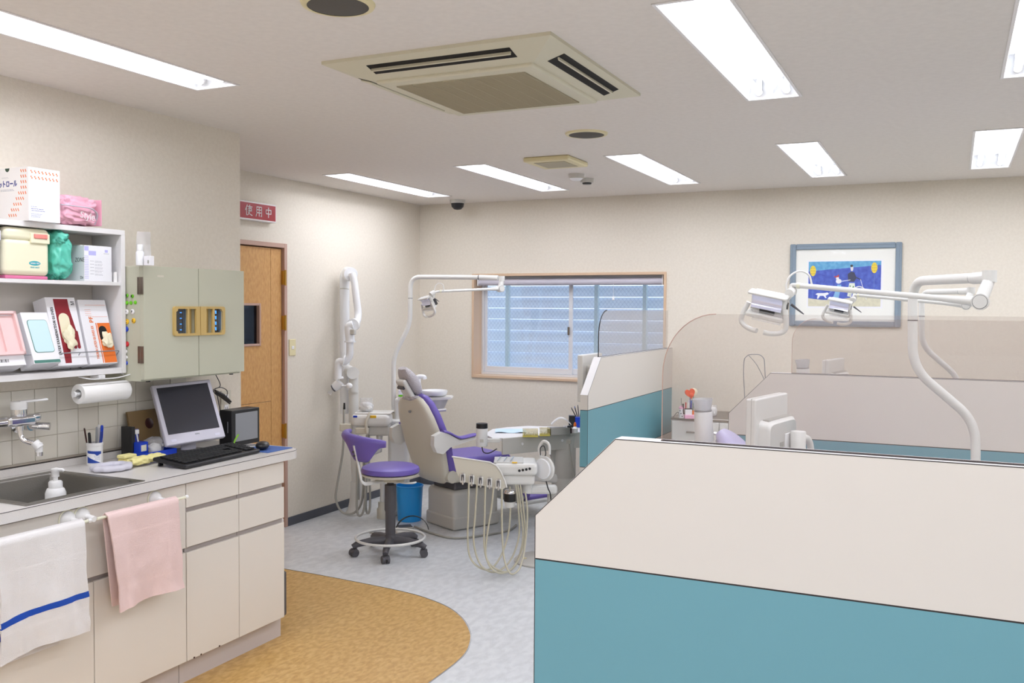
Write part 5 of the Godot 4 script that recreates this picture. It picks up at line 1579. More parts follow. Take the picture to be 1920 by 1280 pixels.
# ---------------------------------------------------------------- left wall
func build_left_wall_things() -> void:
	var s := thing("wall_sign", "red sign with white characters over the wooden door", "sign", Vector3(LEFT, 2.238, -5.0))
	part(s, "box", Geo.new(s.position).box(Vector3(LEFT, 2.176, -5.197), Vector3(LEFT + 0.05, 2.301, -4.80), 0.003), M.panel_edge)
	part(s, "face_plate", Geo.new(s.position).box(Vector3(LEFT + 0.0495, 2.186, -5.187), Vector3(LEFT + 0.0515, 2.291, -4.81)), M.sign_red)
	var gl := glyphs()
	var i := 0
	for key in ["in", "use", "mid"]:
		var g := Geo.new(s.position)
		var z0: float = [-4.878, -4.982, -5.078][i]
		for st in gl[key]:
			for k in range(0, st.size() - 2, 2):
				var a := Vector3(LEFT + 0.0525, 2.273 - 0.066 * st[k + 1], z0 - 0.066 * st[k])
				var b := Vector3(LEFT + 0.0525, 2.273 - 0.066 * st[k + 3], z0 - 0.066 * st[k + 2])
				var d := (b - a).normalized()
				g.box(Vector3(-0.0028, -0.001, -0.0028), Vector3((b - a).length() + 0.0028, 0.001, 0.0028), 0.0, Transform3D(Basis(d, Vector3.RIGHT, d.cross(Vector3.RIGHT)), a))
		part(s, "character", g, M.print_white, "white character")
		i += 1
	var w := thing("light_switch", "cream wall switch plate right of the wooden door", "switch", Vector3(LEFT, 1.297, -5.426))
	part(w, "plate", Geo.new().box(Vector3(0, -0.06, -0.037), Vector3(0.007, 0.06, 0.037), 0.003), M.vent_cream)
	part(w, "rocker", Geo.new().box(Vector3(0.006, -0.012, -0.014), Vector3(0.0105, 0.012, 0.014), 0.002), M.print_white)

# ---------------------------------------------------------------- operating lights
const VIEW := 0.4428697

func lamp_head(o: Node3D, at: Vector3, b: Basis, org: Vector3) -> void:
	var xf := Transform3D(b, at - org)
	var h := part(o, "lamp_head", Geo.new().rbox(Vector3(0.0, 0.004, -0.028), Vector3(0.125, 0.084, 0.04), 0.016, 4, xf).box(Vector3(-0.07, 0.035, -0.03), Vector3(0.07, 0.046, 0.012), 0.004, xf).box(Vector3(-0.07, -0.048, -0.03), Vector3(0.07, -0.03, 0.014), 0.005, xf), M.unit_white)
	var face := []
	for i in 7:
		var row := []
		for j in 2:
			var u := -0.052 + 0.104 * j
			var v := -0.012 + 0.046 * i / 6.0
			row.append(xf * Vector3(u, v, 0.004 - 0.012 * sin(PI * i / 6.0)))
		face.append(row)
	part(h, "reflector", Geo.new().sheet(6, 8, func(u, v): return xf * Vector3(-0.054 + 0.108 * v, -0.012 + 0.047 * u, 0.006 - 0.010 * sin(PI * u)), 0.002), M.reflector_blue, "mirror bright reflector")
	part(h, "lamp_slot", Geo.new().box(Vector3(-0.022, -0.028, -0.01), Vector3(0.03, -0.013, 0.005), 0.001, xf), M.black_plastic)
	part(h, "side_vent", Geo.new().box(Vector3(0.045, -0.035, -0.05), Vector3(0.064, 0.012, -0.028), 0.002, xf), M.black_plastic)
	part(h, "clear_guard", Geo.new().box(Vector3(-0.045, -0.058, 0.004), Vector3(0.06, -0.02, 0.007), 0.001, xf), M.clear_plastic)
	for s in [-1.0, 1.0]:
		var pts := [Vector3(s * 0.066, 0.0, -0.005), Vector3(s * 0.078, -0.04, 0.006), Vector3(s * 0.08, -0.066, 0.012), Vector3(s * 0.066, -0.08, 0.02), Vector3(s * 0.036, -0.086, 0.03), Vector3(s * 0.012, -0.084, 0.036)]
		part(o, "handle", Geo.new().tube(curve(pts.map(func(p): return xf * p)), 0.0088, 12), M.unit_white)
	var kn := xf * Vector3(0.066, 0.052, -0.045)
	part(h, "swivel", Geo.new().tube([xf * Vector3(0.052, 0.02, -0.04), kn], 0.012, 12).tube([kn + b.z * 0.018, kn - b.z * 0.018], 0.016, 16), M.unit_white)
	part(h, "lever", Geo.new().tube([xf * Vector3(0.075, 0.01, -0.04), xf * Vector3(0.125, -0.012, -0.03)], [0.005, 0.002], 8), M.charcoal)

func operating_light(label: String, org: Vector3, pole: Array, arm: Array, knuckle: Vector3, hub: Vector3, boom: Array, head: Vector3, b: Basis, cable: Array) -> Node3D:
	var o := thing("operating_light", label, "dental light", org, 0.0, "dental operating lights")
	part(o, "pole", Geo.new(org).tube(rounded(pole, 0.085, 8), 0.0172, 20), M.unit_white)
	part(o, "pole_joint", Geo.new(org).tube([pole[3] + (pole[2] - pole[3]) * 0.45 - Vector3(0, 0.002, 0), pole[3] + (pole[2] - pole[3]) * 0.45 + Vector3(0, 0.002, 0)], 0.0178, 20), M.charcoal)
	part(o, "arm_sleeve", Geo.new(org).tube([arm[0], arm[1]], 0.0195, 18), M.unit_white)
	part(o, "arm_joint", Geo.new(org).tube([arm[0] - (arm[1] - arm[0]) * 0.05, arm[0]], 0.0182, 18), M.charcoal)
	part(o, "knuckle", Geo.new(org).tube([knuckle + Vector3(0, 0.026, 0), knuckle - Vector3(0, 0.012, 0)], 0.022, 18).tube([knuckle - Vector3(0, 0.005, 0), knuckle.lerp(hub, 0.5) + (knuckle - hub).cross(Vector3.UP) * 0.0, hub], [0.018, 0.02, 0.02], 14), M.unit_white)
	var dirb: Vector3 = (boom[1] - boom[0]).normalized()
	var side := dirb.cross(Vector3.UP).normalized()
	part(o, "hub", Geo.new(org).tube([hub - side * 0.022, hub + side * 0.022], 0.026, 24).tube([hub - side * 0.025, hub + side * 0.025], 0.021, 24), M.unit_white)
	part(o, "hub_ring", Geo.new(org).tube([hub - side * 0.0235, hub + side * 0.0235], 0.0222, 24), M.charcoal)
	part(o, "boom", Geo.new(org).tube([hub, hub.lerp(boom[1], 0.1), hub.lerp(boom[1], 0.22), boom[1]], [0.018, 0.013, 0.0098, 0.009], 16), M.unit_white)
	part(o, "boom_collar", Geo.new(org).tube([boom[1] - dirb * 0.012, boom[1]], 0.0108, 16), M.ivory_plastic)
	part(o, "cable", Geo.new(org).tube(curve(cable), 0.0035, 8), M.unit_white)
	lamp_head(o, head, b, org)
	part(o, "head_neck", Geo.new(org).tube(rounded([boom[1], boom[1] + dirb * 0.02, head + b * Vector3(0.066, 0.052, -0.045)], 0.015), 0.0075, 10), M.unit_white)
	return o

func build_operating_lights() -> void:
	var b1 := Basis(Vector3.UP, VIEW - 0.55) * Basis(Vector3.BACK, -0.2) * Basis(Vector3.RIGHT, 0.3)
	var l1 := operating_light("large white operating light with bent pole behind the foreground partition", Vector3(0.114, -0.242, -3.855) * Vector3(1, 0, 1), [Vector3(0.113, -0.202, -3.857), Vector3(0.082, 1.181, -3.898), Vector3(-0.136, 1.38, -3.803), Vector3(-0.143, 1.707, -3.813), Vector3(0.056, 1.706, -3.464)], [Vector3(0.056, 1.705, -3.464), Vector3(0.097, 1.705, -3.362)], Vector3(0.1, 1.701, -3.352), Vector3(0.075, 1.626, -3.315), [Vector3(0.075, 1.626, -3.315), Vector3(-0.498, 1.682, -3.367)], Vector3(-0.596, 1.609, -3.339), b1, [Vector3(-0.524, 1.642, -3.353), Vector3(-0.531, 1.681, -3.351), Vector3(-0.519, 1.715, -3.358), Vector3(-0.489, 1.732, -3.373), Vector3(-0.461, 1.719, -3.385), Vector3(-0.451, 1.686, -3.389)])
	var shift := Vector3(-0.181, 1.536, -6.246) - Vector3(-0.142, 1.56, -3.807)
	var base := l1.position
	var l2 := copy_of(l1, "operating_light", "smaller-looking white operating light in front of the framed picture", Vector3(base.x + shift.x, 0, base.z + shift.z))
	# turn it a little about its own upright
	l2.rotation.y = 0.05
	var pv := Vector3(-0.138, 1.48, -3.806) - base
	var moved := Basis(Vector3.UP, 0.05) * pv
	l2.position += Vector3(pv.x - moved.x, 0, pv.z - moved.z)
	var b0 := Basis(Vector3.UP, VIEW - 0.9) * Basis(Vector3.RIGHT, 0.5) * Basis(Vector3.BACK, 0.1)
	operating_light("white operating light on a curved pole over the purple dental chair", Vector3(-3.872, 0.807, -6.05), [Vector3(-3.872, 0.807, -6.05), Vector3(-3.881, 1.216, -6.062), Vector3(-3.772, 1.463, -6.124), Vector3(-3.776, 1.827, -6.137), Vector3(-3.206, 1.82, -6.186)], [Vector3(-3.206, 1.82, -6.186), Vector3(-3.058, 1.815, -6.2)], Vector3(-3.028, 1.803, -6.203), Vector3(-3.033, 1.736, -6.187), [Vector3(-3.033, 1.736, -6.187), Vector3(-3.309, 1.709, -5.767)], Vector3(-3.382, 1.621, -5.706), b0, [Vector3(-3.339, 1.671, -5.751), Vector3(-3.34, 1.728, -5.753), Vector3(-3.327, 1.758, -5.76), Vector3(-3.303, 1.766, -5.772), Vector3(-3.286, 1.751, -5.78), Vector3(-3.281, 1.713, -5.78)])

# ---------------------------------------------------------------- stool and chair
func build_stool() -> void:
	var o := thing("dentist_stool", "purple wheeled stool with curved arm rest before the dental chair", "stool", Vector3(-3.265, 0, -5.065), VIEW)
	part(o, "seat_cushion", Geo.new().lathe([Vector2(0, 0.528), Vector2(0.17, 0.528), Vector2(0.186, 0.535), Vector2(0.189, 0.548), Vector2(0.183, 0.565), Vector2(0.16, 0.576), Vector2(0.1, 0.582), Vector2(0, 0.584)], 48), M.purple_vinyl)
	part(o, "seat_pan", Geo.new().lathe([Vector2(0, 0.497), Vector2(0.10, 0.497), Vector2(0.178, 0.512), Vector2(0.186, 0.527), Vector2(0, 0.5275)], 48), M.unit_beige)
	part(o, "mechanism", Geo.new().box(Vector3(-0.09, 0.472, -0.06), Vector3(0.09, 0.4965, 0.06), 0.006), M.unit_beige)
	part(o, "height_lever", Geo.new().tube(curve([Vector3(0.04, 0.482, 0.05), Vector3(0.09, 0.478, 0.09), Vector3(0.15, 0.48, 0.10), Vector3(0.175, 0.484, 0.09)]), [0.008, 0.008, 0.008, 0.008, 0.008, 0.009, 0.009, 0.010, 0.011, 0.012, 0.013, 0.013, 0.014, 0.014, 0.014, 0.013, 0.012, 0.011, 0.009], 10, true, 0.45), M.unit_white)
	part(o, "gas_column", Geo.new().lathe([Vector2(0, 0.472), Vector2(0.02, 0.472), Vector2(0.021, 0.455), Vector2(0.037, 0.45), Vector2(0.0385, 0.29), Vector2(0.033, 0.275), Vector2(0.032, 0.10), Vector2(0, 0.10)], 24), M.charcoal)
	part(o, "hub", Geo.new().lathe([Vector2(0, 0.06), Vector2(0.045, 0.06), Vector2(0.048, 0.09), Vector2(0.036, 0.125), Vector2(0, 0.126)], 24), M.charcoal)
	part(o, "foot_ring", Geo.new().tube(range(49).map(func(k): return Vector3(0.222 * cos(TAU * k / 48), 0.108, 0.222 * sin(TAU * k / 48))), 0.0085, 10, false), M.unit_white, "white foot ring")
	for k in 5:
		var an := deg_to_rad(90 + 72 * k)
		var d := Vector3(cos(an), 0, sin(an))
		part(o, "leg", Geo.new().tube([d * 0.03 + Vector3(0, 0.09, 0), d * 0.13 + Vector3(0, 0.092, 0), d * 0.215 + Vector3(0, 0.078, 0), d * 0.245 + Vector3(0, 0.062, 0)], [0.03, 0.024, 0.021, 0.017], 12), M.charcoal)
		var c := d * 0.235
		var s := Vector3(-d.z, 0, d.x).rotated(Vector3.UP, 0.5)
		var cas := part(o, "caster", Geo.new().lathe([Vector2(0, 0.05), Vector2(0.022, 0.05), Vector2(0.024, 0.03), Vector2(0, 0.03)], 14, Transform3D(Basis(), c)), M.charcoal)
		part(cas, "wheel", Geo.new().tube([c + Vector3(0, 0.025, 0) - s * 0.023, c + Vector3(0, 0.025, 0) - s * 0.006], 0.025, 18), M.charcoal)
		part(cas, "wheel", Geo.new().tube([c + Vector3(0, 0.025, 0) + s * 0.006, c + Vector3(0, 0.025, 0) + s * 0.023], 0.025, 18), M.charcoal)
	# curved padded rest
	var rings := []
	for i in 33:
		var u := i / 32.0
		var an := deg_to_rad(lerpf(88.0, 196.0, u))
		var rd := 0.285
		var e := pow(sin(PI * clampf(u * 0.96 + 0.02, 0, 1)), 0.35)
		var roll := (0.03 - 0.006 * u) * e + 0.004
		var low := 0.092 * (smoothstep(0.06, 0.24, u) - smoothstep(0.4, 0.62, u)) + 0.008
		var yc := 0.757 + 0.03 * u
		var rg := []
		for j in 16:
			var bn := TAU * j / 16
			var ox := cos(bn) * roll
			var oy := sin(bn) * roll
			if oy < 0:
				oy -= low * pow(-sin(bn), 1.3)
				ox *= 1.0 - 0.45 * pow(-sin(bn), 2.0)
			rg.append(Vector3((rd + ox) * cos(an), yc + oy, (rd + ox) * sin(an)))
		rings.append(rg)
	part(o, "arm_rest", Geo.new().loft(rings), M.purple_vinyl)
	var an2 := deg_to_rad(128.0)
	var q := Vector3(cos(an2), 0, sin(an2))
	part(o, "rest_bracket", Geo.new().tube(rounded([q * 0.315 + Vector3(0, 0.74, 0), q * 0.275 + Vector3(0, 0.6, 0), q * 0.25 + Vector3(0, 0.485, 0), q * 0.06 + Vector3(0, 0.484, 0)], 0.05), 0.014, 10, true, 0.5), M.unit_white)
	part(o, "bracket_screw", Geo.new().tube([q * 0.318 + Vector3(0, 0.70, 0), q * 0.324 + Vector3(0, 0.70, 0)], 0.007, 10).tube([q * 0.309 + Vector3(0, 0.675, 0), q * 0.317 + Vector3(0, 0.675, 0)], 0.007, 10), M.charcoal)

func super_ring(c: Vector3, ax: Vector3, ay: Vector3, w: float, h0: float, h1: float, n := 24, pw := 0.7) -> Array:
	var rg := []
	for j in n:
		var an := TAU * j / n
		var cx := signf(cos(an)) * pow(absf(cos(an)), pw)
		var sy := signf(sin(an)) * pow(absf(sin(an)), pw)
		rg.append(c + ax * cx * w + ay * sy * (h1 if sy > 0 else h0))
	return rg

func build_dental_chair() -> void:
	var o := thing("dental_chair", "purple dental chair with grey shell seen from behind", "dental chair", Vector3(-3.255, 0, -6.03), -0.4556)
	part(o, "base", Geo.new().rbox(Vector3(0, 0.175, 0.0), Vector3(0.355, 0.22, 0.405), 0.035, 5), M.unit_grey)
	part(o, "base_skirt", Geo.new().rbox(Vector3(0, 0.052, 0.0), Vector3(0.368, 0.10, 0.418), 0.02, 4), M.unit_grey)
	part(o, "lift_bellows", Geo.new().box(Vector3(-0.14, 0.28, -0.18), Vector3(0.14, 0.36, 0.17), 0.01), M.charcoal)
	part(o, "seat_shell", Geo.new().rbox(Vector3(0, 0.395, -0.03), Vector3(0.44, 0.09, 0.52), 0.035, 4), M.unit_beige)
	part(o, "seat_cushion", Geo.new().rbox(Vector3(0, 0.475, -0.02), Vector3(0.47, 0.10, 0.54), 0.045, 5), M.purple_vinyl)
	# leg rest that slopes to the foot plate
	var lg := Transform3D(Basis(Vector3.RIGHT, deg_to_rad(-58)), Vector3(0, 0.31, -0.365))
	part(o, "leg_cushion", Geo.new().rbox(Vector3(0, 0.02, 0), Vector3(0.40, 0.06, 0.38), 0.028, 4, lg), M.purple_vinyl)
	part(o, "leg_shell", Geo.new().rbox(Vector3(0, -0.03, 0), Vector3(0.38, 0.05, 0.36), 0.022, 4, lg), M.unit_white)
	part(o, "foot_pad", Geo.new().rbox(Vector3(0, 0.148, -0.585), Vector3(0.36, 0.03, 0.27), 0.013, 4), M.purple_vinyl)
	part(o, "foot_tray", Geo.new().rbox(Vector3(0, 0.125, -0.585), Vector3(0.42, 0.03, 0.33), 0.014, 4), M.unit_white)
	# back rest
	var sp := [[0.335, 0.255, 0.12], [0.36, 0.27, 0.175], [0.45, 0.30, 0.215], [0.60, 0.345, 0.24], [0.72, 0.385, 0.235], [0.82, 0.42, 0.215], [0.90, 0.447, 0.18], [0.945, 0.463, 0.135], [0.962, 0.469, 0.085]]
	var shell := []
	var pad := []
	for i in sp.size():
		var a: Array = sp[maxi(i - 1, 0)]
		var b: Array = sp[mini(i + 1, sp.size() - 1)]
		var tg := Vector3(0, b[0] - a[0], b[1] - a[1]).normalized()
		var nb := Vector3(0, -tg.z, tg.y)
		var c := Vector3(0, sp[i][0], sp[i][1])
		var f: float = [0.35, 0.8, 1, 1, 1, 1, 0.9, 0.7, 0.4][i]
		shell.append(super_ring(c - nb * 0.02, Vector3.RIGHT, nb, sp[i][2], 0.02, 0.052 * f, 28, 0.62))
		pad.append(super_ring(c - nb * 0.062, Vector3.RIGHT, nb, sp[i][2] + 0.008, 0.035 * f, 0.045 * f, 28, 0.6))
	part(o, "back_shell", Geo.new().loft(shell), M.unit_beige, "pale grey back shell")
	part(o, "back_cushion", Geo.new().loft(pad), M.purple_vinyl)
	part(o, "shell_screw", Geo.new().tube([Vector3(0.02, 0.86, 0.47), Vector3(0.02, 0.863, 0.482)], 0.009, 12), M.grey_metal)
	part(o, "hip_joint", Geo.new().tube([Vector3(-0.2, 0.40, 0.24), Vector3(0.215, 0.40, 0.24)], 0.045, 18), M.unit_beige)
	# head rest in a plastic cover
	var hx := Transform3D(Basis(Vector3.RIGHT, deg_to_rad(33)), Vector3(0, 1.066, 0.472))
	var hr := []
	for i in 13:
		var u := i / 12.0
		var r := sin(PI * (0.06 + 0.88 * u))
		hr.append(super_ring(hx * Vector3(0, -0.115 + 0.23 * u, -0.01), Vector3.RIGHT, hx.basis.z, 0.09 * pow(r, 0.45), 0.045 * pow(r, 0.5), 0.04 * pow(r, 0.5), 24, 0.75))
	part(o, "head_rest", Geo.new().loft(hr), M.wrap_film, "head rest in crinkled plastic cover")
	part(o, "head_rest_back", Geo.new().rbox(Vector3(0, -0.03, 0.048), Vector3(0.11, 0.17, 0.035), 0.014, 4, hx), M.unit_white)
	part(o, "head_rest_bracket", Geo.new().box(Vector3(-0.03, 0.92, 0.425), Vector3(0.03, 1.0, 0.455), 0.006).tube([Vector3(-0.035, 1.03, 0.535), Vector3(0.035, 1.03, 0.535)], 0.012, 12), M.charcoal)
	part(o, "cover_frill", Geo.new().blob(Vector3(0, 0.955, 0.44), Vector3(0.085, 0.02, 0.045), 0.4, 0.2, 12, 0.9, Transform3D.IDENTITY, 24, 10), M.wrap_film)
	# arm rests
	for s in [1.0, -1.0]:
		var x := Transform3D(Basis(Vector3(0, 0, 1), Vector3.UP, Vector3(-1, 0, 0)), Vector3(s * 0.275, 0, 0))
		part(o, "arm_bracket", Geo.new().prism(V2([0.452, 0.715, 0.39, 0.74, 0.335, 0.722, 0.24, 0.67, 0.10, 0.682, 0.10, 0.668, 0.24, 0.642, 0.315, 0.628, 0.38, 0.585, 0.43, 0.6, 0.455, 0.65]), -0.022, 0.022, x, true), M.unit_white)
		var al := []
		for i in 13:
			var u := i / 12.0
			var c := Vector3(s * 0.275, 0, lerpf(0.37, 0.09, u))
			c.y = 0.736 - 0.055 * smoothstep(0.0, 0.55, u) + 0.012 * smoothstep(0.55, 1.0, u)
			al.append(super_ring(c, Vector3.RIGHT, Vector3.UP, 0.033 * (0.75 if i in [0, 12] else 1.0), 0.006, 0.014, 16, 0.8))
		part(o, "arm_pad", Geo.new().loft(al), M.purple_vinyl)

# ---------------------------------------------------------------- left treatment unit
func build_unit() -> void:
	# suction tower with jointed pipe
	var base := Vector3(-4.13, 0, -5.93)
	var s := thing("suction_tower", "tall white jointed suction pipe by the left wall", "dental suction", base)
	part(s, "tower_foot", Geo.new(base).lathe([Vector2(0, 0), Vector2(0.085, 0), Vector2(0.087, 0.012), Vector2(0.07, 0.035), Vector2(0.055, 0.10), Vector2(0.046, 0.25), Vector2(0, 0.25)], 28, Transform3D(Basis(), base)), M.unit_white)
	part(s, "tower_column", Geo.new(base).tube([base + Vector3(0, 0.24, 0), Vector3(-4.154, 0.714, -5.924), Vector3(-4.158, 0.931, -5.93)], 0.0375, 20), M.unit_white)
	part(s, "column_slot", Geo.new(base).tube([base + Vector3(0.035, 0.12, 0.03), base + Vector3(0.035, 0.6, 0.03)], 0.012, 10), M.hose_grey)
	part(s, "column_band", Geo.new(base).tube([Vector3(-4.158, 0.927, -5.93), Vector3(-4.159, 0.955, -5.931)], 0.0395, 20), M.unit_white)
	part(s, "lower_elbow", Geo.new(base).tube(rounded([Vector3(-4.147, 0.941, -5.914), Vector3(-4.15, 1.092, -5.919), Vector3(-4.206, 1.124, -5.893)], 0.09, 8), 0.036, 20), M.unit_white)
	part(s, "joint_disc", Geo.new(base).tube([Vector3(-4.096, 1.095, -5.834), Vector3(-4.189, 1.08, -5.966)], 0.047, 24), M.unit_white)
	part(s, "rear_pipe", Geo.new(base).tube(rounded([Vector3(-4.25, 0.768, -5.947), Vector3(-4.273, 1.69, -5.973), Vector3(-4.276, 1.83, -5.978), Vector3(-4.258, 1.872, -5.988), Vector3(-4.191, 1.853, -5.941)], 0.07, 8), 0.0375, 20), M.white_gloss, "straight upright pipe")
	part(s, "pipe_band", Geo.new(base).tube([Vector3(-4.274, 1.735, -5.975), Vector3(-4.274, 1.727, -5.974)], 0.0385, 20), M.unit_grey)
	part(s, "top_disc", Geo.new(base).tube([Vector3(-4.217, 1.849, -5.951), Vector3(-4.167, 1.843, -5.908)], 0.053, 24), M.white_gloss)
	part(s, "drop_pipe", Geo.new(base).tube(rounded([Vector3(-4.148, 1.851, -5.895), Vector3(-4.133, 1.798, -5.9), Vector3(-4.098, 1.542, -5.907), Vector3(-4.08, 1.478, -5.868), Vector3(-4.087, 1.455, -5.808)], 0.05, 7), 0.0275, 18), M.white_gloss)
	part(s, "elbow_disc", Geo.new(base).tube([Vector3(-4.096, 1.462, -5.849), Vector3(-4.072, 1.459, -5.793)], 0.047, 22), M.white_gloss)
	part(s, "elbow", Geo.new(base).tube(rounded([Vector3(-4.068, 1.459, -5.795), Vector3(-4.097, 1.451, -5.781), Vector3(-4.084, 1.335, -5.783)], 0.06, 7), 0.034, 18), M.white_gloss)
	part(s, "damper_tab", Geo.new(base).rbox(Vector3(-4.05, 1.408, -5.769), Vector3(0.04, 0.04, 0.03), 0.006), M.unit_grey)
	part(s, "flange", Geo.new(base).tube([Vector3(-4.086, 1.339, -5.782), Vector3(-4.086, 1.329, -5.782)], 0.042, 22), M.white_gloss)
	part(s, "swan_neck", Geo.new(base).tube(rounded([Vector3(-4.087, 1.335, -5.781), Vector3(-4.085, 1.223, -5.778), Vector3(-4.12, 1.179, -5.759), Vector3(-4.164, 1.191, -5.739), Vector3(-4.161, 1.063, -5.735)], 0.055, 7), 0.027, 18), M.white_gloss)
	part(s, "swan_disc", Geo.new(base).tube([Vector3(-4.117, 1.191, -5.761), Vector3(-4.128, 1.195, -5.756)], 0.046, 22), M.white_gloss)
	part(s, "hood_flange", Geo.new(base).tube([Vector3(-4.158, 1.067, -5.737), Vector3(-4.154, 1.051, -5.738)], [0.034, 0.036], 20), M.white_gloss)
	part(s, "hood", Geo.new(base).tube([Vector3(-4.134, 1.033, -5.724), Vector3(-4.148, 1.013, -5.717), Vector3(-4.176, 0.988, -5.703)], [0.036, 0.036, 0.031], 18), M.white_gloss)
	part(s, "hood_mouth", Geo.new(base).tube([Vector3(-4.17, 0.989, -5.694), Vector3(-4.176, 0.985, -5.692)], 0.028, 18), M.charcoal)
	part(s, "clear_cone", Geo.new(base).tube([Vector3(-4.177, 0.981, -5.691), Vector3(-4.202, 0.945, -5.678)], [0.012, 0.018], 14, false), M.clear_plastic)
	part(s, "handle_knob", Geo.new(base).blob(Vector3(-4.055, 1.008, -5.728), Vector3(0.024, 0.022, 0.022), 0.0, 0.1, 1, 1.0, Transform3D.IDENTITY, 16, 10).tube([Vector3(-4.105, 1.007, -5.704), Vector3(-4.065, 1.008, -5.723)], 0.006, 8), M.white_gloss)
	# assistant console
	var cb := Vector3(-3.909, 0.701, -5.807)
	var c := thing("assistant_console", "white console with coloured buttons beside the suction tower", "dental console", Vector3(cb.x, cb.y, cb.z), VIEW)
	part(c, "body", Geo.new().rbox(Vector3(0.0, 0.055, -0.02), Vector3(0.29, 0.095, 0.2), 0.035, 5), M.unit_white)
	part(c, "top_tray", Geo.new().box(Vector3(-0.12, 0.10, -0.12), Vector3(0.15, 0.112, 0.06), 0.005), M.unit_white)
	part(c, "under_box", Geo.new().rbox(Vector3(0.05, -0.02, -0.03), Vector3(0.17, 0.09, 0.13), 0.02), M.unit_grey)
	part(c, "blue_button", Geo.new().box(Vector3(-0.125, 0.078, 0.078), Vector3(-0.095, 0.093, 0.0815), 0.001), M.bright_blue)
	part(c, "yellow_button", Geo.new().box(Vector3(0.0, 0.075, 0.078), Vector3(0.045, 0.095, 0.0815), 0.001), M.magnet_yellow)
	part(c, "blue_button", Geo.new().box(Vector3(-0.02, 0.082, 0.078), Vector3(-0.008, 0.092, 0.0815), 0.001), M.bright_blue)
	part(c, "holder", Geo.new().rbox(Vector3(-0.185, 0.0, 0.03), Vector3(0.09, 0.06, 0.07), 0.012).rbox(Vector3(-0.06, -0.02, 0.06), Vector3(0.1, 0.05, 0.06), 0.012), M.unit_beige)
	part(c, "support_arm", Geo.new().tube([Vector3(0.05, -0.05, -0.05), Vector3(0.05, -0.18, -0.05), Vector3(-0.1, -0.24, -0.06)], 0.025, 12), M.unit_white)
	part(c, "syringe", Geo.new().tube([Vector3(-0.2, 0.02, 0.04), Vector3(-0.2, 0.14, 0.04), Vector3(-0.198, 0.175, 0.04)], [0.008, 0.0085, 0.007], 10), M.hose_grey, "grey handpiece")
	part(c, "syringe_tip", Geo.new().tube([Vector3(-0.198, 0.135, 0.04), Vector3(-0.197, 0.182, 0.04)], [0.0095, 0.007], 10), M.black_plastic)
	part(c, "suction_handle", Geo.new().tube(curve([Vector3(-0.02, -0.03, 0.10), Vector3(-0.025, 0.04, 0.11), Vector3(-0.01, 0.09, 0.10), Vector3(0.0, 0.115, 0.09)]), 0.011, 10), M.unit_beige)
	for h in [[Vector3(-4.096, 0.699, -5.718), Vector3(-4.102, 0.492, -5.706), Vector3(-4.133, 0.265, -5.682), Vector3(-4.138, 0.154, -5.676), Vector3(-4.093, 0.063, -5.693), Vector3(-4.014, 0.059, -5.731), Vector3(-3.962, 0.155, -5.759), Vector3(-3.956, 0.382, -5.771), Vector3(-3.961, 0.621, -5.779)], [Vector3(-3.972, 0.647, -5.719), Vector3(-3.969, 0.323, -5.707), Vector3(-3.968, 0.114, -5.699), Vector3(-3.949, 0.047, -5.706), Vector3(-3.918, 0.11, -5.723), Vector3(-3.91, 0.391, -5.738), Vector3(-3.912, 0.648, -5.748)], [Vector3(-3.93, 0.625, -5.761), Vector3(-3.919, 0.32, -5.753), Vector3(-3.919, 0.11, -5.745), Vector3(-3.9, 0.063, -5.752), Vector3(-3.891, 0.15, -5.76), Vector3(-3.904, 0.427, -5.765), Vector3(-3.909, 0.645, -5.771)]]:
		part(c, "suction_hose", Geo.new().tube(curve(h.map(func(p): return c.transform.affine_inverse() * p), 5), 0.0085, 8), M.hose_grey)
	var j := thing("cotton_jar", "clear round jar of cotton on the assistant console", "jar", c.transform * Vector3(-0.045, 0.1125, -0.03))
	part(j, "glass", Geo.new().lathe([Vector2(0, 0), Vector2(0.048, 0), Vector2(0.05, 0.004), Vector2(0.05, 0.075), Vector2(0.046, 0.085), Vector2(0.046, 0.095)], 28), M.clear_plastic)
	part(j, "cotton", Geo.new().blob(Vector3(0, 0.034, 0), Vector3(0.043, 0.031, 0.043), 0.25, 0.2, 3, 0.8, Transform3D.IDENTITY, 20, 12), M.paper_white)
	part(j, "lid", Geo.new().lathe([Vector2(0, 0.102), Vector2(0.045, 0.1), Vector2(0.048, 0.095), Vector2(0, 0.095)], 28), M.clear_plastic)
	# column with the spittoon
	var ub := Vector3(-3.847, 0.092, -6.088)
	ub.y = 0.0
	var u := thing("unit_column", "white equipment column with spittoon shelf behind the chair", "dental unit", ub, VIEW)
	part(u, "column", Geo.new().rbox(Vector3(0, 0.36, 0), Vector3(0.15, 0.72, 0.2), 0.03), M.unit_white)
	part(u, "column_head", Geo.new().rbox(Vector3(0.0, 0.715, 0), Vector3(0.16, 0.05, 0.21), 0.02), M.unit_white)
	part(u, "pole_collar", Geo.new().lathe([Vector2(0, 0.72), Vector2(0.04, 0.72), Vector2(0.038, 0.775), Vector2(0.02, 0.785)], 20, Transform3D(Basis(), Vector3(-0.041, 0, 0))), M.unit_beige)
	part(u, "shelf_arm", Geo.new().prism(V2([0.02, 0.875, 0.40, 0.895, 0.415, 0.905, 0.40, 0.913, 0.0, 0.905]), -0.09, 0.09, Transform3D.IDENTITY, true), M.unit_white)
	part(u, "shelf_post", Geo.new().rbox(Vector3(0.01, 0.80, 0), Vector3(0.08, 0.2, 0.12), 0.02), M.unit_white)
	part(u, "bowl_body", Geo.new().lathe([Vector2(0, 0.79), Vector2(0.07, 0.80), Vector2(0.11, 0.89)], 28, Transform3D(Basis(), Vector3(0.27, 0, 0))), M.unit_grey)
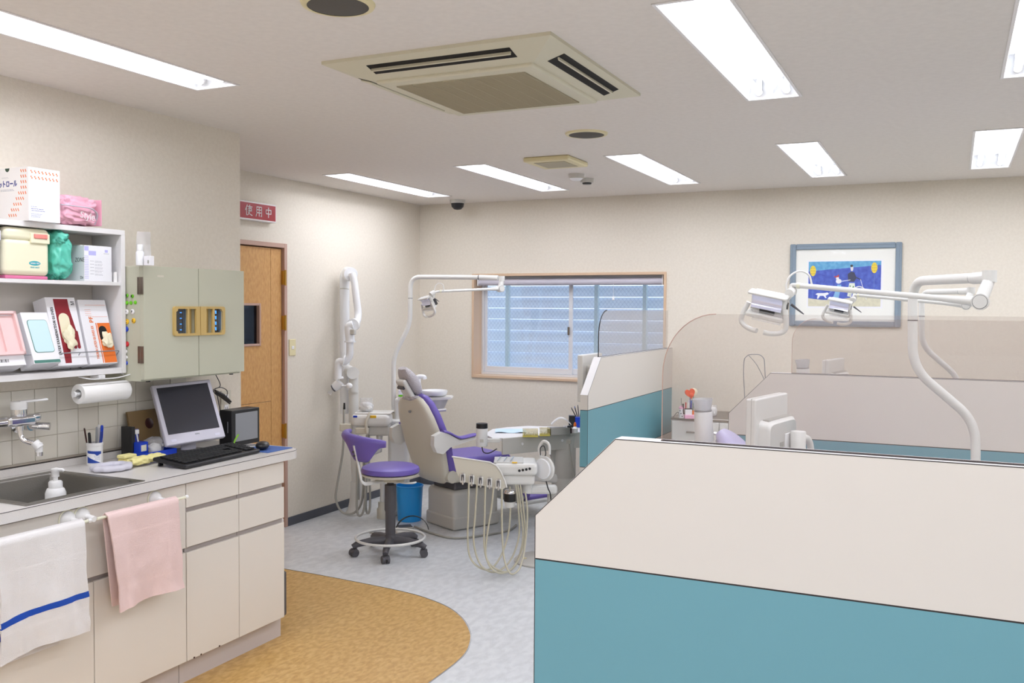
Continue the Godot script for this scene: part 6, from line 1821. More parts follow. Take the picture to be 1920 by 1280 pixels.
	part(u, "rinse_tube", Geo.new().tube([Vector3(0.20, 0.80, 0.1), Vector3(0.37, 0.818, 0.1)], 0.011, 10), M.unit_white)
	part(u, "spittoon_bowl", Geo.new().lathe([Vector2(0.05, 0.915), Vector2(0.088, 0.918), Vector2(0.10, 0.93), Vector2(0.104, 0.95), Vector2(0.102, 0.958), Vector2(0.094, 0.958), Vector2(0.085, 0.935), Vector2(0.0, 0.925)], 36, Transform3D(Basis(), Vector3(0.27, 0, 0.0))), M.white_gloss, "white spittoon bowl")
	var tx := thing("tissue_box", "small green and lilac tissue box on the spittoon shelf", "box", u.transform * Vector3(0.09, 0.912, 0.03), VIEW)
	part(tx, "body", Geo.new().box(Vector3(-0.085, 0, -0.05), Vector3(0.085, 0.05, 0.05), 0.001), M.lilac_case)
	part(tx, "green_band", Geo.new().box(Vector3(-0.0855, 0.001, 0.05), Vector3(0.0855, 0.016, 0.0508)).box(Vector3(0.03, 0.016, 0.05), Vector3(0.0855, 0.022, 0.0508)), M.magnet_green)
	var sd := thing("soap_dispenser", "white touchless soap dispenser on the spittoon shelf", "dispenser", u.transform * Vector3(0.135, 0.912, -0.06), VIEW)
	part(sd, "body", Geo.new().loft([super_ring(Vector3(0, 0.0, 0), Vector3.RIGHT, Vector3.BACK, 0.04, 0.03, 0.03), super_ring(Vector3(0.0, 0.06, 0), Vector3.RIGHT, Vector3.BACK, 0.034, 0.026, 0.026), super_ring(Vector3(-0.004, 0.10, 0), Vector3.RIGHT, Vector3.BACK, 0.03, 0.024, 0.024), super_ring(Vector3(-0.002, 0.13, 0), Vector3.RIGHT, Vector3.BACK, 0.03, 0.022, 0.022)]), M.white_gloss)
	part(sd, "spout_head", Geo.new().tube(curve([Vector3(-0.02, 0.125, 0), Vector3(0.01, 0.145, 0), Vector3(0.05, 0.143, 0), Vector3(0.058, 0.125, 0)]), 0.017, 12), M.white_gloss)
	# floor parts
	var wb := thing("waste_bin", "bright blue plastic waste bin between stool and chair", "bin", Vector3(-3.66, 0, -5.94))
	part(wb, "bucket", Geo.new().lathe([Vector2(0, 0.004), Vector2(0.086, 0.004), Vector2(0.088, 0.0), Vector2(0.10, 0.255), Vector2(0.105, 0.258), Vector2(0.105, 0.265), Vector2(0.098, 0.266), Vector2(0.085, 0.01), Vector2(0, 0.009)], 40), M.bucket_blue)
	var fp := thing("foot_control", "grey foot control with a black carrying strap on the floor", "foot pedal", Vector3(-3.466, 0, -5.598), VIEW + 0.3)
	part(fp, "pedal", Geo.new().box(Vector3(-0.09, 0.0, -0.06), Vector3(0.05, 0.03, 0.06), 0.008).box(Vector3(-0.08, 0.03, -0.05), Vector3(0.04, 0.045, 0.045), 0.006, Transform3D(Basis(Vector3.RIGHT, -0.1), Vector3.ZERO)), M.unit_grey)
	part(fp, "tread", Geo.new().box(Vector3(-0.07, 0.046, -0.04), Vector3(0.03, 0.049, 0.04), 0.001), M.charcoal)
	part(fp, "strap", Geo.new().sheet(24, 2, func(a, b): return Vector3(-0.095 * cos(PI * a) + 0.01 + 0.04 * a, 0.02 + 0.10 * sin(PI * a), -0.012 + 0.024 * b + 0.03 * a), 0.004), M.black_plastic)
	part(fp, "cable", Geo.new().tube(curve([Vector3(-0.08, 0.006, -0.02), Vector3(-0.2, 0.006, 0.0), Vector3(-0.26, 0.006, -0.06), Vector3(-0.2, 0.006, -0.12)]), 0.005, 6), M.hose_grey)
	var vb := thing("drain_can", "short beige cylinder on the floor behind the stool", "canister", Vector3(-3.87, 0, -5.9))
	part(vb, "body", Geo.new().lathe([Vector2(0, 0), Vector2(0.045, 0), Vector2(0.046, 0.07), Vector2(0.036, 0.085), Vector2(0.036, 0.125), Vector2(0, 0.126)], 24), M.unit_beige)
	part(vb, "pipe", Geo.new().tube([Vector3(0, 0.12, 0), Vector3(0, 0.3, 0), Vector3(0.06, 0.34, -0.05)], 0.022, 12), M.unit_white)
	var fc := thing("floor_hose", "thin grey hose lying on the floor round the chair base", "hose", Vector3(-3.2, 0, -5.8))
	part(fc, "hose", Geo.new(fc.position).tube(curve([Vector3(-3.5, 0.008, -5.75), Vector3(-3.3, 0.008, -5.64), Vector3(-3.08, 0.008, -5.58), Vector3(-2.93, 0.008, -5.75), Vector3(-2.84, 0.008, -5.95), Vector3(-2.86, 0.008, -6.12)], 8), 0.007, 8), M.hose_grey)

# ---------------------------------------------------------------- delivery unit and side desk
func build_delivery() -> void:
	var org := Vector3(-2.531, 0.563, -4.937)
	var o := thing("delivery_unit", "beige dental delivery unit with five hanging looped hoses", "dental unit", Vector3(org.x, 0, org.z), VIEW)
	var y := org.y
	var lift := Transform3D(Basis(), Vector3(0, y, 0))
	part(o, "front_plate", Geo.new().prism(V2([-0.179, 0.1375, 0.0416, 0.1055, 0.0799, 0.0863, 0.1055, 0.0512, 0.1311, -0.0064, 0.1407, -0.0416, 0.1183, -0.0575, -0.1247, -0.0096, -0.1567, 0.0448]), -0.014, 0.0, lift, true), M.unit_beige, "beige handpiece plate")
	part(o, "plate_rim", Geo.new().tube([Vector3(-0.184, y + 0.141, 0.001), Vector3(0.043, y + 0.108, 0.001), Vector3(0.082, y + 0.088, 0.001), Vector3(0.108, y + 0.052, 0.001), Vector3(0.134, y - 0.006, 0.001), Vector3(0.144, y - 0.043, 0.001)], 0.005, 8), M.unit_white)
	var inv := o.transform.affine_inverse()
	var hs := [[Vector3(-2.577, 0.557, -4.849), Vector3(-2.576, 0.368, -4.841), Vector3(-2.576, 0.235, -4.836), Vector3(-2.562, 0.121, -4.838), Vector3(-2.503, 0.064, -4.841), Vector3(-2.458, 0.044, -4.906), Vector3(-2.45, 0.097, -5.034), Vector3(-2.436, 0.215, -5.101), Vector3(-2.428, 0.362, -5.111), Vector3(-2.434, 0.502, -5.114)], [Vector3(-2.533, 0.548, -4.869), Vector3(-2.539, 0.368, -4.859), Vector3(-2.545, 0.235, -4.851), Vector3(-2.528, 0.131, -4.854), Vector3(-2.471, 0.067, -4.834), Vector3(-2.42, 0.031, -4.902), Vector3(-2.4, 0.065, -5.057), Vector3(-2.377, 0.199, -5.128), Vector3(-2.384, 0.378, -5.132), Vector3(-2.405, 0.541, -5.129)], [Vector3(-2.488, 0.539, -4.89), Vector3(-2.488, 0.368, -4.883), Vector3(-2.487, 0.195, -4.877), Vector3(-2.468, 0.1, -4.882), Vector3(-2.408, 0.058, -4.875), Vector3(-2.366, 0.029, -4.949), Vector3(-2.362, 0.066, -5.075), Vector3(-2.354, 0.199, -5.139), Vector3(-2.376, 0.411, -5.138), Vector3(-2.393, 0.542, -5.135)], [Vector3(-2.444, 0.53, -4.911), Vector3(-2.452, 0.416, -4.902), Vector3(-2.473, 0.242, -4.885), Vector3(-2.477, 0.131, -4.879), Vector3(-2.426, 0.061, -4.856), Vector3(-2.377, 0.03, -4.9), Vector3(-2.36, 0.042, -5.041), Vector3(-2.344, 0.183, -5.143), Vector3(-2.357, 0.379, -5.145), Vector3(-2.378, 0.525, -5.141)], [Vector3(-2.4, 0.524, -4.932), Vector3(-2.396, 0.369, -4.927), Vector3(-2.391, 0.243, -4.924), Vector3(-2.379, 0.116, -4.924), Vector3(-2.318, 0.057, -4.863), Vector3(-2.298, 0.039, -4.894), Vector3(-2.295, 0.07, -4.985), Vector3(-2.322, 0.193, -5.11), Vector3(-2.325, 0.351, -5.137), Vector3(-2.339, 0.474, -5.135)]]
	for k in 5:
		var px := -0.119 + 0.0532 * k
		var py := y + 0.012 - 0.0085 * k
		var hd := part(o, "handpiece_holder", Geo.new().rbox(Vector3(px, py, 0.008), Vector3(0.034, 0.055, 0.03), 0.009, 3, Transform3D.IDENTITY), M.unit_white)
		part(hd, "slot", Geo.new().box(Vector3(px - 0.009, py - 0.012, 0.0225), Vector3(px + 0.009, py + 0.024, 0.0245), 0.001), M.charcoal)
		part(hd, "handpiece", Geo.new().tube([Vector3(px, py + 0.035, 0.016), Vector3(px + 0.002, py - 0.035, 0.022)], [0.007, 0.006], 10), M.chrome)
		part(o, "hose", Geo.new().tube(curve(hs[k].map(func(p): return inv * p), 6), 0.0056, 8), M.hose_beige)
	var cc := inv * Vector3(-2.441, 0.613, -5.204)
	part(o, "console", Geo.new().rbox(cc, Vector3(0.27, 0.075, 0.26), 0.025, 5), M.unit_white)
	part(o, "console_base", Geo.new().rbox(cc + Vector3(0.02, -0.065, 0.0), Vector3(0.2, 0.07, 0.2), 0.02), M.unit_white)
	part(o, "tray_top", Geo.new().box(cc + Vector3(-0.13, 0.037, -0.11), cc + Vector3(0.05, 0.042, 0.11), 0.002), M.unit_grey)
	for k in 4:
		part(o, "dial", Geo.new().tube([cc + Vector3(0.025 + 0.021 * k, -0.004 + 0.004 * k, 0.128), cc + Vector3(0.025 + 0.021 * k, -0.004 + 0.004 * k, 0.134)], 0.008, 14), M.black_plastic)
	part(o, "yellow_switch", Geo.new().box(cc + Vector3(-0.02, 0.038, 0.09), cc + Vector3(0.012, 0.044, 0.115), 0.001), M.magnet_yellow)
	for k in 3:
		part(o, "tray_instrument", Geo.new().tube([cc + Vector3(-0.11 + 0.04 * k, 0.046, 0.09), cc + Vector3(-0.09 + 0.04 * k, 0.052, -0.05)], 0.004, 8), M.chrome)
	var ar := inv * Vector3(-2.372, 0.501, -5.231)
	part(o, "arm_post", Geo.new().tube([ar + Vector3(0, 0.05, 0), ar + Vector3(0, -0.05, 0)], 0.033, 18), M.unit_white)
	part(o, "arm", Geo.new().rbox(ar + Vector3(0.09, -0.035, -0.03), Vector3(0.2, 0.055, 0.07), 0.02), M.unit_white)
	# stand on the floor, mostly behind the foreground partition
	var ft := inv * Vector3(-2.319, 0, -5.35)
	part(o, "stand_foot", Geo.new().lathe([Vector2(0, 0), Vector2(0.175, 0), Vector2(0.178, 0.008), Vector2(0.165, 0.02), Vector2(0.0, 0.03)], 40, Transform3D(Basis(), ft)), M.unit_grey)
	part(o, "stand_post", Geo.new().tube([ft + Vector3(0.06, 0.02, 0), Vector3(ft.x + 0.06, ar.y - 0.03, ft.z)], 0.03, 16), M.unit_grey)
	for p in [Vector3(-0.11, 0.022, 0.03), Vector3(-0.02, 0.022, 0.12)]:
		part(o, "foot_bolt", Geo.new().tube([ft + p, ft + p + Vector3(0, 0.004, 0)], 0.014, 12), M.vent_cream)
	# suction cup under the plate
	var sc := inv * Vector3(-2.44, 0.374, -5.128)
	part(o, "filter_cup", Geo.new().lathe([Vector2(0, 0.0), Vector2(0.028, 0.0), Vector2(0.034, 0.03), Vector2(0.037, 0.035), Vector2(0, 0.036)], 20, Transform3D(Basis(), sc)), M.unit_white)
	part(o, "filter_glass", Geo.new().lathe([Vector2(0, 0.036), Vector2(0.037, 0.036), Vector2(0.037, 0.085), Vector2(0, 0.085)], 20, Transform3D(Basis(), sc)), M.black_plastic)
	part(o, "filter_lid", Geo.new().lathe([Vector2(0, 0.085), Vector2(0.038, 0.085), Vector2(0.038, 0.094), Vector2(0.03, 0.105), Vector2(0, 0.106)], 20, Transform3D(Basis(), sc)), M.chrome)
	# round disc in a hanger
	var dk := Vector3(-2.264, 0.608, -5.221)
	var d := thing("round_tray", "round white disc hanging in a loop beside the delivery unit", "tray", dk, VIEW - 0.75)
	part(d, "disc", Geo.new().lathe([Vector2(0, 0.006), Vector2(0.06, 0.006), Vector2(0.064, 0.0), Vector2(0.06, -0.012), Vector2(0, -0.012)], 36, Transform3D(Basis(Vector3.RIGHT, PI / 2), Vector3.ZERO)), M.white_gloss)
	part(d, "housing", Geo.new().lathe([Vector2(0, -0.012), Vector2(0.074, -0.012), Vector2(0.078, -0.022), Vector2(0.07, -0.035), Vector2(0, -0.038)], 36, Transform3D(Basis(Vector3.RIGHT, PI / 2), Vector3.ZERO)), M.unit_white)
	part(d, "hanger", Geo.new().tube(curve([Vector3(-0.04, 0.06, -0.03), Vector3(-0.055, 0.12, -0.03), Vector3(-0.02, 0.165, -0.03), Vector3(0.025, 0.15, -0.03), Vector3(0.03, 0.09, -0.03)]), 0.009, 10), M.unit_white)
	part(d, "cable", Geo.new().tube(curve([Vector3(-0.03, 0.08, -0.015), Vector3(-0.028, 0.125, -0.012), Vector3(0.0, 0.14, -0.012), Vector3(0.015, 0.1, -0.012), Vector3(0.01, 0.08, -0.012)]), 0.003, 6).tube(curve([Vector3(0.0, -0.06, -0.03), Vector3(0.02, -0.12, -0.03), Vector3(0.05, -0.16, -0.02), Vector3(0.06, -0.3, -0.02)]), 0.004, 6), M.black_plastic)
	# side desk
	var dz := thing("side_desk", "grey curved side desk on a round pillar beside the partition", "desk", Vector3(-2.45, 0, -6.0))
	var q := dz.position
	var top := [Vector3(-2.729, 0.72, -5.604), Vector3(-2.783, 0.72, -5.575), Vector3(-2.873, 0.72, -5.674), Vector3(-2.95, 0.72, -5.818), Vector3(-2.991, 0.72, -5.992), Vector3(-2.948, 0.72, -6.133), Vector3(-2.841, 0.72, -6.277)]
	var poly := PackedVector2Array()
	for p in top:
		poly.append(Vector2(p.x, -p.z))
	poly.append(Vector2(-2.075, 6.45))
	var flat := Transform3D(Basis(Vector3.RIGHT, Vector3(0, 0, -1), Vector3.UP), Vector3.ZERO)
	var a := Vector3(-2.718, 0.72, -5.581)
	var b := Vector3(-2.378, 0.72, -6.123)
	var dd := (b - a).normalized()
	var nn := Vector3(-dd.z, 0, dd.x)
	var ax := Transform3D(Basis(dd, Vector3.UP, dd.cross(Vector3.UP)), a)
	var al := minf((b - a).length(), (-2.075 - a.x) / dd.x)
	var corner := a + dd * al
	poly.append(Vector2(corner.x, -corner.z))
	part(dz, "desk_top", Geo.new(q).prism(poly, 0.70, 0.72, flat, true), M.panel_edge)
	part(dz, "apron", Geo.new(q).box(Vector3(0, -0.108, -0.004), Vector3(al, 0.003, 0.014), 0.002, ax), M.unit_grey)
	for k in [0.12, 0.38]:
		part(dz, "button_cap", Geo.new(q).tube([ax * Vector3(al * k * 2.0, -0.045, 0.013), ax * Vector3(al * k * 2.0, -0.045, 0.019)], 0.009, 14), M.print_white)
	var pc := Vector3(-2.476, 0.452, -6.089)
	part(dz, "pillar", Geo.new(q).lathe([Vector2(0, 0), Vector2(0.085, 0), Vector2(0.085, 0.395), Vector2(0.083, 0.398), Vector2(0.083, 0.402), Vector2(0.085, 0.405), Vector2(0.085, 0.70)], 32, Transform3D(Basis(), Vector3(pc.x, 0, pc.z))), M.unit_grey)
	part(dz, "side_strut", Geo.new(q).prism(V2([-0.2, 0.70, -0.06, 0.70, -0.06, 0.3, -0.09, 0.5, -0.13, 0.62]), -0.015, 0.015, Transform3D(Basis(dd, Vector3.UP, dd.cross(Vector3.UP)), Vector3(pc.x, 0, pc.z))), M.unit_grey)
	part(dz, "lower_arm", Geo.new(q).rbox(Vector3(pc.x - 0.12, 0.40, pc.z + 0.05), Vector3(0.22, 0.07, 0.09), 0.025), M.unit_white)
	part(dz, "hose", Geo.new(q).tube([Vector3(-2.372, 0.678, -5.926), Vector3(-2.359, 0.56, -5.927), Vector3(-2.329, 0.414, -5.935), Vector3(-2.301, 0.304, -5.944)], 0.006, 8).box(Vector3(-2.385, 0.692, -5.92), Vector3(-2.354, 0.666, -5.911), 0.0), M.hose_grey)
	# things on the desk
	var t := 0.7215
	var ps := thing("paper_sheet", "pale blue paper towel on the side desk", "paper", Vector3(-2.818, 0.722, -5.908), VIEW)
	part(ps, "sheet", Geo.new().sheet(10, 8, func(u, v): return Vector3(-0.1 + 0.22 * u, 0.003 + 0.004 * sin(u * 9.0) * v, -0.13 + 0.2 * v), 0.001), M.paper_blue)
	for e in [[Vector3(-2.584, 0.722, -5.727), 0.052, "clear yellow instrument case on the side desk, left one"], [Vector3(-2.518, 0.722, -5.821), 0.036, "clear yellow instrument case on the side desk, right one"]]:
		var w: float = e[1]
		var c := thing("instrument_case", e[2], "case", e[0] + Vector3(0, 0.001, -0.02), VIEW, "yellow instrument cases")
		part(c, "tray", Geo.new().box(Vector3(-w, 0, -0.04), Vector3(w, 0.008, 0.04), 0.001), M.yellow_acrylic)
		part(c, "cover", Geo.new().box(Vector3(-w, 0.008, -0.04), Vector3(w, 0.05, 0.04), 0.001), M.case_yellow)
		for k in int(w * 180):
			part(c, "bur", Geo.new().tube([Vector3(-w + 0.012 + 0.0105 * k, 0.009, 0.005), Vector3(-w + 0.012 + 0.0105 * k, 0.032 - 0.004 * (k % 3), 0.005)], [0.003, 0.0015], 6), M.grey_metal)
	var mt := thing("mirror_tray", "open silver tray leaning on the side desk", "tray", Vector3(-2.435, 0.722, -5.906), VIEW + 0.1)
	part(mt, "front_plate", Geo.new().box(Vector3(-0.06, 0.0, 0.0), Vector3(0.075, 0.052, 0.004), 0.001, Transform3D(Basis(Vector3.RIGHT, -0.25), Vector3.ZERO)), M.steel)
	part(mt, "box", Geo.new().box(Vector3(-0.075, 0, -0.09), Vector3(0.06, 0.045, -0.014), 0.003), M.charcoal)
	var hp := thing("white_shell", "curved white plastic shell on the silver tray", "cover", Vector3(-2.516, 0.722, -6.101) + Vector3(0, 0.045, -0.03), VIEW)
	part(hp, "shell", Geo.new().sheet(12, 4, func(u, v): return Vector3(-0.07 + 0.14 * u, 0.045 * sin(PI * u) + 0.002, -0.04 + 0.08 * v), 0.004), M.white_gloss)
	var ph := thing("pen_holder", "blue and black pen holder at the desk end by the partition", "pen holder", Vector3(-2.482, 0.722, -6.284) + Vector3(-0.02, 0.0, -0.08), VIEW)
	part(ph, "blue_box", Geo.new().box(Vector3(0.0, 0, -0.03), Vector3(0.055, 0.075, 0.03), 0.002), M.bright_blue)
	part(ph, "black_box", Geo.new().box(Vector3(-0.045, 0, -0.03), Vector3(-0.001, 0.085, 0.03), 0.002), M.black_plastic)
	for k in 5:
		var pn := thing("pen", ["thin black pen leaning left in the blue pen holder", "black pen with blue top in the blue pen holder", "dark pen in the middle of the blue pen holder", "blue topped pen in the blue pen holder", "brown pen at the right of the blue pen holder"][k], "pen", ph.transform * Vector3(0.008 + 0.01 * k, 0.076, -0.01), VIEW, "pens in the blue holder")
		part(pn, "barrel", Geo.new().tube([Vector3.ZERO, Vector3(-0.03 + 0.012 * k, 0.055 + 0.008 * (k % 3), 0)], 0.0035, 8), M[["black_plastic", "black_plastic", "charcoal", "black_plastic", "card_brown"][k]])
		part(pn, "tip", Geo.new().tube([Vector3(-0.03 + 0.012 * k, 0.055 + 0.008 * (k % 3), 0), Vector3(-0.034 + 0.013 * k, 0.068 + 0.009 * (k % 3), 0)], [0.0035, 0.002], 8), M[["black_plastic", "pad_blue", "charcoal", "pad_blue", "card_brown"][k]])
	var bt := thing("small_bottle", "white dropper bottle with orange cap at the desk end", "bottle", Vector3(-2.387, 0.722, -6.074), VIEW)
	part(bt, "body", Geo.new().lathe([Vector2(0, 0), Vector2(0.02, 0), Vector2(0.021, 0.03), Vector2(0.008, 0.045), Vector2(0, 0.046)], 18), M.white_plastic)
	part(bt, "cap", Geo.new().lathe([Vector2(0, 0.075), Vector2(0.006, 0.072), Vector2(0.01, 0.06), Vector2(0.01, 0.046), Vector2(0, 0.046)], 16), M.print_orange)
	bt = thing("small_bottle", "dark brown medicine bottle at the desk end", "bottle", Vector3(-2.413, 0.722, -6.029), VIEW)
	part(bt, "body", Geo.new().lathe([Vector2(0, 0), Vector2(0.02, 0), Vector2(0.021, 0.004), Vector2(0.021, 0.034), Vector2(0.012, 0.04), Vector2(0, 0.04)], 18), M.amber_brown)
	part(bt, "cap", Geo.new().lathe([Vector2(0, 0.052), Vector2(0.014, 0.052), Vector2(0.014, 0.04), Vector2(0, 0.04)], 16), M.black_plastic)
	bt = thing("medicine_cup", "small white and red cup beside the brown bottle", "cup", Vector3(-2.456, 0.722, -6.069), VIEW)
	part(bt, "cup", Geo.new().lathe([Vector2(0, 0.0), Vector2(0.012, 0), Vector2(0.016, 0.045), Vector2(0.014, 0.045), Vector2(0.011, 0.003), Vector2(0, 0.003)], 18), M.white_plastic)
	part(bt, "red_band", Geo.new().lathe([Vector2(0.0136, 0.012), Vector2(0.0148, 0.026)], 18), M.magnet_red)
	# water bottle warmer beside the desk
	var cp := Vector3(-2.822, 0.674, -5.491)
	var wm := thing("cup_warmer", "white cylinder with black cap on a bracket by the side desk", "dispenser", cp, VIEW)
	part(wm, "body", Geo.new().lathe([Vector2(0, 0), Vector2(0.034, 0), Vector2(0.038, 0.005), Vector2(0.0385, 0.12), Vector2(0, 0.12)], 28), M.white_plastic)
	part(wm, "cap", Geo.new().lathe([Vector2(0.0, 0.148), Vector2(0.03, 0.148), Vector2(0.0385, 0.152), Vector2(0.039, 0.121), Vector2(0, 0.1205)], 28), M.black_plastic)
	part(wm, "print", Geo.new().box(Vector3(-0.012, 0.03, 0.0365), Vector3(0.012, 0.05, 0.0395)), M.unit_grey)
	part(wm, "cable", Geo.new().tube(curve([Vector3(0.0, 0.0, 0.0), Vector3(0.012, -0.04, 0.0), Vector3(0.05, -0.045, 0.0), Vector3(0.1, -0.02, -0.02)]), 0.004, 6), M.black_plastic)
	part(wm, "bracket", Geo.new().box(Vector3(0.02, 0.02, -0.05), Vector3(0.12, 0.045, -0.03), 0.003), M.unit_white)
	# monitor behind the partition
	var mz := thing("computer_monitor", "light grey monitor turned sideways behind the partition end", "monitor", Vector3(-2.145, 1.0, -5.72))
	q = mz.position
	part(mz, "screen_panel", Geo.new(q).rbox(Vector3(-2.15, 1.148, -5.73), Vector3(0.04, 0.30, 0.36), 0.008), M.unit_white)
	part(mz, "rear_housing", Geo.new(q).rbox(Vector3(-2.115, 1.12, -5.74), Vector3(0.05, 0.22, 0.26), 0.02), M.unit_grey)
	part(mz, "support_arm", Geo.new(q).tube(rounded([Vector3(-2.10, 1.08, -5.75), Vector3(-2.085, 1.0, -5.8), Vector3(-2.1, 0.722, -5.85)], 0.05), 0.016, 12), M.unit_white)
	part(mz, "desk_clamp", Geo.new(q).lathe([Vector2(0, 0.74), Vector2(0.025, 0.74), Vector2(0.028, 0.7205), Vector2(0, 0.7205)], 18, Transform3D(Basis(), Vector3(-2.1, 0, -5.85))), M.unit_grey)

# ---------------------------------------------------------------- right bays
func cup_dispenser(label: String, at: Vector3, turn: float) -> Node3D:
	var d := thing("cup_dispenser", label, "dispenser", at, turn, "cup dispensers")
	var x := Transform3D(Basis(Vector3.BACK, 0.06), Vector3.ZERO)
	part(d, "cylinder", Geo.new().lathe([Vector2(0, 0), Vector2(0.042, 0), Vector2(0.045, 0.004), Vector2(0.043, 0.148), Vector2(0.04, 0.15), Vector2(0, 0.15)], 32, x), M.white_plastic)
	part(d, "band", Geo.new().lathe([Vector2(0.0405, 0.15), Vector2(0.042, 0.152), Vector2(0.042, 0.158), Vector2(0.0405, 0.16)], 32, x), M.grey_metal)
	part(d, "cup_stack", Geo.new().lathe([Vector2(0.038, 0.156), Vector2(0.05, 0.212), Vector2(0.048, 0.212), Vector2(0.036, 0.158), Vector2(0, 0.158)], 32, x), M.cup_frost, "frosted clear cups")
	part(d, "fitting", Geo.new().tube([Vector3(0.04, 0.045, 0.01), Vector3(0.065, 0.04, 0.01)], 0.008, 10).tube([Vector3(0.065, 0.05, 0.01), Vector3(0.065, 0.01, 0.01)], 0.007, 10), M.chrome)
	part(d, "bracket", Geo.new().tube([Vector3(0.06, 0.012, 0.0), Vector3(0.075, -0.1, 0.0), Vector3(0.075, -0.28, 0.0)], 0.012, 10).box(Vector3(-0.04, -0.012, -0.03), Vector3(0.07, 0.0, 0.03), 0.003), M.unit_white)
	part(d, "floor_post", Geo.new().tube([Vector3(0.075, -0.28, 0), Vector3(0.075, -at.y + 0.02, 0)], 0.025, 14).lathe([Vector2(0, 0.03), Vector2(0.08, 0.02), Vector2(0.085, 0.0)], 28, Transform3D(Basis(), Vector3(0.075, -at.y, 0))), M.unit_grey)
	return d

func unit_monitor(label: String, at: Vector3, turn: float) -> Node3D:
	var m := thing("unit_monitor", label, "monitor", at, turn, "monitors of the treatment units")
	# x runs along the panel, z points out of its back
	part(m, "screen_panel", Geo.new().rbox(Vector3(0, 0.0, -0.018), Vector3(0.36, 0.30, 0.042), 0.008), M.unit_white)
	part(m, "panel_joint", Geo.new().box(Vector3(-0.1806, -0.1506, -0.016), Vector3(0.1806, 0.1506, -0.0145)), M.hose_grey)
	part(m, "rear_housing", Geo.new().loft([super_ring(Vector3(0.012, -0.04, 0.0), Vector3.RIGHT, Vector3.UP, 0.162, 0.105, 0.105, 32, 0.22), super_ring(Vector3(0.012, -0.04, 0.035), Vector3.RIGHT, Vector3.UP, 0.158, 0.103, 0.10, 32, 0.22), super_ring(Vector3(0.012, -0.042, 0.046), Vector3.RIGHT, Vector3.UP, 0.15, 0.097, 0.09, 32, 0.26)]), M.unit_white)
	var g := Geo.new()
	for k in 7:
		g.box(Vector3(-0.12, 0.057, 0.008 + 0.004 * k), Vector3(0.14, 0.0662, 0.0095 + 0.004 * k))
	part(m, "vent_slots", g, M.unit_grey)
	part(m, "type_plate", Geo.new().box(Vector3(-0.03, -0.12, 0.0445), Vector3(0.012, -0.03, 0.0468)), M.hose_grey)
	part(m, "mount_plate", Geo.new().box(Vector3(0.02, -0.13, 0.046), Vector3(0.11, 0.0, 0.052), 0.002), M.white_plastic)
	part(m, "mount_hub", Geo.new().lathe([Vector2(0, -0.16), Vector2(0.03, -0.16), Vector2(0.03, 0.005), Vector2(0.028, 0.008), Vector2(0, 0.008)], 22, Transform3D(Basis(), Vector3(0.07, 0, 0.085))), M.unit_white)
	part(m, "support_arm", Geo.new().tube(curve([Vector3(0.09, -0.02, 0.09), Vector3(0.15, -0.035, 0.10), Vector3(0.19, -0.11, 0.10), Vector3(0.195, -0.3, 0.10)]), 0.014, 12), M.unit_white)
	part(m, "support_column", Geo.new().tube([Vector3(0.195, -0.3, 0.10), Vector3(0.195, -at.y + 0.01, 0.10)], 0.022, 14).lathe([Vector2(0, 0.03), Vector2(0.09, 0.02), Vector2(0.1, 0.0)], 28, Transform3D(Basis(), Vector3(0.195, -at.y, 0.1))), M.unit_grey)
	return m

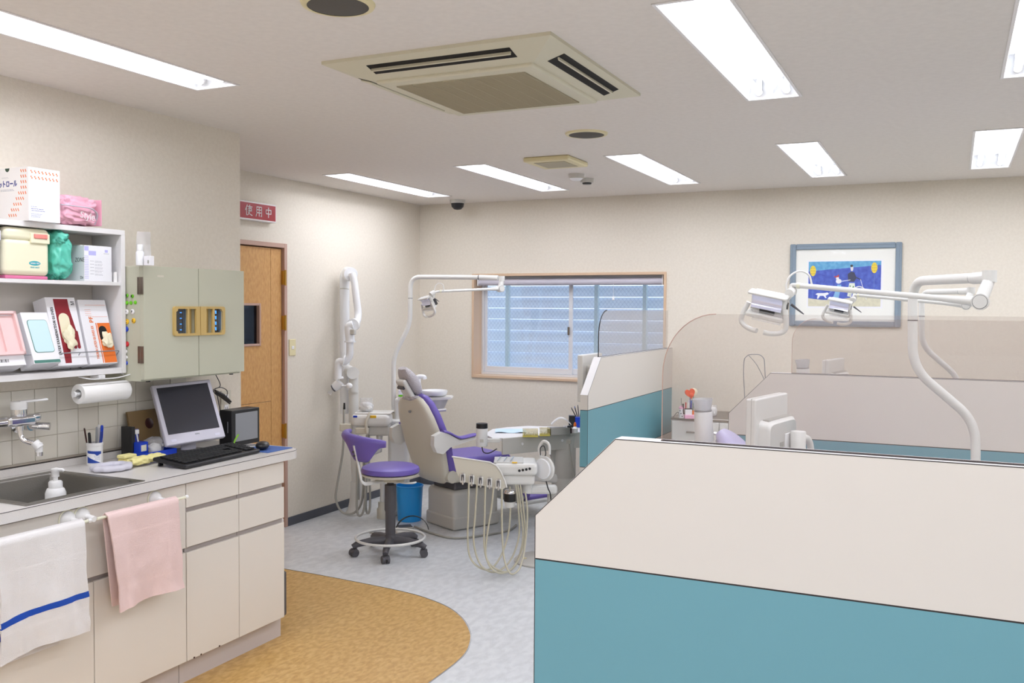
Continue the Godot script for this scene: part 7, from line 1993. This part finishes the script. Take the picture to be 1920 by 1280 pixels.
func build_right_bays() -> void:
	# light arms' neighbours in the middle bay
	cup_dispenser("white cup dispenser with frosted cups left of the grey monitor", Vector3(-1.076, 0.953, -4.447), VIEW)
	cup_dispenser("white cup dispenser seen through the far tinted screen", Vector3(-0.914, 1.044, -6.576), VIEW)
	var c := Vector3(-0.649, 1.103, -3.792)
	unit_monitor("grey monitor back rising above the foreground partition", c, VIEW + 0.95)
	unit_monitor("grey monitor back seen through the far tinted screen", Vector3(-0.701, 1.119, -6.514), VIEW + 0.95)
	# head rest of the chair in the middle bay
	var hb := Vector3(-0.874, 0.939, -4.265)
	var h := thing("dental_chair", "lilac covered head rest of the chair behind the foreground partition", "dental chair", Vector3(hb.x, 0, hb.z), VIEW - 0.5)
	var hy := hb.y
	var rg := []
	var tilt := Basis(Vector3.BACK, deg_to_rad(42))
	for i in 13:
		var u := i / 12.0
		var r := sin(PI * (0.05 + 0.9 * u))
		rg.append(super_ring(Vector3(0, hy, 0) + tilt * Vector3(0, -0.13 + 0.26 * u, 0), tilt * Vector3.RIGHT, Vector3.BACK, 0.045 * pow(r, 0.5), 0.12 * pow(r, 0.5), 0.12 * pow(r, 0.5), 24, 0.75))
	part(h, "head_rest", Geo.new().loft(rg), M.lilac_vinyl)
	var rs := []
	for i in 9:
		var u := i / 8.0
		var r := sin(PI * (0.08 + 0.84 * u))
		rs.append(super_ring(Vector3(0, hy, 0) + tilt * Vector3(-0.05, -0.11 + 0.22 * u, 0), tilt * Vector3.RIGHT, Vector3.BACK, 0.03 * pow(r, 0.5), 0.09 * pow(r, 0.5), 0.09 * pow(r, 0.5), 20, 0.75))
	part(h, "head_rest_shell", Geo.new().loft(rs), M.unit_white)
	part(h, "back_rest", Geo.new().rbox(Vector3(0.22, hy - 0.27, 0), Vector3(0.14, 0.5, 0.42), 0.05, 5, Transform3D(Basis(), Vector3.ZERO)), M.purple_vinyl)
	part(h, "seat", Geo.new().rbox(Vector3(0.45, 0.46, 0), Vector3(0.5, 0.12, 0.44), 0.05, 5), M.purple_vinyl)
	part(h, "base", Geo.new().rbox(Vector3(0.40, 0.2, 0), Vector3(0.4, 0.4, 0.34), 0.04, 4), M.unit_grey)
	part(h, "rest_knob", Geo.new().tube([Vector3(0.1, hy + 0.02, -0.14), Vector3(0.17, hy + 0.05, -0.14)], [0.012, 0.014], 10), M.unit_beige)
	# cabinet by the back wall
	var k := thing("side_cabinet", "pale grey steel topped cabinet against the back wall", "cabinet", Vector3(-1.5, 0, -6.92))
	var o := k.position
	part(k, "carcass", Geo.new(o).box(Vector3(-1.856, 0.05, -7.2), Vector3(-1.15, 0.785, -6.66), 0.002), M.unit_white)
	part(k, "plinth", Geo.new(o).box(Vector3(-1.84, 0, -7.19), Vector3(-1.16, 0.05, -6.69)), M.charcoal)
	part(k, "steel_top", Geo.new(o).box(Vector3(-1.862, 0.786, -7.2), Vector3(-1.145, 0.804, -6.65), 0.003), M.steel)
	for i in 2:
		var d := part(k, "drawer", Geo.new(o).box(Vector3(-1.85 + 0.348 * i, 0.60, -6.66), Vector3(-1.507 + 0.348 * i, 0.778, -6.645), 0.003), M.unit_white)
		part(d, "handle", Geo.new(o).tube([Vector3(-1.74 + 0.348 * i, 0.70, -6.638), Vector3(-1.62 + 0.348 * i, 0.70, -6.638)], 0.006, 8), M.steel)
		part(k, "door", Geo.new(o).box(Vector3(-1.85 + 0.348 * i, 0.06, -6.66), Vector3(-1.507 + 0.348 * i, 0.595, -6.645), 0.003), M.unit_white)
	var y := 0.8045
	var cup := thing("pencil_cup", "white spotted pencil cup with pink lid on the side cabinet", "cup", Vector3(-1.77, 0.804, -6.619), VIEW)
	part(cup, "cup", Geo.new().lathe([Vector2(0, 0), Vector2(0.022, 0), Vector2(0.022, 0.066), Vector2(0, 0.066)], 20), M.white_plastic)
	part(cup, "lid", Geo.new().lathe([Vector2(0.0, 0.09), Vector2(0.012, 0.088), Vector2(0.023, 0.076), Vector2(0.023, 0.066), Vector2(0, 0.066)], 20), M.pink_plastic)
	for i in 6:
		var an := 0.6 + 0.36 * i
		part(cup, "spot", Geo.new().tube([Vector3(cos(an), 0, sin(an)) * 0.0215 + Vector3(0, 0.014 + 0.02 * (i % 3), 0), Vector3(cos(an), 0, sin(an)) * 0.0226 + Vector3(0, 0.014 + 0.02 * (i % 3), 0)], 0.004, 10), M.print_black)
	var pb := thing("stationery_box", "pink box with white card and pens on the side cabinet", "box", Vector3(-1.715, 0.804, -6.612), VIEW)
	part(pb, "tray", Geo.new().box(Vector3(-0.036, 0, -0.03), Vector3(0.036, 0.028, 0.03), 0.003), M.pink_plastic)
	part(pb, "card", Geo.new().box(Vector3(-0.032, 0.026, 0.012), Vector3(0.018, 0.066, 0.016), 0.001), M.print_white)
	part(pb, "card_frame", Geo.new().box(Vector3(-0.034, 0.024, 0.006), Vector3(0.02, 0.074, 0.0115), 0.001), M.black_plastic)
	part(pb, "orange_clip", Geo.new().box(Vector3(0.02, 0.028, 0.0), Vector3(0.034, 0.058, 0.012), 0.002), M.print_orange)
	for i in 6:
		var pn := thing("pen", ["tall thin dark pen beside the orange heart", "black pen in the pink stationery box", "red pen in the pink stationery box", "white pen in the pink stationery box", "blue pen in the pink stationery box", "grey pen in the pink stationery box"][i], "pen", pb.transform * Vector3(-0.056 + 0.018 * i if i else -0.05, 0.03, -0.012), VIEW, "pens on the side cabinet")
		part(pn, "barrel", Geo.new().tube([Vector3.ZERO, Vector3(0.002 * (i - 3), [0.11, 0.06, 0.07, 0.085, 0.08, 0.09][i], 0)], [0.0015, 0.005, 0.004, 0.005, 0.005, 0.004][i], 8), M[["charcoal", "black_plastic", "magnet_red", "print_white", "deep_blue", "hose_grey"][i]])
		part(pn, "cap", Geo.new().tube([Vector3(0.002 * (i - 3), [0.11, 0.06, 0.07, 0.085, 0.08, 0.09][i], 0), Vector3(0.0022 * (i - 3), [0.115, 0.075, 0.085, 0.1, 0.1, 0.105][i], 0)], [0.0015, 0.0055, 0.0045, 0.0055, 0.0055, 0.0045][i], 8), M[["charcoal", "black_plastic", "magnet_red", "silver_plastic", "pad_blue", "charcoal"][i]])
	var hv := Vector3(-1.716, 0.984, -6.637)
	var ht := thing("heart_ornament", "orange heart ornament on a stick above the stationery", "ornament", pb.transform * Vector3(0.012, 0.03, -0.02), VIEW)
	var hl := ht.transform.affine_inverse() * hv
	var hp := PackedVector2Array()
	for i in 28:
		var an := TAU * i / 28
		hp.append(Vector2(0.0026 * 16.0 * pow(sin(an), 3.0) * 0.85, 0.0026 * (13.0 * cos(an) - 5.0 * cos(2 * an) - 2.0 * cos(3 * an) - cos(4 * an))))
	part(ht, "heart", Geo.new().prism(hp, -0.012, 0.012, Transform3D(Basis(Vector3.BACK, 0.25), hl), true), M.orange_red)
	part(ht, "spiral", Geo.new().lathe([Vector2(0, 0.006), Vector2(0.012, 0.004), Vector2(0.018, 0.0)], 20, Transform3D(Basis(Vector3.RIGHT, PI / 2), hl + Vector3(0.008, -0.012, 0.013))), M.orange_red)
	part(ht, "stick", Geo.new().tube([Vector3.ZERO, hl], 0.003, 8), M.deep_blue)
	var sc := thing("cream_spoon", "cream rounded paddle behind the orange heart", "ornament", pb.transform * Vector3(0.03, 0.03, -0.03), VIEW)
	part(sc, "paddle", Geo.new().lathe([Vector2(0, 0.006), Vector2(0.024, 0.004), Vector2(0.028, 0.0), Vector2(0, -0.004)], 24, Transform3D(Basis(Vector3.RIGHT, PI / 2), hl + Vector3(0.012, 0.008, -0.012))), M.glove_cream)
	part(sc, "stick", Geo.new().tube([Vector3.ZERO, hl + Vector3(0.01, -0.02, -0.012)], 0.003, 8), M.card_teal)
	var jr := thing("cotton_jar", "clear jar of white cotton on the side cabinet", "jar", Vector3(-1.598, 0.804, -6.825) + Vector3(0, 0.0, -0.02))
	part(jr, "glass", Geo.new().lathe([Vector2(0, 0), Vector2(0.032, 0), Vector2(0.033, 0.07), Vector2(0.03, 0.08)], 24), M.clear_plastic)
	part(jr, "cotton", Geo.new().blob(Vector3(0, 0.034, 0), Vector3(0.029, 0.032, 0.029), 0.1, 0.2, 8, 0.7, Transform3D.IDENTITY, 18, 10), M.paper_white)
	var cd := thing("charger_cable", "thin black cable loop on the side cabinet", "cable", Vector3(-1.816, 0.804, -6.594))
	part(cd, "cable", Geo.new().tube(curve([Vector3(-0.01, 0.003, 0.0), Vector3(0.0, 0.02, 0.0), Vector3(0.02, 0.04, -0.01), Vector3(0.045, 0.01, -0.02)]), 0.0025, 6), M.charcoal)
	# wire hoop clipped to the far partition
	var wh := thing("wire_hoop", "thin wire hoop clipped to the second partition's sloping end", "wire stand", Vector3(-0.848, 1.247, -4.744))
	o = wh.position
	part(wh, "hoop", Geo.new(o).tube(rounded([Vector3(-0.958, 1.089, -4.819), Vector3(-0.97, 1.267, -4.82), Vector3(-0.969, 1.344, -4.824), Vector3(-0.925, 1.371, -4.735), Vector3(-0.876, 1.37, -4.758), Vector3(-0.857, 1.35, -4.767), Vector3(-0.849, 1.242, -4.766)], 0.03), 0.0022, 6), M.grey_metal)
	part(wh, "brace", Geo.new(o).tube(curve([Vector3(-0.93, 1.368, -4.733), Vector3(-0.897, 1.328, -4.747), Vector3(-0.872, 1.282, -4.757), Vector3(-0.854, 1.242, -4.763)]), 0.0018, 6), M.grey_metal)
	part(wh, "clip", Geo.new(o).box(Vector3(-0.006, -0.008, -0.006), Vector3(0.006, 0.004, 0.01), 0.001), M.black_plastic)

func build_picture() -> void:
	var p := thing("framed_picture", "blue framed print of figures walking a dog on the back wall", "picture", Vector3(-0.729, 1.776, BACK), 0.0)
	var hx := 0.386
	var hy := 0.305
	var w := 0.042
	part(p, "frame", Geo.new().frame(Vector3(-hx, -hy, 0), Vector3(hx, hy, 0.024), w, w, w, w, 0.006), M.picture_frame, "blue grey wooden frame")
	part(p, "frame_bead", Geo.new().frame(Vector3(-hx + 0.012, -hy + 0.012, 0.02), Vector3(hx - 0.012, hy - 0.012, 0.027), 0.006, 0.006, 0.006, 0.006, 0.002), M.picture_frame)
	part(p, "mat_board", Geo.new().box(Vector3(-hx + w, -hy + w, 0.004), Vector3(hx - w, hy - w, 0.008)), M.mat_board)
	part(p, "plate_mark", Geo.new().box(Vector3(-0.264, -0.168, 0.008), Vector3(0.262, 0.184, 0.0086)), M.card_white)
	# generic seaside scene
	var im := new_image(480, 290, rgb8(38, 66, 176))
	var nz := FastNoiseLite.new()
	nz.seed = 2
	nz.frequency = 0.03
	for y in 290:
		for x in 480:
			var n := nz.get_noise_2d(x, y)
			var skyline := 62.0 - 0.075 * x
			var c := rgb8(34, 62, 172).lerp(rgb8(64, 96, 198), clampf(0.5 + n, 0, 1))
			if y < skyline:
				c = rgb8(70, 150, 200).lerp(rgb8(104, 178, 216), clampf(0.5 + n, 0, 1))
			if y > 236 + 12.0 * sin(x * 0.012):
				c = rgb8(208, 202, 176).lerp(rgb8(222, 216, 188), clampf(0.5 + n, 0, 1))
			im.set_pixel(x, y, c)
	for e in [[30, 60], [436, 44]]:
		ink_line(im, Vector2(e[0], e[1]), Vector2(e[0], 235), 2.5, rgb8(96, 130, 190))
		ink_ellipse(im, Vector2(e[0], e[1]), Vector2(20, 34), rgb8(236, 206, 40))
		for k in 9:
			ink_ellipse(im, Vector2(e[0] - 11 + 11 * (k % 3), e[1] - 18 + 18 * (k / 3)), Vector2(2, 3), rgb8(160, 140, 30))
	# walker
	ink_poly(im, V2([262, 84, 284, 66, 306, 72, 322, 108, 306, 132, 268, 130]), rgb8(24, 30, 70))
	ink_ellipse(im, Vector2(290, 46), Vector2(9, 18), rgb8(232, 224, 220))
	ink_ellipse(im, Vector2(288, 30), Vector2(9, 8), rgb8(20, 20, 26))
	ink_poly(im, V2([274, 140, 310, 140, 322, 225, 300, 225, 292, 180, 282, 228, 262, 224]), rgb8(226, 232, 214))
	for k in 12:
		ink_ellipse(im, Vector2(280 + (k * 13) % 36, 160 + (k * 19) % 62), Vector2(4, 5), rgb8(64, 120, 60))
	ink_line(im, Vector2(318, 104), Vector2(348, 118), 7, rgb8(24, 30, 70))
	ink_line(im, Vector2(348, 118), Vector2(388, 244), 3.5, rgb8(232, 232, 236))
	ink_line(im, Vector2(280, 120), Vector2(226, 128), 4, rgb8(232, 232, 236))
	# second figure in pale blue with a red hat
	ink_poly(im, V2([196, 150, 222, 150, 206, 238, 166, 238]), rgb8(128, 180, 220))
	ink_ellipse(im, Vector2(204, 128), Vector2(19, 15), rgb8(238, 236, 238))
	ink_ellipse(im, Vector2(196, 110), Vector2(10, 12), rgb8(238, 230, 226))
	ink_poly(im, V2([172, 94, 186, 96, 204, 84, 206, 100, 178, 104]), rgb8(196, 40, 40))
	# dog
	ink_poly(im, V2([62, 204, 106, 204, 132, 200, 140, 210, 118, 222, 126, 236, 116, 236, 104, 222, 80, 222, 70, 240, 60, 240, 64, 218, 48, 212]), rgb8(240, 240, 242))
	ink_line(im, Vector2(140, 206), Vector2(200, 160), 2, rgb8(200, 210, 230))
	printed(p, "art_print", print_mat("art_print", im, 0.6), Vector3.ZERO, Vector3(-0.253, -0.156, 0.009), Vector3(0.249, -0.156, 0.009), Vector3(0.249, 0.174, 0.009), Vector3(-0.253, 0.174, 0.009), "blue seaside print with two figures and a dog")
	part(p, "glazing", Geo.new().box(Vector3(-hx + w - 0.002, -hy + w - 0.002, 0.012), Vector3(hx - w + 0.002, hy - w + 0.002, 0.014)), M.picture_glass)

# ---------------------------------------------------------------- start
func _ready() -> void:
	var cam := Camera3D.new()
	cam.name = "camera"
	cam.fov = 40.27
	cam.near = 0.05
	cam.far = 60.0
	cam.rotation_order = EULER_ORDER_YXZ
	cam.position = Vector3(0, 1.6, 0)
	cam.rotation = Vector3(-0.0368722, 0.4428697, 0.0061922)
	add_child(cam)
	cam.current = true
	var env := Environment.new()
	env.background_mode = Environment.BG_SKY
	var sky := Sky.new()
	var sm := ProceduralSkyMaterial.new()
	sm.sky_top_color = rgb8(172, 196, 232)
	sm.sky_horizon_color = rgb8(205, 222, 245)
	sm.ground_bottom_color = rgb8(150, 160, 175)
	sm.ground_horizon_color = rgb8(200, 212, 230)
	sm.energy_multiplier = 3.9
	sky.sky_material = sm
	env.sky = sky
	env.tonemap_mode = Environment.TONE_MAPPER_LINEAR
	env.tonemap_exposure = 1.0
	env.sdfgi_enabled = true
	env.ssao_enabled = true
	env.ssil_enabled = true
	var we := WorldEnvironment.new()
	we.name = "environment"
	we.environment = env
	add_child(we)

	make_materials()
	build_room()
	build_door()
	build_window()
	build_ceiling()
	build_partitions()
	build_counter()
	build_shelf()
	build_uv_cabinet()
	build_counter_things()
	build_left_wall_things()
	build_operating_lights()
	build_stool()
	build_dental_chair()
	build_unit()
	build_delivery()
	build_right_bays()
	build_picture()
